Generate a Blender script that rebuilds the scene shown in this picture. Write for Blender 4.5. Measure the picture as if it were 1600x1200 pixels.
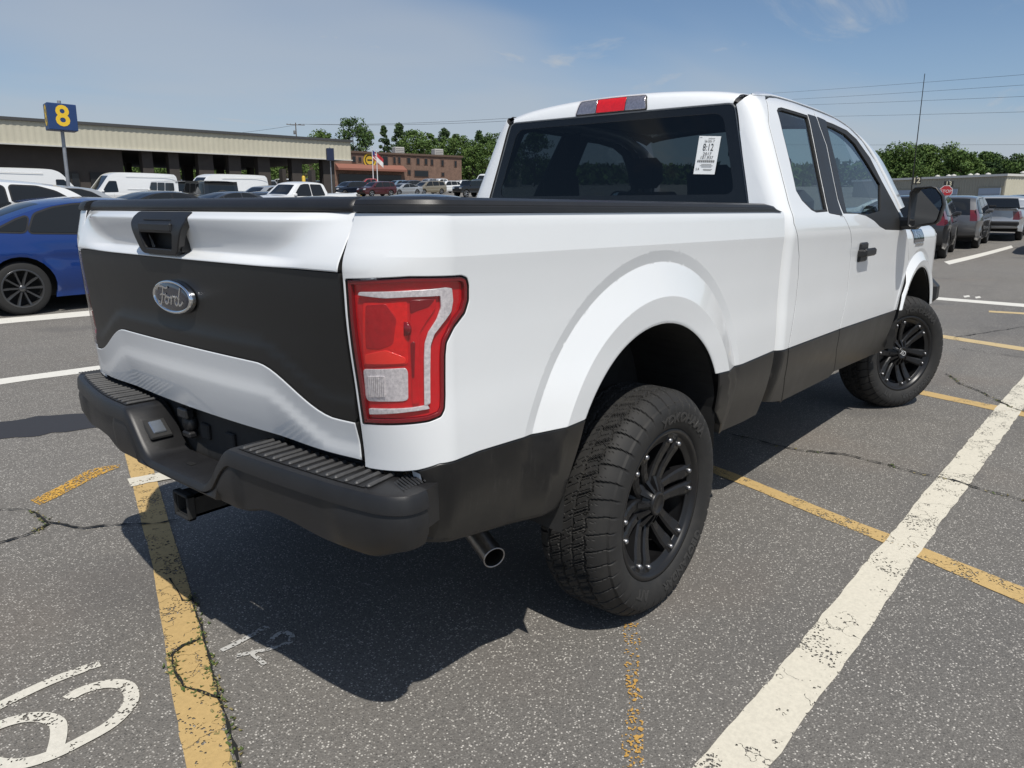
import bpy, bmesh, math, random
import numpy as np
from mathutils import Vector, Matrix
from mathutils.geometry import delaunay_2d_cdt

scene = bpy.context.scene
for o in list(bpy.data.objects): bpy.data.objects.remove(o)
COL = scene.collection
rnd = random.Random(7)
NR = np.random.default_rng(7)
R_ = math.radians

# ---------------------------------------------------------------- camera
CAM_P = np.array([-2.1145, -2.1177, 1.423])
YAW, PITCH, ROLL, FPX = R_(40.0124), R_(13.5353), R_(0.1285), 1142.48
def _axes():
    f = np.array([math.cos(YAW)*math.cos(PITCH), math.sin(YAW)*math.cos(PITCH), -math.sin(PITCH)])
    r = np.cross(f, [0, 0, 1]); r /= np.linalg.norm(r); u = np.cross(r, f)
    c, s = math.cos(ROLL), math.sin(ROLL)
    return f, c*r+s*u, -s*r+c*u
CF, CR, CU = _axes()
cam_d = bpy.data.cameras.new('camera'); cam = bpy.data.objects.new('camera', cam_d); COL.objects.link(cam)
M = Matrix.Identity(4)
for i in range(3):
    M[i][0], M[i][1], M[i][2], M[i][3] = CR[i], CU[i], -CF[i], CAM_P[i]
cam.matrix_world = M
cam_d.sensor_width = 36; cam_d.lens = 36*FPX/1600; cam_d.clip_start = 0.05; cam_d.clip_end = 6000
scene.camera = cam

# ---------------------------------------------------------------- world, sun, exposure
SUN_DIR = Vector((-0.30, -0.48, 1.0)).normalized()      # towards the sun, from the shadow of the truck
sun_el = math.asin(SUN_DIR.z); sun_az = math.atan2(SUN_DIR.x, SUN_DIR.y)   # clockwise from +Y
w = bpy.data.worlds.new('World'); scene.world = w; w.use_nodes = True
nt = w.node_tree; nt.nodes.clear()
def nd(t, typ, **kw):
    n = t.nodes.new(typ)
    for k, v in kw.items(): setattr(n, k, v)
    return n
sky = nd(nt, 'ShaderNodeTexSky', sky_type='NISHITA', sun_disc=False)
sky.sun_elevation = sun_el; sky.sun_rotation = sun_az
sky.air_density = 1.0; sky.dust_density = 0.4; sky.ozone_density = 3.5; sky.altitude = 200
# thin high cloud and a few small cumulus, mapped on a flat layer so that it compresses towards the horizon
tc = nd(nt, 'ShaderNodeTexCoord'); sep = nd(nt, 'ShaderNodeSeparateXYZ')
nt.links.new(tc.outputs['Generated'], sep.inputs[0])
zc = nd(nt, 'ShaderNodeMath', operation='MAXIMUM'); zc.inputs[1].default_value = 0.06
nt.links.new(sep.outputs['Z'], zc.inputs[0])
za = nd(nt, 'ShaderNodeMath', operation='ADD'); za.inputs[1].default_value = 0.10; nt.links.new(zc.outputs[0], za.inputs[0])
dv = nd(nt, 'ShaderNodeVectorMath', operation='DIVIDE')
cz = nd(nt, 'ShaderNodeCombineXYZ')
for k in range(3): nt.links.new(za.outputs[0], cz.inputs[k])
nt.links.new(tc.outputs['Generated'], dv.inputs[0]); nt.links.new(cz.outputs[0], dv.inputs[1])
mp = nd(nt, 'ShaderNodeMapping'); mp.inputs['Rotation'].default_value = (0, 0, R_(-38)); mp.inputs['Scale'].default_value = (0.55, 1.0, 0.0)
mp.inputs['Location'].default_value = (21.0, 3.0, 0)
nt.links.new(dv.outputs[0], mp.inputs[0])
def sky_noise(scale, det, rough, lo, hi, amt, dist=.3):
    nz = nd(nt, 'ShaderNodeTexNoise'); nz.inputs['Scale'].default_value = scale; nz.inputs['Detail'].default_value = det; nz.inputs['Roughness'].default_value = rough; nz.inputs['Distortion'].default_value = dist
    nt.links.new(mp.outputs[0], nz.inputs['Vector'])
    r = nd(nt, 'ShaderNodeMapRange', interpolation_type='SMOOTHSTEP'); r.inputs['From Min'].default_value = lo; r.inputs['From Max'].default_value = hi; r.inputs['To Max'].default_value = amt
    nt.links.new(nz.outputs['Fac'], r.inputs['Value']); return r.outputs[0]
veil = sky_noise(.34, 4, .5, .42, .62, .62); wisp = sky_noise(1.5, 8, .6, .53, .72, .85, .6)
mxc = nd(nt, 'ShaderNodeMath', operation='MAXIMUM'); nt.links.new(veil, mxc.inputs[0]); nt.links.new(wisp, mxc.inputs[1])
hz = nd(nt, 'ShaderNodeMapRange'); hz.inputs['From Min'].default_value = 0.0; hz.inputs['From Max'].default_value = 0.20
hz.inputs['To Min'].default_value = 0.70; hz.inputs['To Max'].default_value = 0.0
nt.links.new(sep.outputs['Z'], hz.inputs['Value'])
mxh = nd(nt, 'ShaderNodeMix', data_type='RGBA'); mxh.inputs['B'].default_value = (3.1, 4.1, 5.75, 1)
nt.links.new(hz.outputs[0], mxh.inputs['Factor']); nt.links.new(sky.outputs[0], mxh.inputs['A'])
mx = nd(nt, 'ShaderNodeMix', data_type='RGBA'); mx.inputs['B'].default_value = (4.9, 5.3, 5.8, 1)
nt.links.new(mxc.outputs[0], mx.inputs['Factor']); nt.links.new(mxh.outputs['Result'], mx.inputs['A'])
bg = nd(nt, 'ShaderNodeBackground'); bg.inputs['Strength'].default_value = 0.095
nt.links.new(mx.outputs['Result'], bg.inputs[0])
wo = nd(nt, 'ShaderNodeOutputWorld'); nt.links.new(bg.outputs[0], wo.inputs[0])
sl = bpy.data.lights.new('sun', 'SUN'); sl.energy = 4.2; sl.angle = R_(0.53); sl.color = (1.0, 0.955, 0.88)
so = bpy.data.objects.new('sun', sl); COL.objects.link(so)
so.rotation_euler = SUN_DIR.to_track_quat('Z', 'Y').to_euler(); so.location = (0, 0, 30)
vs = scene.view_settings
vs.view_transform = 'Standard'; vs.look = 'None'; vs.exposure = 0.0; vs.gamma = 1.0; vs.use_curve_mapping = False

# ---------------------------------------------------------------- pixel helpers (photo pixels, 1600 x 1200)
def ray(u, v): return CF+CR*((u-800)/FPX)+CU*((600-v)/FPX)
def hit(ax, c, u, v):
    d = ray(u, v); return CAM_P+d*((c-CAM_P[ax])/d[ax])
def proj(P):
    d = np.atleast_2d(P)-CAM_P; z = d@CF
    return np.stack([800+FPX*(d@CR)/z, 600-FPX*(d@CU)/z], 1)
def ground_z(x, y):
    x = np.asarray(x, float); y = np.asarray(y, float)
    return np.maximum(0.0, .028*2.0*np.logaddexp(0, (y-5.0)/2.0)+.030*4.0*np.logaddexp(0, (x-23.0)/4.0)-.0052)
def on_ground(u, v):
    d = ray(u, v); lo, t = 0.2, 0.2
    while t < 400:
        p = CAM_P+d*t
        if p[2] < ground_z(p[0], p[1]): break
        lo = t; t *= 1.02
    for _ in range(40):
        m = (lo+t)/2; p = CAM_P+d*m
        if p[2] < ground_z(p[0], p[1]): t = m
        else: lo = m
    return CAM_P+d*t
def at_dist(u, D, v=None):
    """ground point below pixel column u at horizontal distance D from the camera"""
    d = ray(u, 322.0 if v is None else v); h = math.hypot(d[0], d[1])
    x, y = CAM_P[0]+d[0]/h*D, CAM_P[1]+d[1]/h*D
    return np.array([x, y, float(ground_z(x, y))])

# ---------------------------------------------------------------- materials
MATS = {}
def mat(name, base=(.5, .5, .5), rough=.5, metal=0.0, coat=0.0, spec=.5, noise=0.0, nscale=6.0, bump=0.0, bscale=200.0, rvar=0.0, coat_rough=.03, emit=None, ostr=0, sheen=0, dirt=None):
    if name in MATS: return MATS[name]
    m = bpy.data.materials.new(name); m.use_nodes = True; t = m.node_tree; b = t.nodes['Principled BSDF']
    b.inputs['Base Color'].default_value = (*base, 1); b.inputs['Roughness'].default_value = rough; b.inputs['Metallic'].default_value = metal
    b.inputs['Coat Weight'].default_value = coat; b.inputs['Coat Roughness'].default_value = coat_rough; b.inputs['Specular IOR Level'].default_value = spec
    tcn = nd(t, 'ShaderNodeTexCoord')
    if noise or dirt:
        n = nd(t, 'ShaderNodeTexNoise'); n.inputs['Scale'].default_value = nscale; n.inputs['Detail'].default_value = 6; n.inputs['Roughness'].default_value = .65
        t.links.new(tcn.outputs['Object'], n.inputs['Vector'])
        x = nd(t, 'ShaderNodeMix', data_type='RGBA')
        lo = tuple(c*(1-noise) for c in base); hi = dirt if dirt else tuple(min(1, c*(1+noise)) for c in base)
        x.inputs['A'].default_value = (*lo, 1); x.inputs['B'].default_value = (*hi, 1)
        r = nd(t, 'ShaderNodeMapRange'); r.inputs['From Min'].default_value = .3 if not dirt else .45; r.inputs['From Max'].default_value = .7 if not dirt else .85
        t.links.new(n.outputs['Fac'], r.inputs['Value']); t.links.new(r.outputs[0], x.inputs['Factor']); t.links.new(x.outputs['Result'], b.inputs['Base Color'])
        if rvar:
            rr = nd(t, 'ShaderNodeMapRange'); rr.inputs['To Min'].default_value = max(0, rough-rvar); rr.inputs['To Max'].default_value = min(1, rough+rvar)
            t.links.new(n.outputs['Fac'], rr.inputs['Value']); t.links.new(rr.outputs[0], b.inputs['Roughness'])
    if bump:
        n2 = nd(t, 'ShaderNodeTexNoise'); n2.inputs['Scale'].default_value = bscale; n2.inputs['Detail'].default_value = 3
        t.links.new(tcn.outputs['Object'], n2.inputs['Vector'])
        bp = nd(t, 'ShaderNodeBump'); bp.inputs['Strength'].default_value = bump; bp.inputs['Distance'].default_value = .001
        t.links.new(n2.outputs['Fac'], bp.inputs['Height']); t.links.new(bp.outputs[0], b.inputs['Normal'])
    if emit: b.inputs['Emission Color'].default_value = (*emit, 1); b.inputs['Emission Strength'].default_value = ostr
    MATS[name] = m; return m
def glass_mat(name, tint=(.3, .3, .3), rough=0.0, ior=1.5):
    if name in MATS: return MATS[name]
    m = bpy.data.materials.new(name); m.use_nodes = True; t = m.node_tree; t.nodes.clear()
    tr = nd(t, 'ShaderNodeBsdfTransparent'); tr.inputs[0].default_value = (*tint, 1)
    gl = nd(t, 'ShaderNodeBsdfGlossy'); gl.inputs['Roughness'].default_value = rough
    ge = nd(t, 'ShaderNodeNewGeometry'); dt = nd(t, 'ShaderNodeVectorMath', operation='DOT_PRODUCT'); t.links.new(ge.outputs['Incoming'], dt.inputs[0]); t.links.new(ge.outputs['Normal'], dt.inputs[1])
    ab = nd(t, 'ShaderNodeMath', operation='ABSOLUTE'); t.links.new(dt.outputs['Value'], ab.inputs[0])
    om = nd(t, 'ShaderNodeMath', operation='SUBTRACT'); om.inputs[0].default_value = 1.0; t.links.new(ab.outputs[0], om.inputs[1])
    pw = nd(t, 'ShaderNodeMath', operation='POWER'); pw.inputs[1].default_value = 5.0; t.links.new(om.outputs[0], pw.inputs[0])
    f0 = ((ior-1)/(ior+1))**2; fr = nd(t, 'ShaderNodeMapRange'); fr.inputs['To Min'].default_value = f0; fr.inputs['To Max'].default_value = 1.0; t.links.new(pw.outputs[0], fr.inputs['Value'])
    mx = nd(t, 'ShaderNodeMixShader'); t.links.new(fr.outputs[0], mx.inputs[0]); t.links.new(tr.outputs[0], mx.inputs[1]); t.links.new(gl.outputs[0], mx.inputs[2])
    o = nd(t, 'ShaderNodeOutputMaterial'); t.links.new(mx.outputs[0], o.inputs[0])
    MATS[name] = m; return m

# ---------------------------------------------------------------- object helpers
def link(o, parent=None):
    COL.objects.link(o)
    if parent is not None: o.parent = parent
    return o
def empty(name, loc=(0, 0, 0), rz=0.0, parent=None):
    o = bpy.data.objects.new(name, None); o.empty_display_size = .2
    o.location = loc; o.rotation_euler = (0, 0, rz); return link(o, parent)
def tag(o, label=None, cat=None, group=None, kind=None):
    if label: o['label'] = label
    if cat: o['category'] = cat
    if group: o['group'] = group
    if kind: o['kind'] = kind
    return o
def mesh_data(name, V, Fc, mats, smooth=False, fm=None, normals=None):
    me = bpy.data.meshes.new(name)
    me.from_pydata([tuple(map(float, v)) for v in V], [], [tuple(map(int, f)) for f in Fc])
    for m in (mats if isinstance(mats, (list, tuple)) else [mats]): me.materials.append(m)
    if fm is not None: me.polygons.foreach_set('material_index', np.asarray(fm, dtype=np.int32))
    me.polygons.foreach_set('use_smooth', np.full(len(me.polygons), bool(smooth) if not hasattr(smooth, '__len__') else True))
    if hasattr(smooth, '__len__'): me.polygons.foreach_set('use_smooth', np.asarray(smooth, dtype=bool))
    me.update()
    if normals is not None: me.normals_split_custom_set_from_vertices([tuple(n) for n in normals])
    return me
def mobj(name, V, Fc, mats, parent=None, smooth=False, fm=None, normals=None):
    return link(bpy.data.objects.new(name, mesh_data(name, V, Fc, mats, smooth, fm, normals)), parent)
class MB:
    """collects simple solids into ONE mesh"""
    def __init__(s): s.V = []; s.F = []; s.S = []; s.M = []
    def add(s, V, Fc, smooth=False, m=0):
        b = len(s.V); s.V += [tuple(map(float, v)) for v in V]; s.F += [tuple(i+b for i in f) for f in Fc]
        s.S += [smooth]*len(Fc); s.M += [m]*len(Fc); return s
    def box(s, c, d, rot=None, bev=0.0, m=0):
        x, y, z = d[0]/2, d[1]/2, d[2]/2
        if bev <= 0:
            V = [(i*x, j*y, k*z) for i in (-1, 1) for j in (-1, 1) for k in (-1, 1)]
            Fc = [(0, 1, 3, 2), (4, 6, 7, 5), (0, 4, 5, 1), (2, 3, 7, 6), (0, 2, 6, 4), (1, 5, 7, 3)]
        else:
            b = min(bev, x*.95, y*.95, z*.95); V = []; idx = {}
            for i in (-1, 1):
                for j in (-1, 1):
                    for k in (-1, 1):
                        for ax in range(3):
                            e = [b, b, b]; e[ax] = 0
                            idx[(i, j, k, ax)] = len(V); V.append((i*(x-e[0]), j*(y-e[1]), k*(z-e[2])))
            Fc = []
            for ax in range(3):
                for sg in (-1, 1):
                    o1, o2 = [(1, 2), (2, 0), (0, 1)][ax]; f = []
                    for a, bb in ((-1, -1), (1, -1), (1, 1), (-1, 1)):
                        t = [0, 0, 0]; t[ax] = sg; t[o1] = a; t[o2] = bb; f.append(idx[(*t, ax)])
                    Fc.append(tuple(f if sg > 0 else f[::-1]))
            for ax in range(3):
                o1, o2 = [(1, 2), (2, 0), (0, 1)][ax]
                for a in (-1, 1):
                    for bb in (-1, 1):
                        f = []
                        for e, axx in ((-1, o1), (1, o1), (1, o2), (-1, o2)):
                            t = [0, 0, 0]; t[ax] = e; t[o1] = a; t[o2] = bb; f.append(idx[(*t, axx)])
                        Fc.append(tuple(f if a*bb > 0 else f[::-1]))
            for i in (-1, 1):
                for j in (-1, 1):
                    for k in (-1, 1):
                        f = [idx[(i, j, k, a)] for a in range(3)]
                        Fc.append(tuple(f if i*j*k > 0 else f[::-1]))
        V = np.array(V)
        if rot is not None: V = V@np.array(rot.to_3x3()).T
        return s.add(V+np.array(c), Fc, False, m)
    def tube(s, pts, r, seg=12, cap=True, m=0, closed=False, smooth=True):
        P = np.array(pts, float); n = len(P); rr = np.broadcast_to(np.asarray(r, float), (n,))
        T = np.gradient(P, axis=0); T /= np.linalg.norm(T, axis=1)[:, None]+1e-12
        up = np.array([0, 0, 1.]) if abs(T[0][2]) < .9 else np.array([1., 0, 0]); V = []
        for i in range(n):
            a = np.cross(T[i], up); a /= np.linalg.norm(a)+1e-12; b = np.cross(T[i], a); up = -b if False else up
            for k in range(seg):
                th = 2*math.pi*k/seg; V.append(P[i]+rr[i]*(math.cos(th)*a+math.sin(th)*b))
        Fc = [(i*seg+k, (i+1)*seg+k, (i+1)*seg+(k+1) % seg, i*seg+(k+1) % seg) for i in range(n-1) for k in range(seg)]
        s.add(V, Fc, smooth, m)
        if cap:
            s.add(V[:seg], [tuple(range(seg))], False, m); s.add(V[-seg:], [tuple(range(seg))[::-1]], False, m)
        return s
    def lathe(s, prof, seg=48, axis='y', c=(0, 0, 0), smooth=True, m=0, a0=0., a1=2*math.pi):
        """prof: (r, h) pairs around an axis"""
        full = abs(a1-a0-2*math.pi) < 1e-6; nseg = seg if full else seg+1; V = []
        for r, h in prof:
            for k in range(nseg):
                th = a0+(a1-a0)*k/seg; ca, sa = r*math.cos(th), r*math.sin(th)
                V.append((ca, h, sa) if axis == 'y' else ((ca, sa, h) if axis == 'z' else (h, ca, sa)))
        Fc = []
        for i in range(len(prof)-1):
            for k in range(seg):
                k2 = (k+1) % nseg if full else k+1
                Fc.append((i*nseg+k, i*nseg+k2, (i+1)*nseg+k2, (i+1)*nseg+k))
        return s.add(np.array(V)+np.array(c), Fc, smooth, m)
    def prism(s, poly, h0, h1, axis='z', m=0):
        """closed 2-D polygon extruded along an axis"""
        n = len(poly)
        def P(p, h): return {'z': (p[0], p[1], h), 'y': (p[0], h, p[1]), 'x': (h, p[0], p[1])}[axis]
        V = [P(p, h0) for p in poly]+[P(p, h1) for p in poly]
        Fc = [tuple(range(n)), tuple(range(2*n-1, n-1, -1))]+[(i, i+n, (i+1) % n+n, (i+1) % n) for i in range(n)]
        return s.add(V, Fc, False, m)
    def xf(s, mtx):
        V = np.array(s.V)@np.array(mtx.to_3x3()).T+np.array(mtx.translation); s.V = [tuple(v) for v in V]; return s
    def build(s, name, mats, parent=None):
        me = mesh_data(name, s.V, s.F, mats, s.S, s.M)
        bm = bmesh.new(); bm.from_mesh(me); bmesh.ops.recalc_face_normals(bm, faces=bm.faces); bm.to_mesh(me); bm.free()
        return link(bpy.data.objects.new(name, me), parent)

def resample(L, h, closed=True):
    L = np.asarray(L, float); out = []
    n = len(L)
    for i in range(n if closed else n-1):
        a, b = L[i], L[(i+1) % n]; k = max(1, int(math.ceil(np.linalg.norm(b-a)/h)))
        for j in range(k): out.append(a+(b-a)*j/k)
    if not closed: out.append(L[-1])
    return np.array(out)
def smooth_line(P, n=40, closed=False):
    """Catmull-Rom through points"""
    P = np.asarray(P, float); m = len(P)
    if closed: Q = np.vstack([P[-1], P, P[0], P[1]]); k = m
    else: Q = np.vstack([2*P[0]-P[1], P, 2*P[-1]-P[-2]]); k = m-1
    out = []
    per = max(2, n//k)
    for i in range(k):
        p0, p1, p2, p3 = Q[i:i+4]
        for j in range(per):
            t = j/per
            out.append(.5*((2*p1)+(-p0+p2)*t+(2*p0-5*p1+4*p2-p3)*t*t+(-p0+3*p1-3*p2+p3)*t**3))
    if not closed: out.append(P[-1])
    return np.array(out)
def round_poly(P, r, n=5):
    """polygon with rounded corners (r a number or one per corner)"""
    P = np.asarray(P, float); m = len(P); out = []
    for i in range(m):
        a, b, c = P[i-1], P[i], P[(i+1) % m]; ri = r[i] if hasattr(r, '__len__') else r
        if ri <= 0: out.append(b); continue
        d1 = (a-b)/np.linalg.norm(a-b); d2 = (c-b)/np.linalg.norm(c-b)
        q = min(ri, .48*np.linalg.norm(a-b), .48*np.linalg.norm(c-b)); s, e = b+d1*q, b+d2*q
        for k in range(n+1):
            t = k/n; out.append((1-t)**2*s+2*t*(1-t)*b+t*t*e)
    return np.array(out)
def area2(L): x, y = L[:, 0], L[:, 1]; return .5*np.sum(x*np.roll(y, -1)-y*np.roll(x, -1))
def inside(Q, loops):
    c = np.zeros(len(Q), bool)
    for L in loops:
        x0, y0 = L[:, 0], L[:, 1]; x1, y1 = np.roll(x0, -1), np.roll(y0, -1)
        cond = (y0[None] > Q[:, 1:2]) != (y1[None] > Q[:, 1:2])
        with np.errstate(divide='ignore', invalid='ignore'):
            xi = (x1-x0)[None]*(Q[:, 1:2]-y0[None])/(y1-y0)[None]+x0[None]
        c ^= (np.sum(cond & (Q[:, 0:1] < xi), axis=1) % 2).astype(bool)
    return c
def inset(L, d):
    """move a dense closed loop inwards by d"""
    t = np.roll(L, -1, 0)-np.roll(L, 1, 0); t /= np.linalg.norm(t, axis=1)[:, None]+1e-12
    n = np.stack([-t[:, 1], t[:, 0]], 1)*(1 if area2(L) > 0 else -1)
    return L+n*d
def snormal(S, uv, hint):
    e = 1e-4
    du = S(uv+[e, 0])-S(uv-[e, 0]); dw = S(uv+[0, e])-S(uv-[0, e]); n = np.cross(du, dw)
    n /= np.linalg.norm(n, axis=1)[:, None]+1e-15
    if np.sum(n@np.asarray(hint, float)) < 0: n = -n
    return n
def panel(name, loops, S, mats, parent, hint, h=.03, he=None, depth=.02, hem=.002, offset=0.0, as_data=False, back=False, feat=()):
    """sheet-metal panel: the region inside 2-D loops, laid on the surface S(u,v), with rolled edges and thickness"""
    he = he or h*.6
    loops = [resample(L, he) for L in loops]
    L0 = [inset(L, hem if i == 0 else -hem) for i, L in enumerate(loops)] if hem > 0 else loops
    allp = np.vstack(L0); lo, hi = allp.min(0), allp.max(0)
    gx = np.arange(lo[0]+h/2, hi[0], h); gy = np.arange(lo[1]+h/2, hi[1], h)
    G = np.stack(np.meshgrid(gx, gy), -1).reshape(-1, 2)
    if len(G):
        G = G[inside(G, L0)]
        if len(G):
            dmin = np.full(len(G), 9.)
            for i in range(0, len(G), 2000):
                dmin[i:i+2000] = np.sqrt(((G[i:i+2000, None]-allp[None])**2).sum(-1)).min(1)
            G = G[dmin > h*.45]
    fpts = [np.asarray(f, float) for f in feat]; fpts = [f[inside(f, L0)] for f in fpts]
    fpts = [f[np.array([np.sqrt(((q-allp)**2).sum(-1)).min() > h*.3 for q in f])] if len(f) else f for f in fpts]
    fall = np.vstack([f for f in fpts if len(f)]) if any(len(f) for f in fpts) else None
    if fall is not None and len(G):
        keep = np.ones(len(G), bool)
        for i in range(0, len(G), 2000): keep[i:i+2000] = np.sqrt(((G[i:i+2000, None]-fall[None])**2).sum(-1)).min(1) > h*.35
        G = G[keep]
    pts = np.vstack([allp, G]) if len(G) else allp
    if fall is not None: pts = np.vstack([pts, fall])
    edges = []; b = 0
    for L in L0:
        n = len(L); edges += [(b+i, b+(i+1) % n) for i in range(n)]; b += n
    rv, re, rf, ov, oe, of = delaunay_2d_cdt([Vector(p) for p in pts], edges, [], 0, 1e-7)
    UV = np.array([tuple(v) for v in rv]); T = np.array([f for f in rf if len(f) == 3])
    T = T[inside(UV[T].mean(1), L0)]
    N = snormal(S, UV, hint); V = S(UV)+N*offset
    tri_n = np.cross(V[T[:, 1]]-V[T[:, 0]], V[T[:, 2]]-V[T[:, 0]])
    if np.sum(tri_n*N[T[:, 0]]) < 0: T = T[:, ::-1]
    Vs, Ns, Fs = [V], [N], [tuple(t) for t in T]; base = len(V); FMs = [0]*len(Fs)
    if back:
        Vs.append(V-N*depth); Ns.append(-N); Fs += [tuple(int(i)+base for i in t[::-1]) for t in T]; base += len(V); FMs += [0]*len(T)
    if depth > 0:
        for i, (L, Li) in enumerate(zip(loops, L0)):
            n = len(L); Nn = snormal(S, Li, hint); P0 = S(Li)+Nn*offset
            out = S(L)-S(inset(L, .002 if i == 0 else -.002)); out /= np.linalg.norm(out, axis=1)[:, None]+1e-12
            P1 = S(L)+Nn*(offset-hem); P2 = S(L)+Nn*(offset-depth)
            mid = Nn+out; mid /= np.linalg.norm(mid, axis=1)[:, None]
            rings = [(P0, Nn), (P1, mid if hem > 0 else out), (P1, out), (P2, out)] if hem > 0 else [(P0, out), (P2, out)]
            ids = []
            for P, nn in rings:
                Vs.append(P); Ns.append(nn); ids.append(base); base += n
            for a, c in ([(0, 1), (2, 3)] if hem > 0 else [(0, 1)]):
                A, C = ids[a], ids[c]
                for k in range(n):
                    k2 = (k+1) % n; Fs.append((A+k, A+k2, C+k2, C+k)); FMs.append(1 if a == 2 else 0)
    V = np.vstack(Vs); N = np.vstack(Ns)
    # consistent winding with the wanted normals
    F2 = []
    for f in Fs:
        a = V[list(f)]; nn = np.cross(a[1]-a[0], a[2]-a[0])
        F2.append(f if nn@N[f[0]] >= 0 else f[::-1])
    dark = MATS.get('shut_gap_black')
    if dark and mats is MATS.get('white_paint'): return mobj(name, V, F2, [mats, dark], parent, True, FMs, N)
    if as_data: return mesh_data(name, V, F2, mats, True, None, N)
    return mobj(name, V, F2, mats, parent, True, None, N)
def pix2uv(S, px, guess):
    uv = np.array([guess], float); px = np.array(px, float)
    for _ in range(25):
        r = proj(S(uv))[0]-px; e = 1e-4
        J = np.stack([(proj(S(uv+[e, 0]))[0]-proj(S(uv))[0])/e, (proj(S(uv+[0, e]))[0]-proj(S(uv))[0])/e], 1)
        st = np.linalg.lstsq(J, -r, rcond=None)[0]; k = np.linalg.norm(st)
        if k > .15: st *= .15/k
        uv = uv+st
        if k < 1e-6: break
    return uv[0]
def pixline(S, pts, guess):
    out = []; g = guess
    for p in pts: g = pix2uv(S, p, g); out.append(g)
    return np.array(out)
def text_geo(txt, size, font_scale_x=1.0, res=3, bold=0.0):
    c = bpy.data.curves.new('txt', 'FONT'); c.body = txt; c.size = size; c.align_x = 'CENTER'; c.align_y = 'CENTER'; c.resolution_u = res; c.offset = bold*size
    o = bpy.data.objects.new('txt', c); COL.objects.link(o)
    dg = bpy.context.evaluated_depsgraph_get(); dg.update()
    me = o.evaluated_get(dg).to_mesh()
    V = np.array([tuple(v.co) for v in me.vertices]); Fc = [tuple(p.vertices) for p in me.polygons]
    o.evaluated_get(dg).to_mesh_clear(); bpy.data.objects.remove(o); bpy.data.curves.remove(c)
    if len(V): V[:, 0] *= font_scale_x
    return V, Fc
def stroke_geo(P, wd, taper=True):
    """flat ribbon along a 2-D polyline; returns 2-D verts and quads"""
    P = np.asarray(P, float); t = np.gradient(P, axis=0); t /= np.linalg.norm(t, axis=1)[:, None]+1e-12
    n = np.stack([-t[:, 1], t[:, 0]], 1); ww = np.broadcast_to(np.asarray(wd, float), (len(P),))[:, None]/2
    V = np.vstack([P+n*ww, P-n*ww]); k = len(P)
    return V, [(i, i+1, i+1+k, i+k) for i in range(k-1)]
def sstep(a, b, x): t = np.clip((np.asarray(x, float)-a)/(b-a), 0, 1); return t*t*(3-2*t)
def cr_interp(x, xs, ys):
    """smooth (monotone cubic) interpolation"""
    xs = np.asarray(xs, float); ys = np.asarray(ys, float); x = np.clip(np.asarray(x, float), xs[0], xs[-1])
    d = np.diff(ys)/np.diff(xs); m = np.concatenate([[d[0]], (d[1:]+d[:-1])/2, [d[-1]]])
    m[1:-1] = np.where(d[1:]*d[:-1] <= 0, 0, m[1:-1])
    i = np.clip(np.searchsorted(xs, x)-1, 0, len(xs)-2); hh = xs[i+1]-xs[i]; t = (x-xs[i])/hh
    return (2*t**3-3*t**2+1)*ys[i]+(t**3-2*t**2+t)*hh*m[i]+(-2*t**3+3*t**2)*ys[i+1]+(t**3-t**2)*hh*m[i+1]

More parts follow.
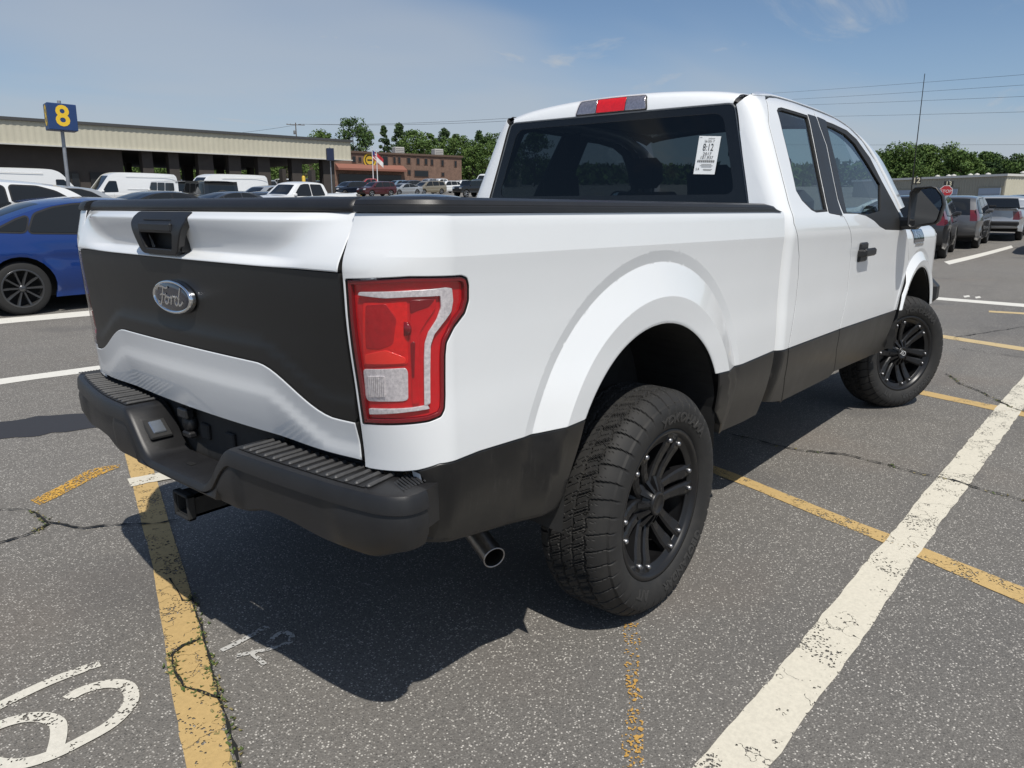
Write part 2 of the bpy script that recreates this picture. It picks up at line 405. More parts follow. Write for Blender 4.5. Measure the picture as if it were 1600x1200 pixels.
# ================================================================ GROUND
def asphalt():
    m = bpy.data.materials.new('asphalt'); m.use_nodes = True; t = m.node_tree; b = t.nodes['Principled BSDF']
    tcn = nd(t, 'ShaderNodeTexCoord'); P = tcn.outputs['Object']
    def noise(sc, det=5, rough=.6):
        n = nd(t, 'ShaderNodeTexNoise'); n.inputs['Scale'].default_value = sc; n.inputs['Detail'].default_value = det; n.inputs['Roughness'].default_value = rough; t.links.new(P, n.inputs['Vector']); return n.outputs['Fac']
    def ramp(src, stops):
        r = nd(t, 'ShaderNodeValToRGB'); e = r.color_ramp.elements
        while len(e) < len(stops): e.new(.5)
        for k, (p, c) in enumerate(stops): e[k].position = p; e[k].color = (*c, 1) if hasattr(c, '__len__') else (c, c, c, 1)
        t.links.new(src, r.inputs[0]); return r.outputs[0]
    def mixc(f, a, bb, mode='MIX'):
        x = nd(t, 'ShaderNodeMix', data_type='RGBA', blend_type=mode)
        for s_, v in (('Factor', f), ('A', a), ('B', bb)):
            if isinstance(v, (int, float)): x.inputs[s_].default_value = v
            elif isinstance(v, tuple): x.inputs[s_].default_value = (*v, 1)
            else: t.links.new(v, x.inputs[s_])
        return x.outputs['Result']
    def voro(sc):
        v = nd(t, 'ShaderNodeTexVoronoi'); v.inputs['Scale'].default_value = sc; v.inputs['Randomness'].default_value = 1; t.links.new(P, v.inputs['Vector'])
        s_ = nd(t, 'ShaderNodeSeparateColor'); t.links.new(v.outputs['Color'], s_.inputs[0]); return v.outputs['Distance'], s_.outputs[0], s_.outputs[1]
    d1, r1, q1 = voro(150); d2, r2, q2 = voro(330)
    base = mixc(noise(1.1, 4), (.130, .125, .117), (.175, .168, .157))
    base = mixc(ramp(noise(.35, 6, .7), [(.42, 0), (.62, 1)]), base, (.135, .128, .118))
    base = mixc(ramp(noise(.16, 4, .6), [(.52, 0), (.70, .75)]), base, (.098, .098, .100))
    stone = ramp(r1, [(0, (.060, .059, .057)), (.42, (.115, .112, .107)), (.70, (.19, .185, .175)), (.84, (.36, .35, .33)), (.96, (.62, .605, .57))])
    shape = ramp(d1, [(.25, 1), (.55, 0)])
    sf = nd(t, 'ShaderNodeMath', operation='MULTIPLY'); t.links.new(shape, sf.inputs[0]); sf.inputs[1].default_value = .92
    c = mixc(sf.outputs[0], base, stone)
    st2 = ramp(r2, [(0, (.06, .06, .06)), (.75, (.125, .122, .118)), (.9, (.34, .33, .31)), (1, (.52, .50, .47))])
    sh2 = ramp(d2, [(.2, .45), (.5, 0)]); c = mixc(sh2, c, st2)
    # rusty/brown cast and oil spots with a shape of their own
    c = mixc(ramp(noise(.55, 3, .5), [(.58, 0), (.75, .35)]), c, (.16, .13, .108))
    c = mixc(ramp(noise(2.3, 3, .5), [(.68, 0), (.76, .45)]), c, (.075, .075, .078))
    c = mixc(ramp(noise(.8, 2, .4), [(.60, 0), (.68, .4)]), c, (.082, .081, .083))
    mpp = nd(t, 'ShaderNodeMapping'); mpp.inputs['Scale'].default_value = (.22, 2.6, 1); t.links.new(P, mpp.inputs[0]); ns = nd(t, 'ShaderNodeTexNoise'); ns.inputs['Scale'].default_value = 1.0; ns.inputs['Detail'].default_value = 4; t.links.new(mpp.outputs[0], ns.inputs['Vector'])
    c = mixc(ramp(ns.outputs['Fac'], [(.56, 0), (.72, .32)]), c, (.098, .096, .095))
    c = mixc(1.0, c, (1.10, 1.075, 1.04), 'MULTIPLY')
    t.links.new(c, b.inputs['Base Color']); b.inputs['Roughness'].default_value = .86; b.inputs['Specular IOR Level'].default_value = .35
    bp = nd(t, 'ShaderNodeBump'); bp.inputs['Strength'].default_value = .55; bp.inputs['Distance'].default_value = .003
    inv = nd(t, 'ShaderNodeMath', operation='SUBTRACT'); inv.inputs[0].default_value = 1; t.links.new(d1, inv.inputs[1])
    t.links.new(inv.outputs[0], bp.inputs['Height']); t.links.new(bp.outputs[0], b.inputs['Normal'])
    return m
M_ASPH = asphalt()
def axis_pts(a):
    near = np.arange(-16, 16.01, .8); far = 16*np.power(1.13, np.arange(1, 46)); return np.concatenate([-far[::-1], near, far])
gx = axis_pts(0); GX, GY = np.meshgrid(gx, gx, indexing='ij')
gzv = np.minimum(ground_z(GX, GY), 14.0); n = len(gx)
V = np.stack([GX, GY, gzv], -1).reshape(-1, 3); ii, jj = np.meshgrid(np.arange(n-1), np.arange(n-1), indexing='ij')
Fc = np.stack([ii*n+jj, (ii+1)*n+jj, (ii+1)*n+jj+1, ii*n+jj+1], -1).reshape(-1, 4)
tag(mobj('ground', V, Fc, M_ASPH, None, True), kind='structure')

def paint_mat(name, col, wear=.5, grain=1.0, crack=True):
    m = bpy.data.materials.new(name); m.use_nodes = True; t = m.node_tree; b = t.nodes['Principled BSDF']; out = t.nodes['Material Output']
    tcn = nd(t, 'ShaderNodeTexCoord'); P = tcn.outputs['Object']
    def noise(sc, det=5, rough=.6):
        n_ = nd(t, 'ShaderNodeTexNoise'); n_.inputs['Scale'].default_value = sc; n_.inputs['Detail'].default_value = det; n_.inputs['Roughness'].default_value = rough; t.links.new(P, n_.inputs['Vector']); return n_.outputs['Fac']
    x = nd(t, 'ShaderNodeMix', data_type='RGBA'); x.inputs['A'].default_value = (*[c*.84 for c in col], 1); x.inputs['B'].default_value = (*col, 1)
    r = nd(t, 'ShaderNodeMapRange'); r.inputs['From Min'].default_value = .32; r.inputs['From Max'].default_value = .62; t.links.new(noise(70, 5, .75), r.inputs['Value']); t.links.new(r.outputs[0], x.inputs['Factor'])
    t.links.new(x.outputs['Result'], b.inputs['Base Color']); b.inputs['Roughness'].default_value = .75
    # worn away over the stones
    v = nd(t, 'ShaderNodeTexVoronoi'); v.inputs['Scale'].default_value = 150; t.links.new(P, v.inputs['Vector'])
    s_ = nd(t, 'ShaderNodeSeparateColor'); t.links.new(v.outputs['Color'], s_.inputs[0])
    a = nd(t, 'ShaderNodeMath', operation='MULTIPLY'); a.inputs[1].default_value = .40*grain; t.links.new(s_.outputs[0], a.inputs[0])
    a2 = nd(t, 'ShaderNodeMath', operation='ADD'); t.links.new(a.outputs[0], a2.inputs[0]); t.links.new(noise(5, 6, .7), a2.inputs[1])
    th = nd(t, 'ShaderNodeMath', operation='GREATER_THAN'); th.inputs[1].default_value = 1.06-.5*wear; t.links.new(a2.outputs[0], th.inputs[0])
    fac = th.outputs[0]
    if crack:
        ve = nd(t, 'ShaderNodeTexVoronoi', feature='DISTANCE_TO_EDGE'); ve.inputs['Scale'].default_value = 4.2
        dn = nd(t, 'ShaderNodeVectorMath', operation='SCALE'); nn = nd(t, 'ShaderNodeTexNoise'); nn.inputs['Scale'].default_value = 9; nn.inputs['Detail'].default_value = 5; t.links.new(P, nn.inputs['Vector'])
        t.links.new(nn.outputs['Color'], dn.inputs[0]); dn.inputs['Scale'].default_value = .35
        ad = nd(t, 'ShaderNodeVectorMath', operation='ADD'); t.links.new(P, ad.inputs[0]); t.links.new(dn.outputs[0], ad.inputs[1]); t.links.new(ad.outputs[0], ve.inputs['Vector'])
        lt_ = nd(t, 'ShaderNodeMath', operation='LESS_THAN'); lt_.inputs[1].default_value = .007; t.links.new(ve.outputs['Distance'], lt_.inputs[0])
        mk = nd(t, 'ShaderNodeMath', operation='GREATER_THAN'); mk.inputs[1].default_value = .50; t.links.new(noise(3.1, 2), mk.inputs[0])
        ml = nd(t, 'ShaderNodeMath', operation='MULTIPLY'); t.links.new(lt_.outputs[0], ml.inputs[0]); t.links.new(mk.outputs[0], ml.inputs[1])
        mxx = nd(t, 'ShaderNodeMath', operation='MAXIMUM'); t.links.new(fac, mxx.inputs[0]); t.links.new(ml.outputs[0], mxx.inputs[1]); fac = mxx.outputs[0]
    tr = nd(t, 'ShaderNodeBsdfTransparent'); ms = nd(t, 'ShaderNodeMixShader'); t.links.new(fac, ms.inputs[0]); t.links.new(b.outputs[0], ms.inputs[1]); t.links.new(tr.outputs[0], ms.inputs[2]); t.links.new(ms.outputs[0], out.inputs[0])
    return m
P_WHITE = paint_mat('worn_white_line_paint', (.64, .60, .50), .40, .9); P_YEL = paint_mat('worn_yellow_line_paint', (.52, .36, .15), .42, .9)
P_FAINT = paint_mat('almost_gone_yellow_paint', (.50, .29, .07), .90, 1.5, False); P_ORANGE = paint_mat('orange_marking_paint', (.60, .34, .06), .62, 1.2, False)
P_CHALK = paint_mat('white_number_paint', (.66, .63, .55), .46, 1.0, False); P_CHALK2 = paint_mat('faded_white_number_paint', (.52, .51, .48), .56, 1.1, False)
P_FARW = paint_mat('far_white_line_paint', (.70, .68, .62), .40, .6, False); P_FARY = paint_mat('far_yellow_line_paint', (.55, .42, .22), .5, .6, False)
def strip(name, e1, e2, m, lift=.004, wob=.004, step=.06):
    """painted strip between two ground polylines"""
    e1, e2 = np.asarray(e1, float), np.asarray(e2, float)
    L = max(np.linalg.norm(np.diff(e1, axis=0), axis=1).sum(), .1); k = int(min(400, max(8, L/step)))
    def rs(e):
        d = np.concatenate([[0], np.cumsum(np.linalg.norm(np.diff(e, axis=0), axis=1))]); q = np.linspace(0, d[-1], k); return np.stack([np.interp(q, d, e[:, i]) for i in range(2)], 1)
    a, b = rs(e1), rs(e2); r = np.random.default_rng(len(name)+k)
    w1 = np.convolve(r.normal(0, 1, k+8), np.ones(9)/9, 'valid')*wob*2.2; w2 = np.convolve(r.normal(0, 1, k+8), np.ones(9)/9, 'valid')*wob*2.2
    nrm_ = b-a; nrm_ /= np.linalg.norm(nrm_, axis=1)[:, None]+1e-9
    a = a+nrm_*w1[:, None]+nrm_*r.normal(0, wob*.5, (k, 1)); b = b+nrm_*w2[:, None]+nrm_*r.normal(0, wob*.5, (k, 1))
    V = np.vstack([np.column_stack([a, ground_z(a[:, 0], a[:, 1])+lift]), np.column_stack([b, ground_z(b[:, 0], b[:, 1])+lift])])
    return tag(mobj(name, V, [(i, i+1, i+1+k, i+k) for i in range(k-1)], m), kind='structure')
def G2(*px): return np.array([on_ground(*p)[:2] for p in px])
# the long white line beside the truck runs parallel to it
strip('parking_line', [(-2.6, -1.425), (-.562, -1.440), (5.5, -1.530), (14, -1.66)], [(-2.6, -1.58), (-.9, -1.586), (5.2, -1.675), (14, -1.80)], P_WHITE)
strip('parking_line', np.vstack([[(1.95, .62)], G2((1173, 750), (1383, 833), (1600, 919))]), np.vstack([[(1.83, .60)], G2((1164.6, 760), (1375, 846.7), (1600, 944))]), P_YEL, lift=.003)
yl1 = G2((195, 710), (238, 883.7), (277, 1135), (290, 1200)); yl2 = G2((243, 745), (299, 931), (342, 1091.7), (366, 1200))
d1_ = (yl1[0]-yl1[-1])/np.linalg.norm(yl1[0]-yl1[-1])
strip('parking_line', np.vstack([yl1[0]+d1_*2.4, yl1, yl1[-1]-d1_*.9]), np.vstack([yl2[0]+d1_*2.2, yl2, yl2[-1]-d1_*.9]), P_YEL)
strip('painted_mark', G2((199, 750), (230, 744), (262, 739)), G2((205, 762), (235, 756), (268, 750)), P_WHITE, lift=.007)
strip('painted_mark', smooth_line(G2((48, 783), (90, 762), (140, 734), (188, 726)), 20), smooth_line(G2((62, 790), (100, 772), (150, 746), (186, 731)), 20), P_ORANGE)
strip('painted_mark', G2((978, 975), (975, 1060), (972, 1200)), G2((1003, 975), (1002, 1060), (1000, 1200)), P_FAINT, wob=.01)
for e1, e2, m_ in ((((-60, 505), (0, 498), (150, 485)), ((-60, 513), (0, 506.5), (150, 493)), P_FARW), (((-60, 602), (0, 592), (200, 566)), ((-60, 611), (0, 601), (200, 574)), P_FARW),
                   (((1475, 409), (1580, 383.5)), ((1483, 413.5), (1583, 387)), P_FARW), (((1440, 462.5), (1600, 475), (1640, 478)), ((1440, 466.5), (1600, 480), (1640, 483)), P_FARW),
                   (((1470, 523), (1600, 543), (1640, 549)), ((1470, 528), (1600, 549), (1640, 555)), P_FARY), (((1430, 608), (1600, 643), (1640, 651)), ((1430, 615), (1600, 652), (1640, 660)), P_YEL),
                   (((1545, 485.5), (1640, 491)), ((1545, 488), (1640, 494)), P_FARY), (((1505, 462.5), (1514, 461.5)), ((1507, 465), (1516, 464)), P_FARW), (((1523, 464), (1531, 463)), ((1525, 466.5), (1533, 465.5)), P_FARW)):
    strip('parking_line', G2(*e1), G2(*e2), m_, lift=.0025, step=.25, wob=.006)
# dark sealed patch
strip('tar_patch', G2((-40, 664), (60, 653), (150, 645)), G2((-40, 690), (60, 683), (160, 668)), paint_mat('tar_sealer', (.030, .031, .036), .25, .6, False), lift=.003, wob=.02)
# hand-painted stall numbers
def brush(name, lines, m):
    q = MB()
    for px, wd in lines:
        P = G2(*[tuple(p) for p in smooth_line(np.array(px, float), 40)]); V2, F2 = stroke_geo(P, wd); q.add(np.column_stack([V2, ground_z(V2[:, 0], V2[:, 1])+.0045+.0002*len(q.V)/100]), F2)
    return tag(q.build(name, m), kind='structure')
brush('painted_number', [([(-40, 1128), (0, 1104), (80, 1066), (156, 1038)], .040), ([(105, 1094), (130, 1080), (170, 1070), (200, 1075), (204, 1100), (175, 1132), (130, 1158), (85, 1180), (40, 1194), (0, 1196), (-40, 1185)], .042), ([(85, 1180), (92, 1150), (88, 1130), (60, 1122), (20, 1128), (-40, 1150)], .042)], P_CHALK)
brush('painted_number', [([(346, 1018), (375, 1004), (418, 980)], .022), ([(425, 1000), (440, 990), (455, 994), (452, 1005), (425, 1014), (390, 1022), (370, 1026)], .020), ([(390, 1020), (405, 1032), (414, 1040)], .016)], P_CHALK2)
# cracks
M_CRK = mat('crack', (.012, .012, .011), .95)
def crack(px, wd, jit=.012):
    P = resample(G2(*px), .03, False); r = np.random.default_rng(len(P)); k = len(P)
    P = P+np.stack([np.convolve(r.normal(0, 1, k+4), np.ones(5)/5, 'valid'), np.convolve(r.normal(0, 1, k+4), np.ones(5)/5, 'valid')], 1)*jit
    V2, F2 = stroke_geo(P, np.abs(wd*(1+.6*r.normal(0, 1, k))).clip(wd*.25, wd*2.2)); q = MB(); q.add(np.column_stack([V2, ground_z(V2[:, 0], V2[:, 1])+.0085]), F2)
    tag(q.build('pavement_crack', M_CRK), kind='structure'); return P
CK = [crack([(1140, 680), (1190, 692), (1250, 705), (1320, 712), (1390, 728), (1440, 742), (1490, 752), (1540, 768), (1640, 795)], .010),
      crack([(1478, 585), (1500, 600), (1530, 612), (1555, 625), (1580, 638), (1640, 655)], .010),
      crack([(-40, 800), (0, 797), (40, 795), (75, 818), (130, 828), (180, 822), (250, 818), (275, 814)], .010), crack([(-40, 862), (0, 850), (40, 838), (75, 820)], .010),
      crack([(312, 1000), (285, 1010), (268, 1025), (272, 1050), (285, 1075), (320, 1085), (345, 1095)], .007, .006),
      crack([(300, 935), (308, 960), (316, 990), (330, 1040), (343, 1092), (358, 1140), (374, 1200)], .007, .006), crack([(265, 905), (285, 940), (300, 940)], .004, .004),
      crack([(1490, 528), (1530, 522), (1600, 511)], .010), crack([(1500, 545), (1600, 560)], .008)]
def weeds(name, paths, n, hmax, cols):
    q = MB(); r = np.random.default_rng(3)
    for P, frac in paths:
        for _ in range(int(n*frac)):
            i = r.integers(0, len(P)); c = P[i]+r.normal(0, .011, 2); z = float(ground_z(c[0], c[1]))
            for b in range(3):
                a = r.uniform(0, 6.28); h = r.uniform(.3, 1)*hmax; w_ = r.uniform(.002, .0045); lx, ly = math.cos(a), math.sin(a); ln = r.uniform(.4, 1.0)*h*1.5
                q.add([(c[0]-ly*w_, c[1]+lx*w_, z+.004), (c[0]+ly*w_, c[1]-lx*w_, z+.004), (c[0]+lx*ln*.6+ly*w_, c[1]+ly*ln*.6-lx*w_, z+h), (c[0]+lx*ln, c[1]+ly*ln, z+h*.8)], [(0, 1, 2, 3)], False, int(r.integers(0, 2)))
    return tag(q.build(name, cols), 'small green and straw weeds growing in the pavement cracks', 'weeds', kind='stuff')
cl_ = lambda P, a, b: P[int(len(P)*a):int(len(P)*b)]
weeds('crack_weeds', [(CK[5], .5), (CK[4], .35), (cl_(CK[2], .25, .5), .10), (cl_(CK[3], .7, 1), .06), (CK[1], .25), (CK[0], .15)], 270, .013, [mat('weed_green', (.070, .105, .022), .8), mat('weed_straw', (.22, .18, .07), .8)])

# ================================================================ BUILDINGS
M_TAN = mat('tan_metal_siding', (.52, .49, .385), .55, noise=.06, nscale=.6); M_TAN2 = mat('tan_building_siding', (.36, .335, .265), .6, noise=.06, nscale=.5)
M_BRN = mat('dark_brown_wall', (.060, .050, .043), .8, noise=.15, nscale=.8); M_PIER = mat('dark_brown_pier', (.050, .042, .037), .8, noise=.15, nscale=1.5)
M_BRICK = None
def brick_mat():
    m = bpy.data.materials.new('far_brickwork'); m.use_nodes = True; t = m.node_tree; b = t.nodes['Principled BSDF']; tcn = nd(t, 'ShaderNodeTexCoord')
    n1 = nd(t, 'ShaderNodeTexNoise'); n1.inputs['Scale'].default_value = 1.4; n1.inputs['Detail'].default_value = 8; n1.inputs['Roughness'].default_value = .8; t.links.new(tcn.outputs['Object'], n1.inputs['Vector'])
    r = nd(t, 'ShaderNodeValToRGB'); r.color_ramp.elements[0].color = (.13, .082, .062, 1); r.color_ramp.elements[1].color = (.24, .148, .108, 1); r.color_ramp.elements[0].position = .35; r.color_ramp.elements[1].position = .65
    t.links.new(n1.outputs['Fac'], r.inputs[0]); t.links.new(r.outputs[0], b.inputs['Base Color']); b.inputs['Roughness'].default_value = .9; return m
M_BRICK = brick_mat()
M_DWIN = mat('dark_window_glass', (.012, .014, .017), .08); M_TRIMW = mat('pale_trim', (.55, .54, .50), .6)
def zat(u, v, D):
    d = ray(u, v); h = math.hypot(d[0], d[1]); return CAM_P[2]+d[2]/h*D
def frame2(PA, PB):
    """x axis along PA->PB, returns empty at PA rotated so +x runs to PB"""
    d = PB-PA; return math.atan2(d[1], d[0]), math.hypot(d[0], d[1])
# --- covered lanes with a tan metal fascia
B_ = at_dist(552, 79); A_ = B_+(at_dist(0, 69.5)-B_)*1.35; rz, LN = frame2(B_, A_)      # +x runs to the left in the picture, +y away or towards?
zb_ = zat(552, 250, 79); zt_ = zat(552, 222, 79)
CB = empty('canopy_building', (B_[0], B_[1], 0), rz)
tag(CB, 'long low building with a tan metal fascia carried on dark brown piers', 'building')
nrm_ = np.array([-math.sin(rz), math.cos(rz)]); side = 1 if nrm_@(np.array([CAM_P[0], CAM_P[1]])-B_[:2]) < 0 else -1      # local y direction pointing away from the camera
def loc_of(u, D):
    p = at_dist(u, D)-B_; return p[0]*math.cos(rz)+p[1]*math.sin(rz)
q = MB(); zs0, zs1 = zb_, zt_; nrib = int(LN/.45); V = []
for k in range(nrib*4+1):
    x = k*LN/(nrib*4); off = .022 if (k % 4) in (1, 2) else 0.0
    V += [(x, -side*off, zs0), (x, -side*off, zs1)]
q.add(V, [(2*k, 2*k+1, 2*k+3, 2*k+2) for k in range(nrib*4)]); q.build('fascia_siding', M_TAN, CB)
q = MB(); V = []
for k in range(55): x = k*30/54; off = .04 if (k % 4) in (1, 2) else 0.; V += [(-off, side*x, zs0), (-off, side*x, zs1)]
q.add(V, [(2*k, 2*k+1, 2*k+3, 2*k+2) for k in range(54)]); q.build('end_fascia_siding', M_TAN, CB)
q = MB(); q.box((LN/2, -side*.05, zs1+.08), (LN+.3, .30, .22)); q.build('gutter', mat('dark_gutter', (.06, .06, .06), .5), CB)
q = MB(); q.box((LN/2, -side*.06, zs0-.04), (LN+.2, .2, .10)); q.build('fascia_trim', M_TRIMW, CB)
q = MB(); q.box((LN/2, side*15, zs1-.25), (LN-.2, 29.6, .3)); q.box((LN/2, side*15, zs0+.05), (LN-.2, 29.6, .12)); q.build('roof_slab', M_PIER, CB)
def ang_x(u, y0=0.0):
    """local x of the picture column u on the line local y = y0"""
    d = ray(u, 322); c, s_ = math.cos(rz), math.sin(rz); o = CAM_P[:2]-B_[:2]
    ox, oy = o[0]*c+o[1]*s_, -o[0]*s_+o[1]*c; dx, dy = d[0]*c+d[1]*s_, -d[0]*s_+d[1]*c
    return ox+dx*(y0-oy)/dy
gl = lambda x, y: float(ground_z(B_[0]+x*math.cos(rz)-y*math.sin(rz), B_[1]+x*math.sin(rz)+y*math.cos(rz)))
for u0, u1 in ((229, 247), (270, 287), (315, 340), (362, 382), (407, 427), (459, 476), (507, 526)):
    xa, xb_ = ang_x(u0, side*.6), ang_x(u1, side*.6); xm = (xa+xb_)/2; wd = abs(xa-xb_); z0 = gl(xm, side*.6)-.2
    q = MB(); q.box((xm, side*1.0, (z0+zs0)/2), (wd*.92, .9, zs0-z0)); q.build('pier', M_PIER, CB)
for u0, u1 in ((203, 211), (291, 305), (345, 353), (392, 399), (442, 448), (487, 493)):
    xa, xb_ = ang_x(u0, side*22), ang_x(u1, side*22); xm = (xa+xb_)/2; z0 = gl(xm, side*22)-.2
    q = MB(); q.box((xm, side*22, (z0+zs0)/2), (abs(xa-xb_), 1.0, zs0-z0)); q.build('pier', M_PIER, CB)
xw = ang_x(200, side*1.2); z0 = gl(xw, 0)-.6
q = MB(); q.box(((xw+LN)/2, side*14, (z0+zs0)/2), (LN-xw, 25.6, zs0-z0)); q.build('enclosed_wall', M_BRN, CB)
for u0, u1 in ((-45, -12), (-8, 25), (36, 80), (90, 130)):
    xa, xb_ = ang_x(u0, side*1.1), ang_x(u1, side*1.1); xm = (xa+xb_)/2; w_ = abs(xa-xb_)
    q = MB(); q.box((xm, side*1.15, zs0-2.75), (w_, .14, 1.55)); wf = q.build('window', mat('brown_frame', (.03, .026, .022), .6), CB)
    for k in range(3): q = MB(); q.box((xm-w_/2+w_*(k+.5)/3, side*1.08, zs0-2.75), (w_/3-.12, .06, 1.40)); q.build('pane', M_DWIN, wf)
xa, xb_ = ang_x(147, side*1.1), ang_x(168, side*1.1)
q = MB(); q.box(((xa+xb_)/2, side*1.12, zs0-3.2), (abs(xa-xb_), .12, 2.6)); q.build('door', mat('black_door', (.012, .012, .012), .5), CB)
# --- brick offices
BA, BB_ = at_dist(722, 150), at_dist(498, 138); rzb, LB = frame2(BA, BB_)
BR = empty('brick_building', (BA[0], BA[1], 0), rzb); tag(BR, 'two-storey red brick office building with a flat roof and flagpoles in front', 'building')
nb = np.array([-math.sin(rzb), math.cos(rzb)]); sb = 1 if nb@(CAM_P[:2]-BA[:2]) < 0 else -1
zb1 = zat(717, 246, 150); zb0 = float(ground_z(BA[0], BA[1]))-1
def bx(u):
    d = ray(u, 322); c, s_ = math.cos(rzb), math.sin(rzb); o = CAM_P[:2]-BA[:2]; ox, oy = o[0]*c+o[1]*s_, -o[0]*s_+o[1]*c; dx, dy = d[0]*c+d[1]*s_, -d[0]*s_+d[1]*c; return ox+dx*(-oy)/dy
def bz(u, v):
    x = bx(u); D = math.hypot(BA[0]+x*math.cos(rzb)-CAM_P[0], BA[1]+x*math.sin(rzb)-CAM_P[1]); return zat(u, v, D)
q = MB(); q.box((LB/2, sb*9, (zb0+zb1)/2), (LB, 18, zb1-zb0)); q.build('wall', M_BRICK, BR)
q = MB(); q.box((LB/2, sb*9, zb1+.12), (LB+.5, 18.5, .35)); q.build('roof_coping', mat('brown_coping', (.11, .07, .05), .7), BR)
Z2 = lambda u, v: (u/3.81+380, v/3.81+160)
for (x0, x1, y0, y1) in ((662, 680, 322, 355), (840, 868, 322, 386), (903, 914, 326, 362), (931, 942, 326, 362), (984, 1000, 330, 362), (1040, 1054, 333, 366), (1087, 1100, 336, 368), (1123, 1134, 340, 371), (1184, 1196, 345, 376), (1262, 1272, 350, 381), (986, 1000, 405, 428), (1026, 1104, 408, 440), (1185, 1198, 420, 436), (700, 712, 328, 350)):
    (ua, va), (ub, vb) = Z2(x0, y0), Z2(x1, y1); xa, xb_ = bx(ua), bx(ub); za, zc = bz((ua+ub)/2, va), bz((ua+ub)/2, vb)
    q = MB(); q.box(((xa+xb_)/2, -sb*.02, (za+zc)/2), (abs(xa-xb_)+.3, .12, za-zc+.3)); wf = q.build('window', mat('brick_window_frame', (.10, .06, .045), .7), BR)
    q = MB(); q.box(((xa+xb_)/2, -sb*.10, (za+zc)/2), (abs(xa-xb_), .06, za-zc)); q.build('pane', M_DWIN, wf)
xa, xb_ = bx(527), bx(632); q = MB(); za = bz(580, 258.5)-.75
q.add([(xa, 0, za+.9), (xb_, 0, za+.9), (xb_, -sb*1.6, za+.1), (xa, -sb*1.6, za+.1), (xa, -sb*1.6, za-.25), (xb_, -sb*1.6, za-.25), (xa, 0, za-.25), (xb_, 0, za-.25)], [(0, 1, 2, 3), (3, 2, 5, 4), (0, 3, 4, 6), (1, 7, 5, 2), (6, 4, 5, 7)]); q.build('awning', mat('terracotta_awning', (.24, .10, .07), .8), BR)
q = MB(); q.box(((xa+xb_)/2, -sb*.15, za-2.6), (abs(xa-xb_)*.92, .1, 3.4)); q.build('shopfront', M_DWIN, BR)
cx_, cz_ = bx(580.3), bz(580.3, 250.2); q = MB(); q.lathe([(0, -.03), (1.15, -.03), (1.25, 0), (1.25, .05)], 24, 'y'); q.xf(Matrix.Translation((cx_, -sb*.12, cz_))); q.build('round_emblem', mat('yellow_disc', (.55, .36, .03), .6), BR)
q = MB(); q.lathe([(.75, -.05), (.92, -.06), (.92, .0)], 20, 'y'); q.box((0, -.06*1, 0), (.9, .04, .25)); q.xf(Matrix.Translation((cx_, -sb*.16, cz_))); q.build('emblem_mark', mat('black_mark', (.02, .02, .02), .6), BR)
for u, v in ((639, 236), (700, 240)):
    xx = bx(u); q = MB(); q.box((xx, sb*4, zb1+.95), (1.9, 1.6, 1.4), bev=.08)
    for kk in range(4): q.box((xx, sb*3.17, zb1+.5+kk*.3), (1.6, .05, .08))
    q.build('roof_unit', mat('roof_unit_grey', (.42, .41, .39), .6), BR)
# flagpoles and flags
for u, D, vt, nm, st_ in ((585, 118, 231, 'a', 0), (591.5, 117, 236, 'b', 1)):
    p = at_dist(u, D); ht = zat(u, vt, D)-p[2]; f_ = empty('flagpole', p); tag(f_, 'tall pale flagpole with a striped flag before the brick building' if st_ == 0 else 'shorter pale flagpole with a red and white flag before the brick building', 'flagpole')
    q = MB(); q.tube([(0, 0, -.1), (0, 0, ht)], [.09, .05], 8); q.lathe([(0, .0), (.10, .03), (.10, .12), (0, .18)], 10, 'z', (0, 0, ht)); q.build('pole', mat('white_pole', (.70, .70, .70), .4), f_)
    ax_r = np.array([CR[0], CR[1], 0]); ax_r /= np.linalg.norm(ax_r); V = []; FM = []
    nxx, nzz = 10, 7; fw, fh = 1.6, 1.3
    for i in range(nxx+1):
        for j in range(nzz+1):
            s_ = i/nxx; w_ = .16*math.sin(s_*9+j*.5)*s_; P = ax_r*(fw*s_*.62)+np.array([-ax_r[1], ax_r[0], 0])*w_; V.append((P[0], P[1], ht-.25-fh*j/nzz-.9*s_))
    Fc = []; 
    for i in range(nxx):
        for j in range(nzz): a = i*(nzz+1)+j; Fc.append((a, a+1, a+nzz+2, a+nzz+1)); FM.append(2 if (i < 4 and j < 4 and st_ == 0) else (j % 2 if st_ == 0 else (0 if j < 3 else 1)))
    mobj('flag', V, Fc, [mat('flag_red', (.45, .03, .04), .8), mat('flag_white', (.75, .74, .72), .8), mat('flag_blue', (.03, .04, .16), .8)], f_, True, FM)
# --- small tan shed right of the brick building
SA = at_dist(722, 165); q0 = empty('tan_shed', (SA[0], SA[1], 0), R_(40)); tag(q0, 'low tan metal shed with a pale roller door beside the brick building', 'building')
gz = float(ground_z(SA[0], SA[1])); hz_ = zat(740, 257, 165)
q = MB(); q.box((7.5, -3.0, (gz-1+hz_)/2), (9, 20, hz_-gz+1)); q.build('wall', M_TAN2, q0); q = MB(); q.box((7.5, -3.0, hz_+.1), (9.4, 20.4, .25)); q.build('roof', mat('pale_roof', (.5, .5, .49), .5), q0)
q = MB(); q.box((2.95, -5, gz+1.8), (.1, 6, 3.4)); q.build('roller_door', mat('white_door', (.7, .7, .69), .5), q0)
q = MB(); q.lathe([(0, 0), (.8, .1), (1.2, .35), (1.25, .4), (.8, .18), (0, .06)], 20, 'y'); q.xf(Matrix.Translation((4, -1, hz_+1.1))@Matrix.Rotation(R_(-40), 4, 'X')); q.tube([(4, -1, hz_), (4, -1, hz_+1.0)], .08, 6); q.build('satellite_dish', mat('dish_white', (.72, .72, .72), .4), q0)
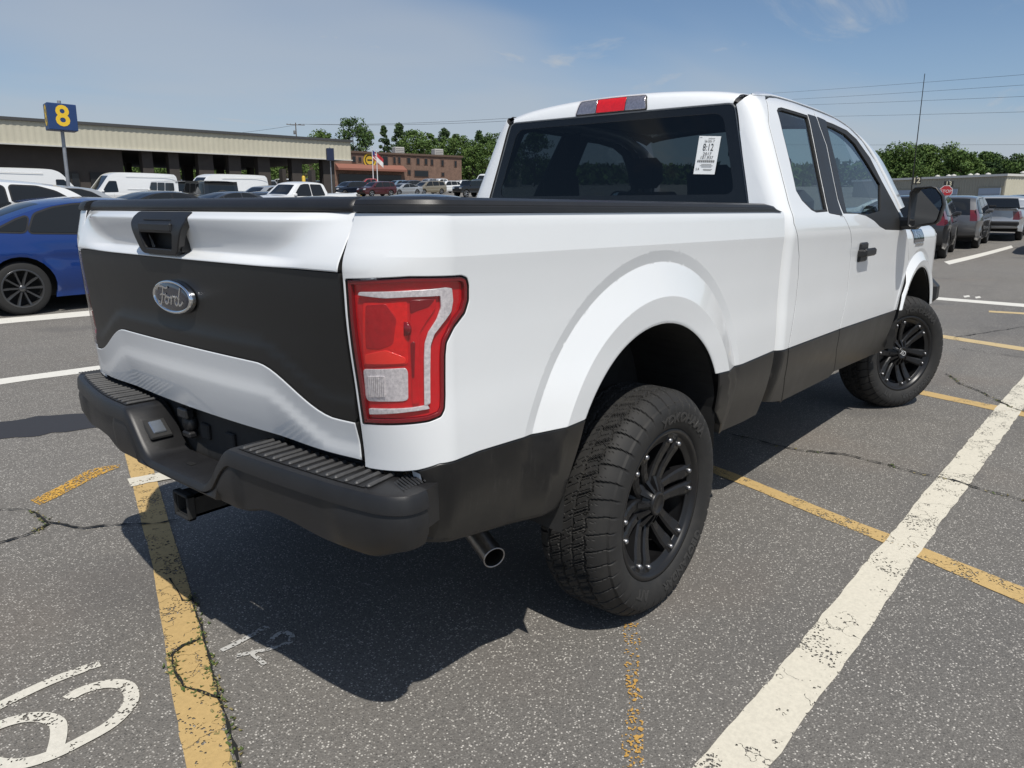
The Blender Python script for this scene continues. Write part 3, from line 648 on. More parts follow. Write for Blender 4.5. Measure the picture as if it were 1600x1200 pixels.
# --- tan service building on the right with bay doors
RA_, RB_ = at_dist(1566, 92), at_dist(1330, 104); rzr, LR_ = frame2(RA_, RB_)
RBD = empty('service_building', (RA_[0], RA_[1], 0), rzr); tag(RBD, 'tan metal service building with a row of bay doors and a flat roof', 'building')
nr = np.array([-math.sin(rzr), math.cos(rzr)]); sr = 1 if nr@(CAM_P[:2]-RA_[:2]) < 0 else -1
zr1 = zat(1566, 275, 92); zr0_ = float(ground_z(RA_[0], RA_[1]))-.6
def rx(u):
    d = ray(u, 322); c, s_ = math.cos(rzr), math.sin(rzr); o = CAM_P[:2]-RA_[:2]; ox, oy = o[0]*c+o[1]*s_, -o[0]*s_+o[1]*c; dx, dy = d[0]*c+d[1]*s_, -d[0]*s_+d[1]*c; return ox+dx*(-oy)/dy
q = MB(); q.box((LR_/2, sr*12.1, (zr0_+zr1)/2), (LR_-.2, 24, zr1-zr0_)); q.build('wall', M_TAN2, RBD)
q = MB(); V = []; nn_ = int(LR_/.3)
for k in range(nn_*4+1): x = k*LR_/(nn_*4); off = .05 if (k % 4) in (1, 2) else .01; V += [(x, -sr*off, zr0_), (x, -sr*off, zr1)]
q.add(V, [(2*k, 2*k+1, 2*k+3, 2*k+2) for k in range(nn_*4)]); q.build('ribbed_siding', M_TAN2, RBD)
q = MB(); V = []
for k in range(241): x = k*24/240; off = .05 if (k % 4) in (1, 2) else .01; V += [(-off, sr*x, zr0_), (-off, sr*x, zr1)]
q.add(V, [(2*k, 2*k+1, 2*k+3, 2*k+2) for k in range(240)]); q.build('ribbed_siding', M_TAN, RBD)
q = MB(); q.box((LR_/2, sr*12, zr1+.10), (LR_+.4, 24.4, .22)); q.build('roof_edge', mat('pale_roof_edge', (.62, .61, .57), .5), RBD)
for u0, u1 in ((1397, 1421), (1462, 1494), (1527, 1561)):
    xa, xb_ = rx(u0), rx(u1); xm, w_ = (xa+xb_)/2, abs(xa-xb_); zt2 = zr1-1.15; bd_ = empty('bay_door', parent=RBD)
    q = MB(); q.box((xm, -sr*.04, (zr0_+zt2+.15)/2), (w_+.35, .10, zt2+.15-zr0_)); q.build('door_frame', mat('tan_frame', (.30, .27, .2), .6), bd_)
    for k in range(6):
        zz0 = zt2-k*.62; q = MB(); q.box((xm, -sr*.13, zz0-.31), (w_, .08, .59)); q.build('door_panel', mat('painted_shade_door_panel', (.30, .36, .45), .4) if k < 2 else mat('white_door_panel', (.74, .76, .78), .45), bd_)  # upper panels coloured blue-grey to paint in shadow and reflection
for u in (1430, 1447, 1480, 1490, 1560, 1575, 1585):
    q = MB(); xx = rx(u) if u < 1566 else .5+(u-1566)*.4; q.tube([(xx, sr*3, zr1), (xx, sr*3, zr1+.45)], .14, 10); q.lathe([(.26, .36), (.26, .44), (0, .55)], 12, 'z', (xx, sr*3, zr1)); q.build('roof_vent', M_TRIMW, RBD)

# ================================================================ TREES
M_BARK = mat('bark', (.075, .058, .045), .95, noise=.3, nscale=5)
LEAF = [mat('leaf_%d' % k, c, .75, noise=.3, nscale=.9) for k, c in enumerate([(.058, .102, .026), (.082, .136, .034), (.108, .168, .042), (.046, .082, .032), (.066, .104, .044)])]
for m_ in LEAF: m_.node_tree.nodes['Principled BSDF'].inputs['Specular IOR Level'].default_value = .25
def tree(name, base, h, rad, kind='broad', label='', group=None, seed=0, cols=(0, 1, 2), n=2600, trunk_h=.22, leaf=.55):
    r = np.random.default_rng(seed+11); T = empty(name, base); tag(T, label, 'tree', group)
    q = MB(); q.tube([(0, 0, -.4), (.1, 0, h*trunk_h), (.15, .1, h*.55), (.1, .1, h*.9)], [.032*h*.6, .024*h*.6, .014*h*.6, .003*h], 8)
    for k in range(7):
        a = r.uniform(0, 6.28); z0 = h*r.uniform(trunk_h, .65); ln = rad*r.uniform(.5, .85); q.tube([(.1, 0, z0), (math.cos(a)*ln*.5, math.sin(a)*ln*.5, z0+h*.08), (math.cos(a)*ln, math.sin(a)*ln, z0+h*.17)], [.010*h, .006*h, .002*h], 5)
    q.build('trunk', M_BARK, T)
    # clumps
    nc = 62 if kind == 'broad' else 66; C = []
    for k in range(nc):
        if kind == 'broad':
            z = r.uniform(trunk_h*.8, .97); prof_r = rad*math.sin(math.pi*min(1, max(0.06, (z-trunk_h*.6)/(1.06-trunk_h*.6)))**.75)**.62
        else:
            z = trunk_h*.5+(1-trunk_h*.5)*r.uniform(0, 1)**1.15; prof_r = rad*(1.02-z)**.72*1.05
        a = r.uniform(0, 6.28); rr = prof_r*math.sqrt(r.uniform(.12, 1.0)); C.append((rr*math.cos(a), rr*math.sin(a), z*h, rad*r.uniform(.20, .40)*(1.0 if kind == 'broad' else .75)))
    n = int(n*2.6); C = np.array(C); per = n//nc; Vs = []; FM = []
    for c in C:
        d = r.normal(0, 1, (per, 3)); d /= np.linalg.norm(d, axis=1)[:, None]; rr = c[3]*r.uniform(.35, 1.05, (per, 1))**.6; P = c[:3]+d*rr*np.array([1, 1, .78])
        s_ = leaf*r.uniform(.5, 1.15, (per, 1)); a = r.normal(0, 1, (per, 3)); a /= np.linalg.norm(a, axis=1)[:, None]
        nn = d*.6+r.normal(0, .6, (per, 3)); nn /= np.linalg.norm(nn, axis=1)[:, None]; t1 = np.cross(nn, a); t1 /= np.linalg.norm(t1, axis=1)[:, None]+1e-9; t2 = np.cross(nn, t1)
        Vs.append(np.stack([P-t1*s_*.5, P+t2*s_*.28, P+t1*s_*.5, P-t2*s_*.28], 1).reshape(-1, 3)); mi = r.choice(3, p=[.35, .4, .25]); FM += list(np.where(r.uniform(0, 1, per) < .7, mi, r.integers(0, 3, per)))
    V = np.vstack(Vs); Fc = np.arange(len(V)).reshape(-1, 4)
    mobj('crown', V, Fc, [LEAF[k] for k in cols], T, False, FM); return T
def put_tree(u, vtop, D, wpx_, kind, label, seed, cols=(0, 1, 2), n=2600, group=None, th=.2, leaf=None, ws=1.4):
    wpx = wpx_*ws; b = at_dist(u, D); h = zat(u, vtop, D)-b[2]; tree('evergreen_tree' if kind != 'broad' else 'leafy_tree', b, h, wpx/2*D/FPX/math.cos(math.atan((u-800)/FPX))*1.0, kind, label, group, seed, cols, n, th, leaf or max(.30, D*.0032))
put_tree(508, 205, 165, 30, 'broad', 'small green treetop showing above the canopy fascia', 1, (1, 2, 0), 1500)
put_tree(556, 188, 170, 46, 'broad', 'tall dark green tree standing alone left of the flagpoles', 2, (0, 3, 1), 3200)
put_tree(604, 199, 178, 22, 'cone', 'narrow dark evergreen tree behind the brick building roof', 3, (3, 4, 0), 1800)
gT = 'evergreens behind the brick building'
for k, (u, vt, wd, ki, cs) in enumerate(((627, 196, 30, 'cone', (3, 4, 0)), (652, 202, 32, 'broad', (0, 1, 2)), (672, 206, 26, 'broad', (1, 2, 0)), (697, 203, 36, 'cone', (3, 4, 0)), (722, 210, 30, 'broad', (0, 1, 4)), (750, 206, 30, 'cone', (3, 0, 4)), (772, 210, 34, 'broad', (0, 4, 1)), (800, 205, 34, 'cone', (3, 4, 0)), (835, 204, 40, 'broad', (0, 1, 4)))):
    put_tree(u, vt, 172+5*(k % 3), wd, ki, 'dense green tree in the row behind the brick building', 20+k, cs, 2300, gT, .12)
for k, u in enumerate((640, 665, 690, 712, 738, 762, 790)): put_tree(u, 213+6*(k % 3), 166, 34, 'broad', 'low bushy tree filling the row behind the brick building', 40+k, (1, 2, 0), 1300, 'bushes behind the brick building', .05)
for k, (u, vt, wd) in enumerate(((205, 232, 40), (240, 236, 40), (275, 234, 40), (310, 236, 44), (345, 235, 40), (380, 236, 40), (415, 236, 40), (450, 238, 40), (485, 238, 40))):
    put_tree(u, vt, 128, wd, 'broad', 'bright green tree glimpsed between the canopy piers', 60+k, (2, 1, 2), 1200, 'trees beyond the canopy', .12)
gR = 'trees behind the service building'
for k, (u, vt, wd, cs) in enumerate(((1400, 229, 62, (0, 1, 2)), (1432, 231, 50, (1, 2, 0)), (1462, 229, 62, (1, 2, 0)), (1494, 238, 40, (0, 1, 2)), (1512, 252, 30, (1, 0, 2)), (1537, 242, 42, (0, 3, 1)), (1568, 246, 44, (0, 1, 3)), (1602, 252, 50, (0, 1, 2)), (1640, 248, 60, (0, 1, 2)), (1372, 240, 50, (0, 1, 2)))):
    put_tree(u, vt, 128+6*(k % 3), wd, 'broad', 'rounded green tree behind the tan service building roof', 80+k, cs, 3000, gR, .12, None, 1.0)
# distant wood so that the ground never meets a bare sky
q = MB(); r = np.random.default_rng(5); Vs = []; FM = []
for k in range(520):
    u = r.uniform(-900, 2500); a = math.atan((u-800)/FPX); D = r.uniform(210, 330); d = CF*math.cos(a)+CR*math.sin(a); hx = math.hypot(d[0], d[1]); x, y = CAM_P[0]+d[0]/hx*D, CAM_P[1]+d[1]/hx*D
    z = float(min(14, ground_z(x, y))); h = r.uniform(4, 6.5); nn = 160; P = np.stack([x+r.normal(0, 4.2, nn), y+r.normal(0, 4.2, nn), z+h*(1-r.uniform(0, 1, nn)**1.6)], 1); t1 = r.normal(0, 1, (nn, 3)); t2 = r.normal(0, 1, (nn, 3)); s_ = .55
    Vs.append(np.stack([P-t1*s_, P+t2*s_*.7, P+t1*s_, P-t2*s_*.7], 1).reshape(-1, 3)); FM += [int(r.integers(0, 3))]*nn
V = np.vstack(Vs); tag(mobj('distant_wood', V, np.arange(len(V)).reshape(-1, 4), [LEAF[0], LEAF[3], LEAF[1]], None, False, FM), 'distant line of woodland beyond the parking lot', 'wood', kind='stuff')

# ================================================================ POLES, SIGNS AND WIRES
M_BLUE = mat('sign_blue', (.018, .050, .155), .45, noise=.08, nscale=3); M_YELL = mat('sign_yellow', (.80, .52, .03), .5); M_GPOLE = mat('galvanised_pole', (.33, .34, .36), .45, metal=.5, noise=.15, nscale=6)
def num_sign(u, D, vtop, vbot, size, txt, face_u, label, bcol, tcol, rz_=None, lean=0.0, nm='lane_sign'):
    b = at_dist(u, D); e_ = empty(nm, b); tag(e_, label, 'sign'); zc0 = zat(face_u, vbot, D)-b[2]; zc1 = zat(face_u, vtop, D)-b[2]
    r0 = math.atan2(CAM_P[1]-b[1], CAM_P[0]-b[0])+math.pi/2 if rz_ is None else rz_
    e_.rotation_euler = (0, 0, r0); e_.rotation_euler.rotate_axis('Y', lean)
    q = MB(); q.tube([(0, 0, -.2), (0, 0, zc1+.14*size)], .055*size**.5, 10); q.build('post', M_GPOLE, e_)
    hh = zc1-zc0; q = MB(); q.box((0, 0, (zc0+zc1)/2), (size, size*.8, hh), bev=.012); cb = q.build('cube', bcol, e_)
    V, Fc = text_geo(txt, hh*1.08, 1.0, 3, .022) if txt else ([], [])
    for yy_, rot in (((-1, 0), (1, math.pi), (0, -math.pi/2), (0, math.pi/2)) if txt else ()):
        P = []
        for v in V:
            vx, vz = v[0]*.95, v[1]+(zc0+zc1)/2
            if rot in (0, math.pi): P.append((vx*(1 if rot == 0 else -1), yy_*(size*.4+.006), vz))
            else: P.append(((size/2+.006)*(1 if rot > 0 else -1), vx*(1 if rot > 0 else -1), vz))
        q = MB(); q.add(P, Fc); q.build('number', tcol, cb)
    return e_
num_sign(109, 24, 164, 205, .68, '8', 107, 'blue cube sign with a yellow 8 on a leaning grey post', M_BLUE, M_YELL, rz_=R_(-10), lean=R_(1.2))
num_sign(520, 66, 232, 251, .72, '', 520, 'dark blue lane sign on a pale post before the end of the canopy', mat('sign_navy', (.012, .022, .06), .5), M_YELL, rz_=R_(60))
num_sign(1427, 58, 277, 288, .55, '12', 1427, 'black box sign with number 12 on a thin post', mat('sign_black', (.02, .02, .02), .5), mat('sign_cream', (.6, .55, .4), .5))
num_sign(1477.5, 58, 283, 292, .55, '13', 1477.5, 'black box sign with number 13 above the stop sign', MATS['sign_black'], MATS['sign_cream'])
b = at_dist(1475, 57); e_ = empty('stop_sign', b); tag(e_, 'red octagonal stop sign on a thin post below the number 13 sign', 'sign'); e_.rotation_euler = (0, 0, math.atan2(CAM_P[1]-b[1], CAM_P[0]-b[0])+math.pi/2)
zc = zat(1475, 299, 57)-b[2]; q = MB(); q.tube([(0, .03, 0), (0, .03, zc+.4)], .03, 6); q.build('post', M_GPOLE, e_)
oc = [(.40*math.cos(R_(22.5+45*k)), zc+.40*math.sin(R_(22.5+45*k))) for k in range(8)]; q = MB(); q.prism(oc, -.01, .01, 'y'); q.build('border', mat('sign_white', (.75, .75, .75), .5), e_)
q = MB(); q.prism([(p[0]*.92, zc+(p[1]-zc)*.92) for p in oc], -.016, -.008, 'y'); pl_ = q.build('plate', mat('sign_red', (.42, .03, .035), .5), e_)
V, Fc = text_geo('STOP', .27); q = MB(); q.add([(v[0], -.021, zc+v[1]) for v in V], Fc); q.build('lettering', MATS['sign_white'], pl_)
# utility pole and wires
M_WOOD = mat('weathered_pole_wood', (.11, .085, .065), .9, noise=.2, nscale=3); M_WIRE = mat('wire', (.05, .05, .055), .6)
def upole(p, ztop, label, rz_):
    e_ = empty('utility_pole', p, rz_); tag(e_, label, 'utility pole'); h = ztop-p[2]
    q = MB(); q.tube([(0, 0, -.3), (0, 0, h)], [.17, .11], 10); q.build('post', M_WOOD, e_)
    q = MB(); q.box((0, .12, h-.45), (4.2, .12, .14)); q.build('crossarm', M_WOOD, e_)
    for x in (-1.95, -1.2, 1.2, 1.95):
        q = MB(); q.lathe([(.05, 0), (.07, .05), (.04, .12), (.06, .16), (0, .22)], 8, 'z', (x, .12, h-.38)); q.build('insulator', mat('insulator', (.2, .2, .21), .4), e_)
    q = MB(); q.lathe([(0, 0), (.24, 0), (.25, .1), (.25, .75), (.2, .85), (0, .9)], 12, 'z', (-.38, .1, h-2.6)); q.build('transformer', mat('transformer_grey', (.16, .16, .16), .5), e_)
D0 = 190; p0_ = at_dist(470, D0); upole(p0_, zat(470, 192, D0), 'distant utility pole with a crossarm above the canopy roof', R_(-25))
def wire(a, b, sag, label, group, rad=.02):
    P = [a+(b-a)*t-np.array([0, 0, 4*sag*t*(1-t)]) for t in np.linspace(0, 1, 24)]; q = MB(); q.tube(P, rad, 5); tag(q.build('power_line', M_WIRE), label, 'wire', group)
def pt(u, v, D):
    d = ray(u, v); h = math.hypot(d[0], d[1]); return CAM_P+d*(D/h)
for dv in (0, 4.5): wire(pt(466+dv*1.5, 194, D0), pt(930, 174+dv*1.3, 150), .8, 'thin wire running right from the distant utility pole', 'wires right of the utility pole', .030)
wire(pt(470, 194, D0), pt(150, 212, 230), 1.5, 'thin wire running left from the distant utility pole over the canopy', None, .030)
gW = 'overhead wires right of the cab'
pr_ = at_dist(1900, 60)
for (a, b_, c_, d_w) in ((1100, 152, 1900, 92), (1100, 162, 1900, 112), (1100, 168, 1900, 137), (1100, 184, 1900, 166)): wire(pt(a, b_, 120), pt(c_, d_w, 60), .15, 'thin overhead wire crossing the sky above the truck cab roof', gW, .011)
wire(pt(1200, 226, 150), pt(1900, 224, 110), .1, 'lowest overhead wire just above the trees behind the service building', None, .016)
# yellow bollards by the canopy end
gB = 'yellow bollards at the canopy end'
for u, v in ((527, 300), (531.5, 300), (536, 300), (565, 303)):
    b = at_dist(u, 92); e_ = MB(); e_.lathe([(.11, -.3), (.11, 1.0), (.08, 1.09), (0, 1.12)], 12, 'z'); o = e_.build('bollard', mat('bollard_yellow', (.62, .42, .05), .5)); o.location = b; tag(o, 'short yellow bollard beyond the end of the canopy', 'bollard', gB)
b = at_dist(477, 74); e_ = MB(); e_.lathe([(.16, -.3), (.16, 2.2), (.1, 2.3), (0, 2.32)], 12, 'z'); o = e_.build('bollard', MATS['bollard_yellow']); o.location = b; tag(o, 'tall yellow pipe guard beside a canopy pier', 'bollard')

# ================================================================ MATERIALS OF THE TRUCK
M_WHITE = mat('white_paint', (.80, .815, .82), rough=.32, coat=1.0, coat_rough=.04, spec=.4, noise=.012, nscale=3)
mat('shut_gap_black', (.010, .010, .010), .7)
M_BLK = mat('black_plastic', (.0145, .0145, .0155), rough=.43, noise=.18, nscale=14, bump=.25, bscale=900, rvar=.08)
M_VINYL = mat('matte_black_vinyl', (.0125, .0125, .0125), rough=.40, noise=.10, nscale=5, rvar=.07, bump=.08, bscale=500)
M_DUSTY = mat('dusty_black_paint', (.010, .010, .0105), rough=.33, noise=.2, nscale=7, dirt=(.026, .024, .021), rvar=.1)
def streak(m, col, amt):
    t = m.node_tree; b = t.nodes['Principled BSDF']; src = b.inputs['Base Color'].links[0].from_socket
    tc_ = nd(t, 'ShaderNodeTexCoord'); mp_ = nd(t, 'ShaderNodeMapping'); mp_.inputs['Scale'].default_value = (55, 55, 7); t.links.new(tc_.outputs['Object'], mp_.inputs[0])
    n_ = nd(t, 'ShaderNodeTexNoise'); n_.inputs['Scale'].default_value = 1.0; n_.inputs['Detail'].default_value = 5; n_.inputs['Roughness'].default_value = .7; t.links.new(mp_.outputs[0], n_.inputs['Vector'])
    n2 = nd(t, 'ShaderNodeTexNoise'); n2.inputs['Scale'].default_value = 3.0; t.links.new(tc_.outputs['Object'], n2.inputs['Vector'])
    r1 = nd(t, 'ShaderNodeMapRange'); r1.inputs['From Min'].default_value = .56; r1.inputs['From Max'].default_value = .80; t.links.new(n_.outputs['Fac'], r1.inputs['Value'])
    r2 = nd(t, 'ShaderNodeMapRange'); r2.inputs['From Min'].default_value = .45; r2.inputs['From Max'].default_value = .65; r2.inputs['To Max'].default_value = amt; t.links.new(n2.outputs['Fac'], r2.inputs['Value'])
    ml = nd(t, 'ShaderNodeMath', operation='MULTIPLY'); t.links.new(r1.outputs[0], ml.inputs[0]); t.links.new(r2.outputs[0], ml.inputs[1])
    x = nd(t, 'ShaderNodeMix', data_type='RGBA'); x.inputs['B'].default_value = (*col, 1); t.links.new(ml.outputs[0], x.inputs['Factor']); t.links.new(src, x.inputs['A']); t.links.new(x.outputs['Result'], b.inputs['Base Color'])
streak(M_DUSTY, (.16, .15, .14), .55); streak(M_TYRE if 'tyre_rubber' in MATS else M_VINYL, (.03, .03, .03), .1)
M_RUB = mat('black_rubber', (.012, .012, .012), rough=.6)
M_DARK = mat('underbody_black', (.018, .018, .018), rough=.75, noise=.3, nscale=9)
M_CHROME = mat('chrome', (.82, .83, .84), rough=.08, metal=1)
M_STEEL = mat('steel', (.34, .34, .35), rough=.38, metal=1, noise=.15, nscale=20)
M_PIPE = mat('exhaust_steel', (.30, .29, .28), rough=.38, metal=1, noise=.25, nscale=18)
M_INT = mat('dark_interior', (.018, .018, .020), rough=.8, noise=.2, nscale=12)
M_INT2 = mat('grey_cloth_seat', (.07, .07, .074), rough=.9, noise=.15, nscale=60)
M_GLASS_R = glass_mat('privacy_glass', (.095, .108, .12))
M_GLASS_S = glass_mat('side_glass', (.44, .54, .57), ior=1.8)
M_GLASS_C = glass_mat('clear_glass', (.72, .80, .78))
M_LENS = glass_mat('lamp_lens', (.93, .90, .90), ior=1.45)
M_FRIT = mat('black_frit', (.008, .009, .010), rough=.12, spec=.5)
M_MIRROR = mat('mirror_silver', (.75, .77, .78), rough=.01, metal=1)
M_RED = mat('tail_red', (.62, .008, .014), rough=.22, coat=1.0, noise=.10, nscale=60, bump=.35, bscale=520)
M_RED2 = mat('tail_red_deep', (.22, .004, .010), rough=.22, coat=1.0)
M_REDB = mat('tail_red_bright', (.80, .014, .014), rough=.18, coat=1.0, noise=.14, nscale=70, bump=.5, bscale=380)
M_SILV = mat('lamp_silver', (.86, .86, .88), rough=.3, metal=.25, noise=.3, nscale=120, bump=.6, bscale=420)
M_TYRE = mat('tyre_rubber', (.020, .0195, .019), rough=.72, noise=.22, nscale=11, rvar=.08, dirt=(.034, .032, .029))
M_RIM = mat('satin_black_alloy', (.010, .010, .011), rough=.36, spec=.45, noise=.1, nscale=30)
M_PAPER = mat('paper_label', (.80, .81, .80), rough=.6)
M_INK = mat('black_ink', (.012, .012, .012), rough=.7)
M_FBLUE = mat('emblem_blue', (.010, .014, .030), rough=.15, coat=1.0)

TR = empty('pickup_truck')
tag(TR, 'white lifted pickup truck with matte black lower body and black wheels on the parking lot', 'pickup truck')

# ---------------------------------------------------------------- body surfaces
def prof(z):
    z = np.asarray(z, float)
    lowv = cr_interp(z, [.45, .55, .65, .75, .82, .92, 1.02, 1.14, 1.26, 1.312], [-.085, -.052, -.026, -.010, -.006, -.007, -.011, -.0115, -.008, -.0045])
    up = -.0045-(z-1.312)*math.tan(R_(5.0))-np.clip((z-1.385)/.03, 0, None)**2*.006
    return np.where(z > 1.312, up, lowv)
RA = (-.006, .62, .487, .437)      # rear arch ellipse
FA = (3.735, .585, .462, .437)       # front arch ellipse
def arch_e(x, z, A):
    dx, dz = np.abs(x-A[0]), np.clip(z-A[1], 0, None); lo = np.full(np.shape(dx), -.43); hi = np.full(np.shape(dx), 3.)
    for _ in range(34):
        m = (lo+hi)/2; f = (dx/(A[2]+m))**2+(dz/(A[3]+m))**2
        lo = np.where(f > 1, m, lo); hi = np.where(f > 1, hi, m)
    return (lo+hi)/2
def flare(x, z, A, wf=.2):
    e = arch_e(x, z, A)*(.2/wf)
    rise = np.interp(e, [-.05, 0, .010, .090, .1985, .2], [.010, .0175, .0215, .0270, -.0055, -.006])
    steep = sstep(.12, .62, (z-A[1])/A[3])
    val = np.where(e < .2, -.006, -.006*np.clip(1-(e-.2)/.036, 0, 1))
    out = np.where(e < .2, rise, 0)
    out = np.where(e < .2, rise, val*steep)
    # at the feet of the arch the valley melts into the body side
    foot = np.where(e < .2, np.maximum(rise, (rise+.006)*.85), 0.0)
    return np.where(e > .26, 0.0, out*steep+foot*(1-steep))
def bulge(z): return -.040*cr_interp(z, [.80, .84, .90, 1.0, 1.12, 1.20, 1.285, 1.34, 1.40, 1.43], [0, .02, .16, .50, .88, 1.0, 1.0, .62, .10, 0])
UC, CAX, CAY = -.936, .126, .205; LA = .2655      # elliptic rear corner of the bed side, from the side round to the tailgate seam
def bed_S(uv, bf=1.0):
    uv = np.atleast_2d(uv); u, z = uv[:, 0], uv[:, 1]
    d = prof(z+.006*u)+flare(u, z, RA)
    th = np.clip((UC-u)/LA, 0, 1)*math.pi/2
    sx, cx = np.sin(th), np.cos(th)
    back = np.clip(UC-LA-u, 0, None)
    px = np.where(u > UC, u, UC-CAX*sx); py = -(.97-CAY)-CAY*cx+back
    px = px+bf*bulge(z)*sx**2
    nx, ny = -sx/CAX, -cx/CAY; nl = np.hypot(nx, ny); nx, ny = nx/nl, ny/nl
    k = np.where(u < UC, 1-.3*sx, 1)
    return np.stack([px+nx*d*k, py+ny*d*k, z], 1)
HR = (0, -1, 0)
def mir(S):
    if S.__name__ == 'bed_S': return lambda uv: bed_S(uv, .65)*np.array([1, -1, 1])+np.array([0, -.034, 0])
    sh = 0.0
    return lambda uv: S(uv)*np.array([1, -1, 1])+np.array([0, sh, 0])
ysec_z = [1.20, 1.31, 1.36, 1.40, 1.43, 1.50, 1.60, 1.75, 1.87, 1.905, 1.935, 1.955, 1.97]
ysec_y = [.9595, .9655, .961, .951, .937, .909, .868, .806, .754, .731, .694, .655, .60]
def roof_dz(x): return .022*sstep(1.15, 1.75, x)-.03*sstep(2.0, 3.0, x)
def cab_Y(x, z):
    zz = z-roof_dz(x)*sstep(1.45, 1.9, z)+.006*x
    lowv = .97+prof(zz); up = cr_interp(zz, ysec_z, ysec_y)
    w_ = sstep(1.27, 1.36, zz)
    return lowv*(1-w_)+up*w_
def cab_S(uv):
    uv = np.atleast_2d(uv); u, z = uv[:, 0], uv[:, 1]
    xb = 1.105+.13*np.clip(z-1.42, 0, None); Rr = .085; uc = xb+Rr
    Y = cab_Y(np.maximum(u, uc), z)
    th = np.clip((uc-u)/Rr, 0, math.pi/2); back = np.clip(uc-Rr*math.pi/2-u, 0, None)
    px = np.where(u > uc, u, uc-Rr*np.sin(th)); py = -(Y-Rr)-Rr*np.cos(th)+back
    # shallow step where the rear door skin stands proud
    return np.stack([px, py, z], 1)
def fen_S(uv):
    uv = np.atleast_2d(uv); u, z = uv[:, 0], uv[:, 1]
    zz = z+.006*u
    Y = cr_interp(zz, [.45, .60, .75, .90, 1.10, 1.22, 1.28, 1.315, 1.335, 1.345], [.90, .945, .962, .962, .960, .960, .947, .92, .88, .82])
    Y = Y+flare(u, z, FA, .11)-.16*np.clip((u-4.15)/.5, 0, None)**2
    return np.stack([u, -Y, z], 1)

# ---------------------------------------------------------------- bed sides
def arch_pts(A, z0, z1, e=0.0, n=40):
    """along the opening from the rear foot (height z0) over the top to the front foot (height z1)"""
    out = []
    def foot(z):
        k = np.clip((z-A[1])/(A[3]+e), -1, 1); return (A[2]+e)*math.sqrt(max(0, 1-max(0, k)**2))
    a0 = math.acos(min(1, foot(z0)/(A[2]+e))) if z0 > A[1] else 0; a1 = math.acos(min(1, foot(z1)/(A[2]+e))) if z1 > A[1] else 0
    for k in range(n+1):
        th = math.pi-a0-(math.pi-a0-a1)*k/n
        out.append((A[0]+(A[2]+e)*math.cos(th), A[1]+(A[3]+e)*math.sin(th)))
    return np.array(out)
bound_r = pixline(bed_S, [(652.5, 735), (686, 725), (749, 705), (841, 677), (900, 662), (912, 657)], (-1.03, .85))
bound_r0 = pixline(bed_S, [(563, 727), (577, 732), (607, 736), (630, 737)], (-1.22, .83))
bound_f = pixline(bed_S, [(1124, 583), (1160, 569), (1214, 546)], (.45, .83))
zr0, zf0 = bound_r[-1][1], bound_f[0][1]
U_END = 1.062
arch = arch_pts(RA, zr0, zf0)
USEAM = UC-LA
gap = .0022
bed_white = np.vstack([[[USEAM, 1.412]], [[USEAM+.0005, 1.1]], [[USEAM, bound_r0[0][1]]], bound_r0[1:], bound_r[:-1], arch, bound_f[1:-1], [[U_END, bound_f[-1][1]]], [[U_END, 1.2]], [[U_END, 1.412]]])
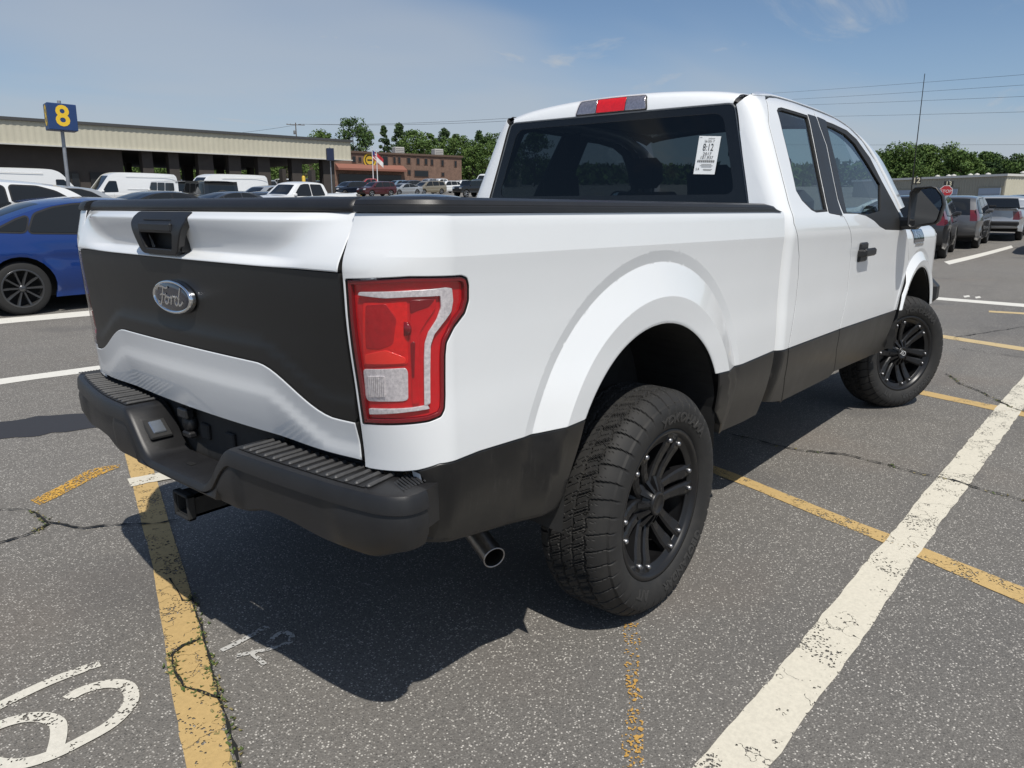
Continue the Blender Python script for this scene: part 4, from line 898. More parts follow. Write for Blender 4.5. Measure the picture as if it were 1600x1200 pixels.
# tail-light opening
tl_px = [(541, 436), (640, 432), (722, 430), (731, 434), (734, 445), (734, 470), (728, 490), (707, 520), (699, 536), (697, 556), (697, 620), (696, 640), (690, 652), (670, 660), (620, 665), (575, 664), (553, 660), (549, 640), (543, 560), (540, 500)]
TLO = pixline(bed_S, tl_px, (-1.2, 1.25))
TLO[0][0] = USEAM+.006
for k in (-1, -2, -3, -4): TLO[k][0] = max(TLO[k][0], USEAM+.006)
TLO = round_poly(TLO, .006, 3)
for s, lab in ((-1, 'right'), (1, 'left')):
    S = bed_S if s < 0 else mir(bed_S); H = (0, s, 0)
    ft_ = []
    for e_ in (.006, .012, .080, .0885, .0915, .100, .185, .194, .1975, .2012, .206, .216, .228, .2345, .2375, .245):
        a__ = arch_pts(RA, .64, .64, e_, 150); ft_.append(a__)
    for zz_ in (1.308, 1.3118, 1.3122, 1.316): ft_.append(np.stack([np.linspace(-1.1, 1.05, 180), zz_-.006*np.linspace(-1.1, 1.05, 180)], 1))
    bs = panel('bed_side', [bed_white, TLO], S, M_WHITE, TR, H, h=.016, he=.008, depth=.022, hem=.002, feat=ft_)
    # lower black cladding, rear and front of the arch
    edge_r = pixline(bed_S, [(668, 842), (668, 800), (666, 766), (660, 748)], (-1.03, .62))
    low_r = pixline(bed_S, [(873, 792), (800, 815), (700, 842)], (-.5, .58))
    bott = arch_pts(RA, zr0-gap, zr0-gap)[0]
    lowarch = [(arch_pts(RA, zr0-gap, zf0)[0][0], zr0-gap), (RA[0]-RA[2]+.02, .72), (RA[0]-RA[2]-.002, .62)]
    claR = np.vstack([edge_r, bound_r[:-1]-[0, gap], lowarch[0:1], [(RA[0]-RA[2]+.014, .70), (RA[0]-RA[2]-.004, .63)], low_r])
    cl = panel('lower_cladding', [claR], S, M_DUSTY, bs, H, h=.025, depth=.02, hem=.003, offset=.0005)
    # rolled lower lip with chipped paint
    lip = MB(); P = S(resample(np.vstack([low_r, edge_r[:1]]), .02, False)); P[:, 1] -= s*.014; P[:, 2] += .002
    lip.tube(P, .013, 10); lip.build('rolled_lip', M_DUSTY, bs)
    fl = MB(); pe = np.vstack([pixline(bed_S, [(657, 741), (663, 766), (665, 800), (665, 842)], (-1.03, .8))]); pe = resample(smooth_line(pe, 24), .01, False)
    P0 = S(pe); P1 = P0.copy(); P0[:, 1] -= s*.001; P1[:, 1] -= s*.034; P1[:, 0] += .004; n = len(P0)
    fl.add(np.vstack([P0, P1]), [(i, i+1, i+1+n, i+n) for i in range(n-1)], True); fl.build('bed_flange', M_WHITE, bs)
    lowf = pixline(bed_S, [(1197, 640), (1160, 660), (1124, 678)], (1.0, .55))
    claF = np.vstack([bound_f[:1]-[0, gap], bound_f[1:-1]-[0, gap], [[U_END, bound_f[-1][1]-gap]], [[U_END-.004, lowf[0][1]]], lowf[1:], [(RA[0]+RA[2]-.002, .66), (RA[0]+RA[2]-.015, .74)]])
    panel('lower_cladding', [claF], S, M_DUSTY, bs, H, h=.025, depth=.03, hem=.004, offset=.0005)

# ---------------------------------------------------------------- tail lights
def inpoly(pts, guess=(-1.1, 1.15)): return pixline(bed_S, pts, guess)
strip_px = [(556, 462), (558, 457), (640, 455), (700, 450), (709, 451), (711, 470), (708, 487), (693, 507), (680, 523), (674, 540), (673, 580), (673, 632), (663, 635), (663, 560), (664, 538), (670, 520), (684, 500), (691, 482), (690, 463), (640, 465), (600, 467)]
bott_px = [(573, 640), (640, 639), (668, 634), (672, 640), (640, 645), (574, 649)]
rev_px = [(562, 579), (632, 577), (636, 583), (636, 626), (630, 629), (570, 629), (566, 622)]
cham_px = [(562, 474), (632, 470), (636, 474), (637, 569), (632, 572), (563, 573)]
cham2_px = [(641, 470), (684, 468), (682, 484), (668, 503), (657, 520), (655, 560), (655, 632), (643, 634)]
M_RED2B = mat('tail_red_mid', (.46, .006, .012), rough=.2, coat=1.0, noise=.2, nscale=50, bump=.5, bscale=300)
for s in (-1, 1):
    S = bed_S if s < 0 else mir(bed_S); H = (0, s, 0) ; Hc = (-1, s, 0)
    tl = empty('tail_light', parent=TR)
    rim_in = inset(resample(TLO, .006), .0045)
    house = panel('housing', [rim_in], S, M_RED2, tl, Hc, h=.02, he=.008, depth=.03, hem=0, offset=-.016)
    border = panel('red_border', [inset(resample(TLO, .006), .004), inset(resample(TLO, .006), .013)], S, M_RED2, tl, Hc, h=.02, he=.008, depth=.012, hem=.001, offset=-.004)
    panel('red_reflector', [inset(resample(TLO, .006), .014)], S, M_RED, tl, Hc, h=.012, he=.008, depth=.01, hem=0, offset=-.013)
    panel('brake_chamber', [round_poly(inpoly(cham_px), .006)], S, M_REDB, tl, Hc, h=.012, he=.008, depth=.004, hem=.001, offset=-.011)
    panel('side_chamber', [round_poly(inpoly(cham2_px), .006)], S, M_RED, tl, Hc, h=.012, he=.008, depth=.006, hem=.001, offset=-.009)
    panel('light_strip', [round_poly(inpoly(strip_px), .004)], S, M_SILV if s < 0 else M_RED, tl, Hc, h=.008, he=.006, depth=.006, hem=.001, offset=-.005)
    panel('lower_reflector', [round_poly(inpoly(bott_px), .002)], S, M_SILV if s < 0 else M_RED, tl, Hc, h=.008, he=.006, depth=.006, hem=.001, offset=-.006)
    rv = panel('reverse_lamp', [round_poly(inpoly(rev_px), .008)], S, M_SILV if s < 0 else M_RED2, tl, Hc, h=.008, he=.006, depth=.004, hem=.001, offset=-.0105)
    rib = MB()
    for k in range(9):
        a = np.array(pix2uv(bed_S, (572+k*3.1, 590), (-1.15, 1.05))); b = np.array(pix2uv(bed_S, (573+k*3.1, 622), (-1.15, 1.0)))
        P = S(np.array([a, b])); N = snormal(S, np.array([a, b]), Hc); rib.tube(P-N*.009, .0022, 6)
    rib.build('lamp_flutes', M_SILV if s < 0 else M_RED2, rv)
    for pl_, mm_, of_ in (([(640, 470), (682, 468), (672, 480), (650, 487), (641, 492)], M_RED2, -.0075), ([(641, 536), (649, 535), (647, 592), (643, 592)], M_RED2, -.0075), ([(565, 556), (600, 549), (633, 561), (632, 570), (566, 571)], mat('tail_red_painted_highlight', (1.0, .045, .03), .15, coat=1.0, bump=.6, bscale=300), -.0095), ([(567, 478), (600, 476), (618, 500), (612, 540), (590, 548), (567, 546)], M_RED2B, -.0098)):  # reflector tones; the brightest cell is a lens highlight painted in as colour
        panel('reflector_tone_cell', [round_poly(inpoly(pl_), .006)], S, mm_, tl, Hc, h=.012, he=.008, depth=.003, hem=.001, offset=of_)
    bu = MB(); c = S(inpoly([(630, 515)]))[0]; bu.lathe([(.0, -.004), (.016, -.004), (.016, .004), (.010, .010), (0, .011)], 16, 'x'); bu.xf(Matrix.Translation(c+np.array([.012, -s*.006, 0]))); bu.build('bulb_shield', M_RED2, tl)
    panel('lens', [inset(resample(TLO, .006), .003)], S, M_LENS, tl, Hc, h=.016, he=.008, depth=.012, hem=.002, offset=.0015)

# ---------------------------------------------------------------- tailgate
def zb(y): return .926+.104*(1-sstep(.40, .70, np.abs(y)))
def tg_x(y, z):
    y = np.asarray(y, float); z = np.asarray(z, float)
    crown = .050*(np.abs(y)/.77)**2.2
    a = cr_interp(z, [1.281, 1.286, 1.306, 1.375, 1.392, 1.415, 1.43], [-1.119, -1.1165, -1.0935, -1.1135, -1.1175, -1.088, -1.070])      # scooped middle
    b = cr_interp(z, [1.28, 1.30, 1.40, 1.43], [-1.119, -1.117, -1.090, -1.072])                                     # plain ends
    we = sstep(.46, .70, np.abs(y)+(z-1.33)*-1.2)
    top = a*(1-we)+b*we
    s_ = zb(y)-z
    lowv = -1.104+.012*sstep(-.10, -.02, s_)*-1 + .0*z
    mid = -1.112+.006*sstep(1.26, 1.12, z)-.008*sstep(-.075, -.03, s_)
    wh = cr_interp(s_, [0, .05, .058, .090, .098, .15, .22], [-1.1195, -1.1135, -1.1130, -1.1135, -1.1128, -1.1030, -1.086])
    x = np.where(z > 1.281, top, np.where(s_ < 0, mid, wh))
    return x+crown+np.where(y > 0, .65, 1.0)*bulge(z)*(np.abs(y)/.77)**2.2
def tg_S(uv):
    uv = np.atleast_2d(uv); y, z = uv[:, 0], uv[:, 1]
    return np.stack([tg_x(y, z), y, z], 1)
TG = empty('tailgate', parent=TR)
yt, ym, yb = .7625, .7620, .7605
ZL = 1.283
ys = np.linspace(-.5, .5, 3)
YL = .034
up_l = np.vstack([[[-yt, 1.414]], [[yt-YL, 1.414]], [[ym-YL, ZL]], [[-ym, ZL]]])
panel('upper_panel', [up_l, np.array([[.135, 1.374], [-.121, 1.374], [-.094, 1.297], [.108, 1.297]])+[.040, 0]], tg_S, M_WHITE, TG, (-1, 0, 0), h=.014, he=.008, depth=.02, hem=.003, feat=[np.stack([np.linspace(-.75, .75, 190), np.full(190, z_)], 1) for z_ in (1.2885, 1.293, 1.298, 1.303, 1.308, 1.387, 1.392, 1.397)])
bl_top = ZL-.003
yy = np.linspace(-ym+.001, ym-.001-YL, 60)
blk = np.vstack([np.stack([yy, zb(yy)+.001], 1), [[ym-.001-YL, bl_top], [-ym+.001, bl_top]]])
panel('black_panel', [blk], tg_S, M_VINYL, TG, (-1, 0, 0), h=.02, he=.012, depth=.012, hem=.001)
bot = lambda y: .824+.004*(y/.77)**2
yy2 = np.linspace(-yb, yb-YL, 60)
lw = np.vstack([np.stack([yy2, np.array([bot(y) for y in yy2])], 1), np.stack([yy2[::-1], zb(yy2[::-1])-.001], 1)])
panel('lower_panel', [lw], tg_S, M_WHITE, TG, (-1, 0, 0), h=.014, he=.010, depth=.03, hem=.003)
# inner skin so that the tailgate is solid
m_ = MB(); m_.box((-1.02, 0, 1.11), (.05, 1.50, .55), bev=.01); m_.build('inner_panel', M_WHITE, TG)
# flexible top cap
def loft_y(sec, ys_, xo, cap=True):
    """sec(y) -> list of (x,z)"""
    V = []; n = None
    for y in ys_:
        p = sec(y); n = len(p); V += [(q[0]+xo(y), y, q[1]) for q in p]
    Fc = [(i*n+k, i*n+(k+1) % n, (i+1)*n+(k+1) % n, (i+1)*n+k) for i in range(len(ys_)-1) for k in range(n)]
    if cap: Fc += [tuple(range(n)), tuple(range((len(ys_)-1)*n, len(ys_)*n))]
    return V, Fc
capsec = [(-1.083, 1.4125), (-1.090, 1.416), (-1.086, 1.430), (-1.076, 1.441), (-1.058, 1.4465), (-1.00, 1.449), (-.985, 1.444), (-.982, 1.412)]
def csec(y):
    k = sstep(.764, .735, abs(y) if y < 0 else y+.034); return [(a[0]+(0 if a[0] > -1.05 else (1-k)*.025), 1.4125+(a[1]-1.4125)*(.35+.65*k)) for a in capsec]
V, Fc = loft_y(csec, np.concatenate([np.linspace(-.7615, -.73, 6), np.linspace(-.70, .68, 30), np.linspace(.70, .728, 6)]), lambda y: .046*(abs(y)/.77)**2.2)
MB().add(V, Fc, True).build('top_cap', M_BLK, TG)
# handle bezel: black trapezoid with a recess under the grip
HZ = empty('handle_bezel', parent=TG)
hx0 = lambda y, z: tg_x(np.array([y]), np.array([z]))[0]
hy = .008
HO = .040
bez = np.array([[.172, 1.413], [.176, 1.388], [.122, 1.300], [.108, 1.290], [-.092, 1.290], [-.108, 1.300], [-.162, 1.388], [-.158, 1.413]])+[HO, 0]
rec = np.array([[.108, 1.352], [-.094, 1.352], [-.078, 1.312], [-.072, 1.306], [.086, 1.306], [.092, 1.312]])+[HO, 0]
def bz_S(uv):
    uv = np.atleast_2d(uv); y, z = uv[:, 0], uv[:, 1]
    return np.stack([np.minimum(tg_x(y, z), cr_interp(z, [1.28, 1.30, 1.35, 1.38, 1.415], [-1.124, -1.126, -1.130, -1.124, -1.094]))-.0035, y, z], 1)
panel('bezel', [round_poly(bez, .012), round_poly(rec, .008)], bz_S, M_BLK, HZ, (-1, 0, 0), h=.012, he=.006, depth=.02, hem=.003)
b_ = MB(); b_.box((-1.078, .007+HO, 1.335), (.02, .26, .085)); b_.box((-1.094, .007+HO, 1.3565), (.05, .215, .006)); b_.box((-1.094, .007+HO, 1.300), (.05, .19, .005)); b_.box((-1.094, .128+HO, 1.33), (.05, .006, .06)); b_.box((-1.094, -.114+HO, 1.33), (.05, .006, .06)); b_.build('recess', M_RUB, HZ)
g_ = MB(); g_.box((-1.132, .007+HO, 1.3675), (.010, .20, .024), bev=.004); g_.box((-1.1235, .007+HO, 1.388), (.004, .165, .0025)); g_.build('grip', M_BLK, HZ)
# oval emblem
EM = empty('emblem', parent=TG); EM.location = (-1.124, 0, 1.170); EM.rotation_euler = (0, 0, 0)
def oval(r, x, n=48): return [(x, .1145*r*math.cos(2*math.pi*k/n), .0478*r*math.sin(2*math.pi*k/n)+0) for k in range(n)]
def ovalmesh(rings, name, m, cap):
    V = []; n = 48
    for r, x, g in rings: V += [(x, (.1145-g)*math.cos(2*math.pi*k/n)*r, (.0490-g)*math.sin(2*math.pi*k/n)*r) for k in range(n)]
    Fc = [(i*n+k, i*n+(k+1) % n, (i+1)*n+(k+1) % n, (i+1)*n+k) for i in range(len(rings)-1) for k in range(n)]
    if cap: Fc.append(tuple(range((len(rings)-1)*n, len(rings)*n)))
    q = MB(); q.add(V, Fc, True); return q.build(name, m, EM)
ovalmesh([(1, .012, 0), (1, -.002, 0), (1, -.006, .003), (1, -.006, .007), (1, -.003, .0095)], 'chrome_rim', M_CHROME, False)
ovalmesh([(1, -.003, .0095), (1, -.0045, .013), (1, -.0055, .025), (1, -.006, .040)], 'badge_face', M_FBLUE, True)
def Q(pts, n=28): return smooth_line(np.array(pts, float), n)
# script letters drawn as strokes: (right, up) in mm
SC = [(Q([(-66, 14), (-60, 22), (-40, 24), (-18, 21), (-8, 24)]), 4.2), (Q([(-32, 22), (-38, 6), (-46, -14), (-56, -22), (-64, -18), (-60, -11)]), 4.6), (Q([(-52, 2), (-40, 5), (-26, 4), (-20, 8)]), 3.2),
      (Q([(-12, -2), (-20, 2), (-28, -8), (-24, -17), (-14, -16), (-8, -6), (-12, 1), (-4, -1), (6, 0)], 44), 3.8),
      (Q([(6, 4), (6, -6), (2, -18)]), 4.4), (Q([(4, -8), (10, 0), (17, 4), (21, 0)]), 3.8),
      (Q([(42, -2), (34, 4), (25, -3), (24, -14), (32, -18), (40, -10), (45, 4)], 36), 3.8), (Q([(54, 26), (48, 12), (42, -8), (44, -17), (54, -14), (62, -6)], 36), 4.2)]
lt = MB()
for P, wd in SC:
    V2, F2 = stroke_geo(P*1.18/1000, wd*1.25/1000); n = len(V2)
    V3 = [(-.0064-.0016*(1-(v[0]/.11)**2), -v[0], v[1]*1.0) for v in V2]+[(-.004, -v[0], v[1]) for v in V2]
    k = n//2
    lt.add(V3, F2+[(i, i+1, i+1+n, i+n) for i in range(k-1)]+[(i+k, i+1+k, i+1+k+n, i+k+n) for i in range(k-1)])
lt.build('script_letters', M_CHROME, EM)

# ---------------------------------------------------------------- bed: rail caps, inner walls, floor, front wall
for s in (-1, 1):
    us_ = np.concatenate([np.linspace(USEAM+.001, -.93, 26), np.linspace(-.90, .90, 30), [.96, 1.0, 1.03]])
    P0 = bed_S(np.stack([us_, np.full(len(us_), 1.41)], 1)); tt = np.gradient(P0[:, :2], axis=0); tt /= np.linalg.norm(tt, axis=1)[:, None]
    nn = np.stack([tt[:, 1], -tt[:, 0]], 1); V = []
    for u, p, nv in zip(us_, P0, nn):
        if nv[1] > 0.2 or nv[0] > .2: nv = -nv
        tail = sstep(.93, 1.03, u); cor = sstep(-.80, -1.0, u)
        dmax = .140*(1-cor)+.085*cor
        sec = [(-.004, 1.4115), (.0055, 1.4150), (.0045, 1.4260), (.0010, 1.4280), (.0010, 1.4305), (-.005, 1.4400), (-.024, 1.4460), (-dmax*.85, 1.4485), (-dmax, 1.445), (-dmax-.004, 1.40)]
        n = len(sec)
        for o, z in sec: V.append((p[0]+nv[0]*o, -s*(p[1]+nv[1]*o)-(.034 if s > 0 else 0), 1.4115+(z-1.4115)*(1-.75*tail)-.0035*(p[0]+1.0)/2))
    Fc = [(i*n+k, i*n+(k+1) % n, (i+1)*n+(k+1) % n, (i+1)*n+k) for i in range(len(us_)-1) for k in range(n)]
    Fc += [tuple(range(n)), tuple(range((len(us_)-1)*n, len(us_)*n))]
    rc = MB().add(V, Fc, True).build('bed_rail_cap', M_BLK, TR); rc.data.set_sharp_from_angle(angle=R_(28))
q = MB()
for s in (-1, 1):
    q.box((0.0, s*.80, 1.26), (2.04, .02, .29)); q.box((0.02, s*.865, 1.39), (1.90, .12, .02))
    for xx in (-.79, .79): q.box((xx, s*.80, 1.01), (.44, .02, .21)); q.box((xx, s*.70, .90), (.46, .20, .03))
q.box((1.03, 0, 1.14), (.03, 1.62, .53)); q.box((0.0, 0, .90), (2.05, 1.20, .03))
for k in range(11): q.box((0, -.54+k*.108, .921), (2.0, .05, .012))
for s in (-1, 1):
    ao = arch_pts(RA, .93, .93, .045, 24)
    q.prism(list(map(tuple, ao)), s*.575, s*.605, 'y')
    V = [(x, s*.60, z) for x, z in ao]+[(x, s*.80, z) for x, z in ao]; n = len(ao); q.add(V, [(i, i+1, i+1+n, i+n) for i in range(n-1)])
q.build('cargo_bed', M_WHITE, TR)

# ---------------------------------------------------------------- cab
dr_seam = pixline(cab_S, [(1196.5, 155), (1201, 191), (1212, 235), (1224, 283), (1231.6, 313.6), (1241, 350), (1246.7, 369), (1249, 400), (1248, 430), (1244, 470), (1238, 510), (1232, 544)], (1.25, 1.9))
dr_seam_b = pixline(cab_S, [(1232, 545), (1226, 590), (1221, 627)], (1.22, .8))
roof_seam = pixline(cab_S, [(1200, 151), (1210.5, 151.8), (1237, 159), (1269, 170), (1302.5, 184), (1325.5, 198.6), (1346.6, 219.7), (1369.6, 254), (1398, 310), (1406, 328)], (1.3, 1.9))
roof_seam_d = roof_seam
mid_t = pixline(cab_S, [(1270, 171), (1273, 181)], (2.0, 1.88))
mid_u = pixline(cab_S, [(1279, 196), (1290, 226), (1308, 312), (1317, 337)], (2.0, 1.85))
mid_l = pixline(cab_S, [(1319, 339), (1329, 361), (1331, 380), (1329, 407), (1326, 433), (1324, 457), (1312, 514)], (2.0, 1.40))
mid_b = pixline(cab_S, [(1312, 515), (1307, 545), (1302.5, 581)], (2.0, .79))
fd_front = pixline(cab_S, [(1415, 357), (1420.5, 380), (1420, 407), (1414.7, 441), (1411.5, 459), (1408, 481)], (3.3, 1.3))
for k_ in range(len(fd_front)):
    while arch_e(fd_front[k_][0:1], fd_front[k_][1:2], FA)[0] < .075: fd_front[k_][0] -= .005
sill = pixline(cab_S, [(1200, 637), (1310, 582), (1385, 545)], (1.1, .53))
bline = pixline(cab_S, [(1232, 545), (1312, 514.5), (1408, 483)], (1.22, .80))
# quarter panel at the back of the cab
zt = 1.936
glass_edge = [(1.004, 1.40), (1.010, 1.45), (1.030, 1.66), (1.052, 1.872), (1.058, 1.895)]
q_in = np.vstack([[[1.105, .80]], [[1.075, 1.30]], [[1.0, 1.39]], np.array(glass_edge), [[1.06, zt]], [[1.3, zt+.004]], [[1.30, zt-.008]]])
seam_in = dr_seam.copy(); 
def u_of_y(y, z):
    xb = 1.105+.13*max(z-1.42, 0); uc = xb+.085; Y = float(cab_Y(np.array([uc]), np.array([z]))[0])
    if y < Y-.085: return uc-.085*math.pi/2-((Y-.085)-y)
    return uc-.085*math.acos(min(1, (y-Y+.085)/.085))
glass_edge = [(u_of_y(y_, z_), z_) for y_, z_ in ((.788, 1.40), (.778, 1.44), (.718, 1.66), (.661, 1.872), (.676, 1.885), (.690, 1.90), (.699, 1.912))]
TOPQ = [(u_of_y(.704, 1.920), 1.920)]
quarter = np.vstack([[[1.092, bline[0][1]+.004]], [[1.085, 1.30]], [[1.0, 1.395]], glass_edge, TOPQ, [[1.24, 1.926]], [[roof_seam[0][0]-.03, 1.930]],
                     [[roof_seam[0][0]-.02, roof_seam[0][1]+.004]], dr_seam-[.0032, 0]])
DOORMID = np.vstack([mid_t, mid_u, mid_l])
win_r = pixline(cab_S, [(1214, 173), (1216, 168.5), (1221, 167.5), (1240, 173), (1262, 180), (1278, 255), (1294, 330.5), (1276, 332), (1268, 328), (1253, 313), (1244, 298), (1234.5, 254), (1222, 203)], (1.45, 1.86))
pil_r = pixline(cab_S, [(1263, 180), (1274.5, 183.5), (1279, 197), (1290, 227), (1307.5, 312), (1315.5, 335), (1295.5, 331.5), (1279, 255)], (2.0, 1.86))
front_open = pixline(cab_S, [(1276.5, 183.5), (1289, 188.5), (1302.5, 193.5), (1323.6, 203.5), (1339, 217.5), (1360, 246.5), (1379, 284), (1402, 327), (1411, 345), (1416, 358), (1408, 360), (1384, 359), (1375, 354), (1366, 345), (1353, 337), (1340, 334), (1318, 333.5), (1309, 310), (1292, 227), (1281, 197)], (2.1, 1.86))
glass_f = pixline(cab_S, [(1291.5, 196), (1303, 199.5), (1322, 210), (1337, 225), (1357, 256), (1376, 288), (1376.5, 329), (1357, 334.5), (1343, 332.5), (1323.5, 331), (1310, 270)], (2.2, 1.85))
pil_f = pixline(cab_S, [(1277.5, 184), (1290, 189.5), (1290.5, 196), (1309, 270), (1322, 331), (1318.5, 332), (1309.5, 310), (1292.5, 227), (1281.5, 197)], (2.1, 1.86))
def door_loop_rear():
    top = roof_seam[:4]; return np.vstack([dr_seam[::-1]+[.0032, 0], top[0:3]-[0, .004], mid_t-[.0032, .003], mid_u-[.0032, 0], mid_l-[.0032, 0]])
def door_loop_front():
    return np.vstack([mid_l[::-1]+[.0032, 0], mid_u[::-1]+[.0032, 0], mid_t[::-1]+[.0032, -.003], roof_seam[4:]-[0, .004], fd_front-[.002, 0]])
bl_q = np.array([bline[0]-[.0025, .003]])
for s in (-1, 1):
    S = cab_S if s < 0 else mir(cab_S); H = (0, s, 0); Hc = (-1, s*1.0, 0)
    qp = panel('cab_quarter', [quarter], S, M_WHITE, TR, Hc, h=.025, he=.010, depth=.02, hem=.0015)
    panel('lower_cladding', [np.vstack([[[1.10, bline[0][1]]], bline[:1]-[.003, .001], dr_seam_b[1:]-[.003, 0], [[1.10, .56]]])], S, M_DUSTY, qp, H, h=.03, depth=.03, hem=.003, offset=.0)
    rd = empty('rear_door', parent=TR); fd = empty('front_door', parent=TR)
    panel('door_skin', [door_loop_rear(), win_r], S, M_WHITE, rd, H, h=.022, he=.010, depth=.022, hem=.0015)
    panel('door_skin', [door_loop_front(), front_open], S, M_WHITE, fd, H, h=.022, he=.010, depth=.022, hem=.0015)
    pe1 = inset(resample(pil_r, .012), -.004); pe2 = inset(resample(pil_f, .012), -.004)
    for dk in (rd, fd):
        me_ = dk.children[0].data; me_.materials.append(M_BLK); cc = np.array([tuple(p.center) for p in me_.polygons])[:, [0, 2]]
        k_ = inside(cc, [pe1]) | inside(cc, [pe2]); mi_ = np.zeros(len(me_.polygons), np.int32); me_.polygons.foreach_get('material_index', mi_); mi_[k_] = 2; me_.polygons.foreach_set('material_index', mi_)
    # black lower trim on the doors
    lr = np.vstack([dr_seam_b+[.0025, -.001], [[sill[0][0]+.14, sill[0][1]-.004]], sill[1:2]-[.18, 0], mid_b[::-1]-[.0025, .001]])
    panel('lower_cladding', [lr], S, M_DUSTY, rd, H, h=.03, depth=.03, hem=.003, offset=.0005)
    lf = np.vstack([mid_b+[.0025, -.001], sill[2:], [[fd_front[-1][0]-.06, .60]], [[fd_front[-1][0]-.01, fd_front[-1][1]-.004]]])
    panel('lower_cladding', [lf], S, M_DUSTY, fd, H, h=.03, depth=.03, hem=.003, offset=.0005)
    # windows: rubber frame, black pillar covers, glass set in
    w1 = resample(win_r, .01)
    panel('window_seal', [inset(w1, .001), inset(w1, .012)], S, M_RUB, rd, H, h=.03, he=.012, depth=.018, hem=.001, offset=-.003)
    panel('window_glass', [inset(w1, .011)], S, M_GLASS_S, rd, H, h=.04, he=.02, depth=0, hem=0, offset=-.010)
    panel('pillar_cover', [inset(resample(pil_r, .012), -.0065)], S, M_BLK, rd, H, h=.03, he=.012, depth=.02, hem=.002, offset=.002)
    w2 = resample(front_open, .012)
    panel('window_seal', [inset(w2, .001), np.vstack([inset(resample(glass_f, .012), -.0005)])], S, M_RUB, fd, H, h=.03, he=.012, depth=.018, hem=.001, offset=-.002)
    panel('window_glass', [resample(glass_f, .015)], S, M_GLASS_S, fd, H, h=.04, he=.02, depth=0, hem=0, offset=-.010)
    panel('pillar_cover', [inset(resample(pil_f, .012), -.0065)], S, M_BLK, fd, H, h=.03, he=.012, depth=.02, hem=.002, offset=.002)
    # belt strip
    bl = np.vstack([win_r[6:8], ]); 
    # door handle
    hc = pix2uv(cab_S, (1346, 395), (2.15, 1.2)); hx, hz_ = hc; Yh = cab_Y(np.array([hx]), np.array([hz_]))[0]
    hd = empty('door_handle', parent=fd)
    hb = MB(); hb.box((hx+.01, s*(Yh+.002), hz_+.004), (.145, .022, .105), bev=.008); hb.build('handle_plate', M_BLK, hd)
    hg = MB(); hg.box((hx+.030, s*(Yh+.036), hz_+.004), (.20, .022, .044), bev=.010); hg.box((hx-.06, s*(Yh+.02), hz_), (.04, .04, .04), bev=.008); hg.box((hx+.112, s*(Yh+.018), hz_), (.032, .04, .034), bev=.008); hg.build('handle_grip', M_BLK, hd)
# roof with the rear header rolling down to the window
rp = np.array([(1.166, 1.880), (1.172, 1.905), (1.180, 1.935), (1.196, 1.960), (1.225, 1.974), (1.30, 1.982), (1.5, 1.992), (1.75, 1.999), (2.05, 2.000), (2.35, 1.992), (2.6, 1.974), (2.75, 1.955), (2.80, 1.945)])
tl_ = np.concatenate([[0], np.cumsum(np.linalg.norm(np.diff(rp, axis=0), axis=1))])
def roof_S(uv):
    uv = np.atleast_2d(uv); y, t = uv[:, 0], uv[:, 1]
    x = cr_interp(t, tl_, rp[:, 0]); z = cr_interp(t, tl_, rp[:, 1]); wz = sstep(.0, .09, t)
    z = z-wz*(.098*y**2+.010*(np.abs(y)/.66)**10)
    x = x+(1-wz)*.0*y**2+.012*(np.abs(y)/.65)**2*sstep(.25, 0., t)-.05*(y/.65)**2*sstep(tl_[-1]-.6, tl_[-1], t)
    return np.stack([x, y, z], 1)
T1 = tl_[-1]
roofl = np.array([[-.640, 0], [.640, 0], [.648, .06], [.652, .3], [.652, T1], [-.652, T1], [-.652, .3], [-.648, .06]])
rf = panel('roof', [roofl], roof_S, M_WHITE, TR, (0, 0, 1), h=.04, he=.015, depth=.02, hem=.003)
# roof ditch strips
for s in (-1, 1):
    V = []; tt = np.linspace(.015, T1, 50)
    for t in tt:
        for y, dz in ((.645, -.0035), (.670, -.001), (.703, -.006)):
            p = roof_S(np.array([[.650, t]]))[0]; V.append((p[0]+(y-.65)*.05, s*y, p[2]+dz-.55*(y-.65)))
    MB().add(V, [(i*3+k, i*3+k+1, (i+1)*3+k+1, (i+1)*3+k) for i in range(len(tt)-1) for k in range(2)], True).build('roof_ditch_strip', M_BLK, rf)
    V = []    # white roof rail between ditch and doors, down the windscreen pillar
    tt = np.concatenate([np.linspace(.03, T1-.04, 46)])
    for t in tt:
        p = roof_S(np.array([[.650, t]]))[0]
        uv = None
        ztop = p[2]-.028
        Yt = cab_Y(np.array([max(p[0], 1.2)]), np.array([ztop]))[0]
        for k in range(5):
            f = k/4; V.append((p[0], s*(.700+(Yt+.004-.700)*f-.0), p[2]-.020+(ztop-.020-(p[2]-.020))*f**1.5))
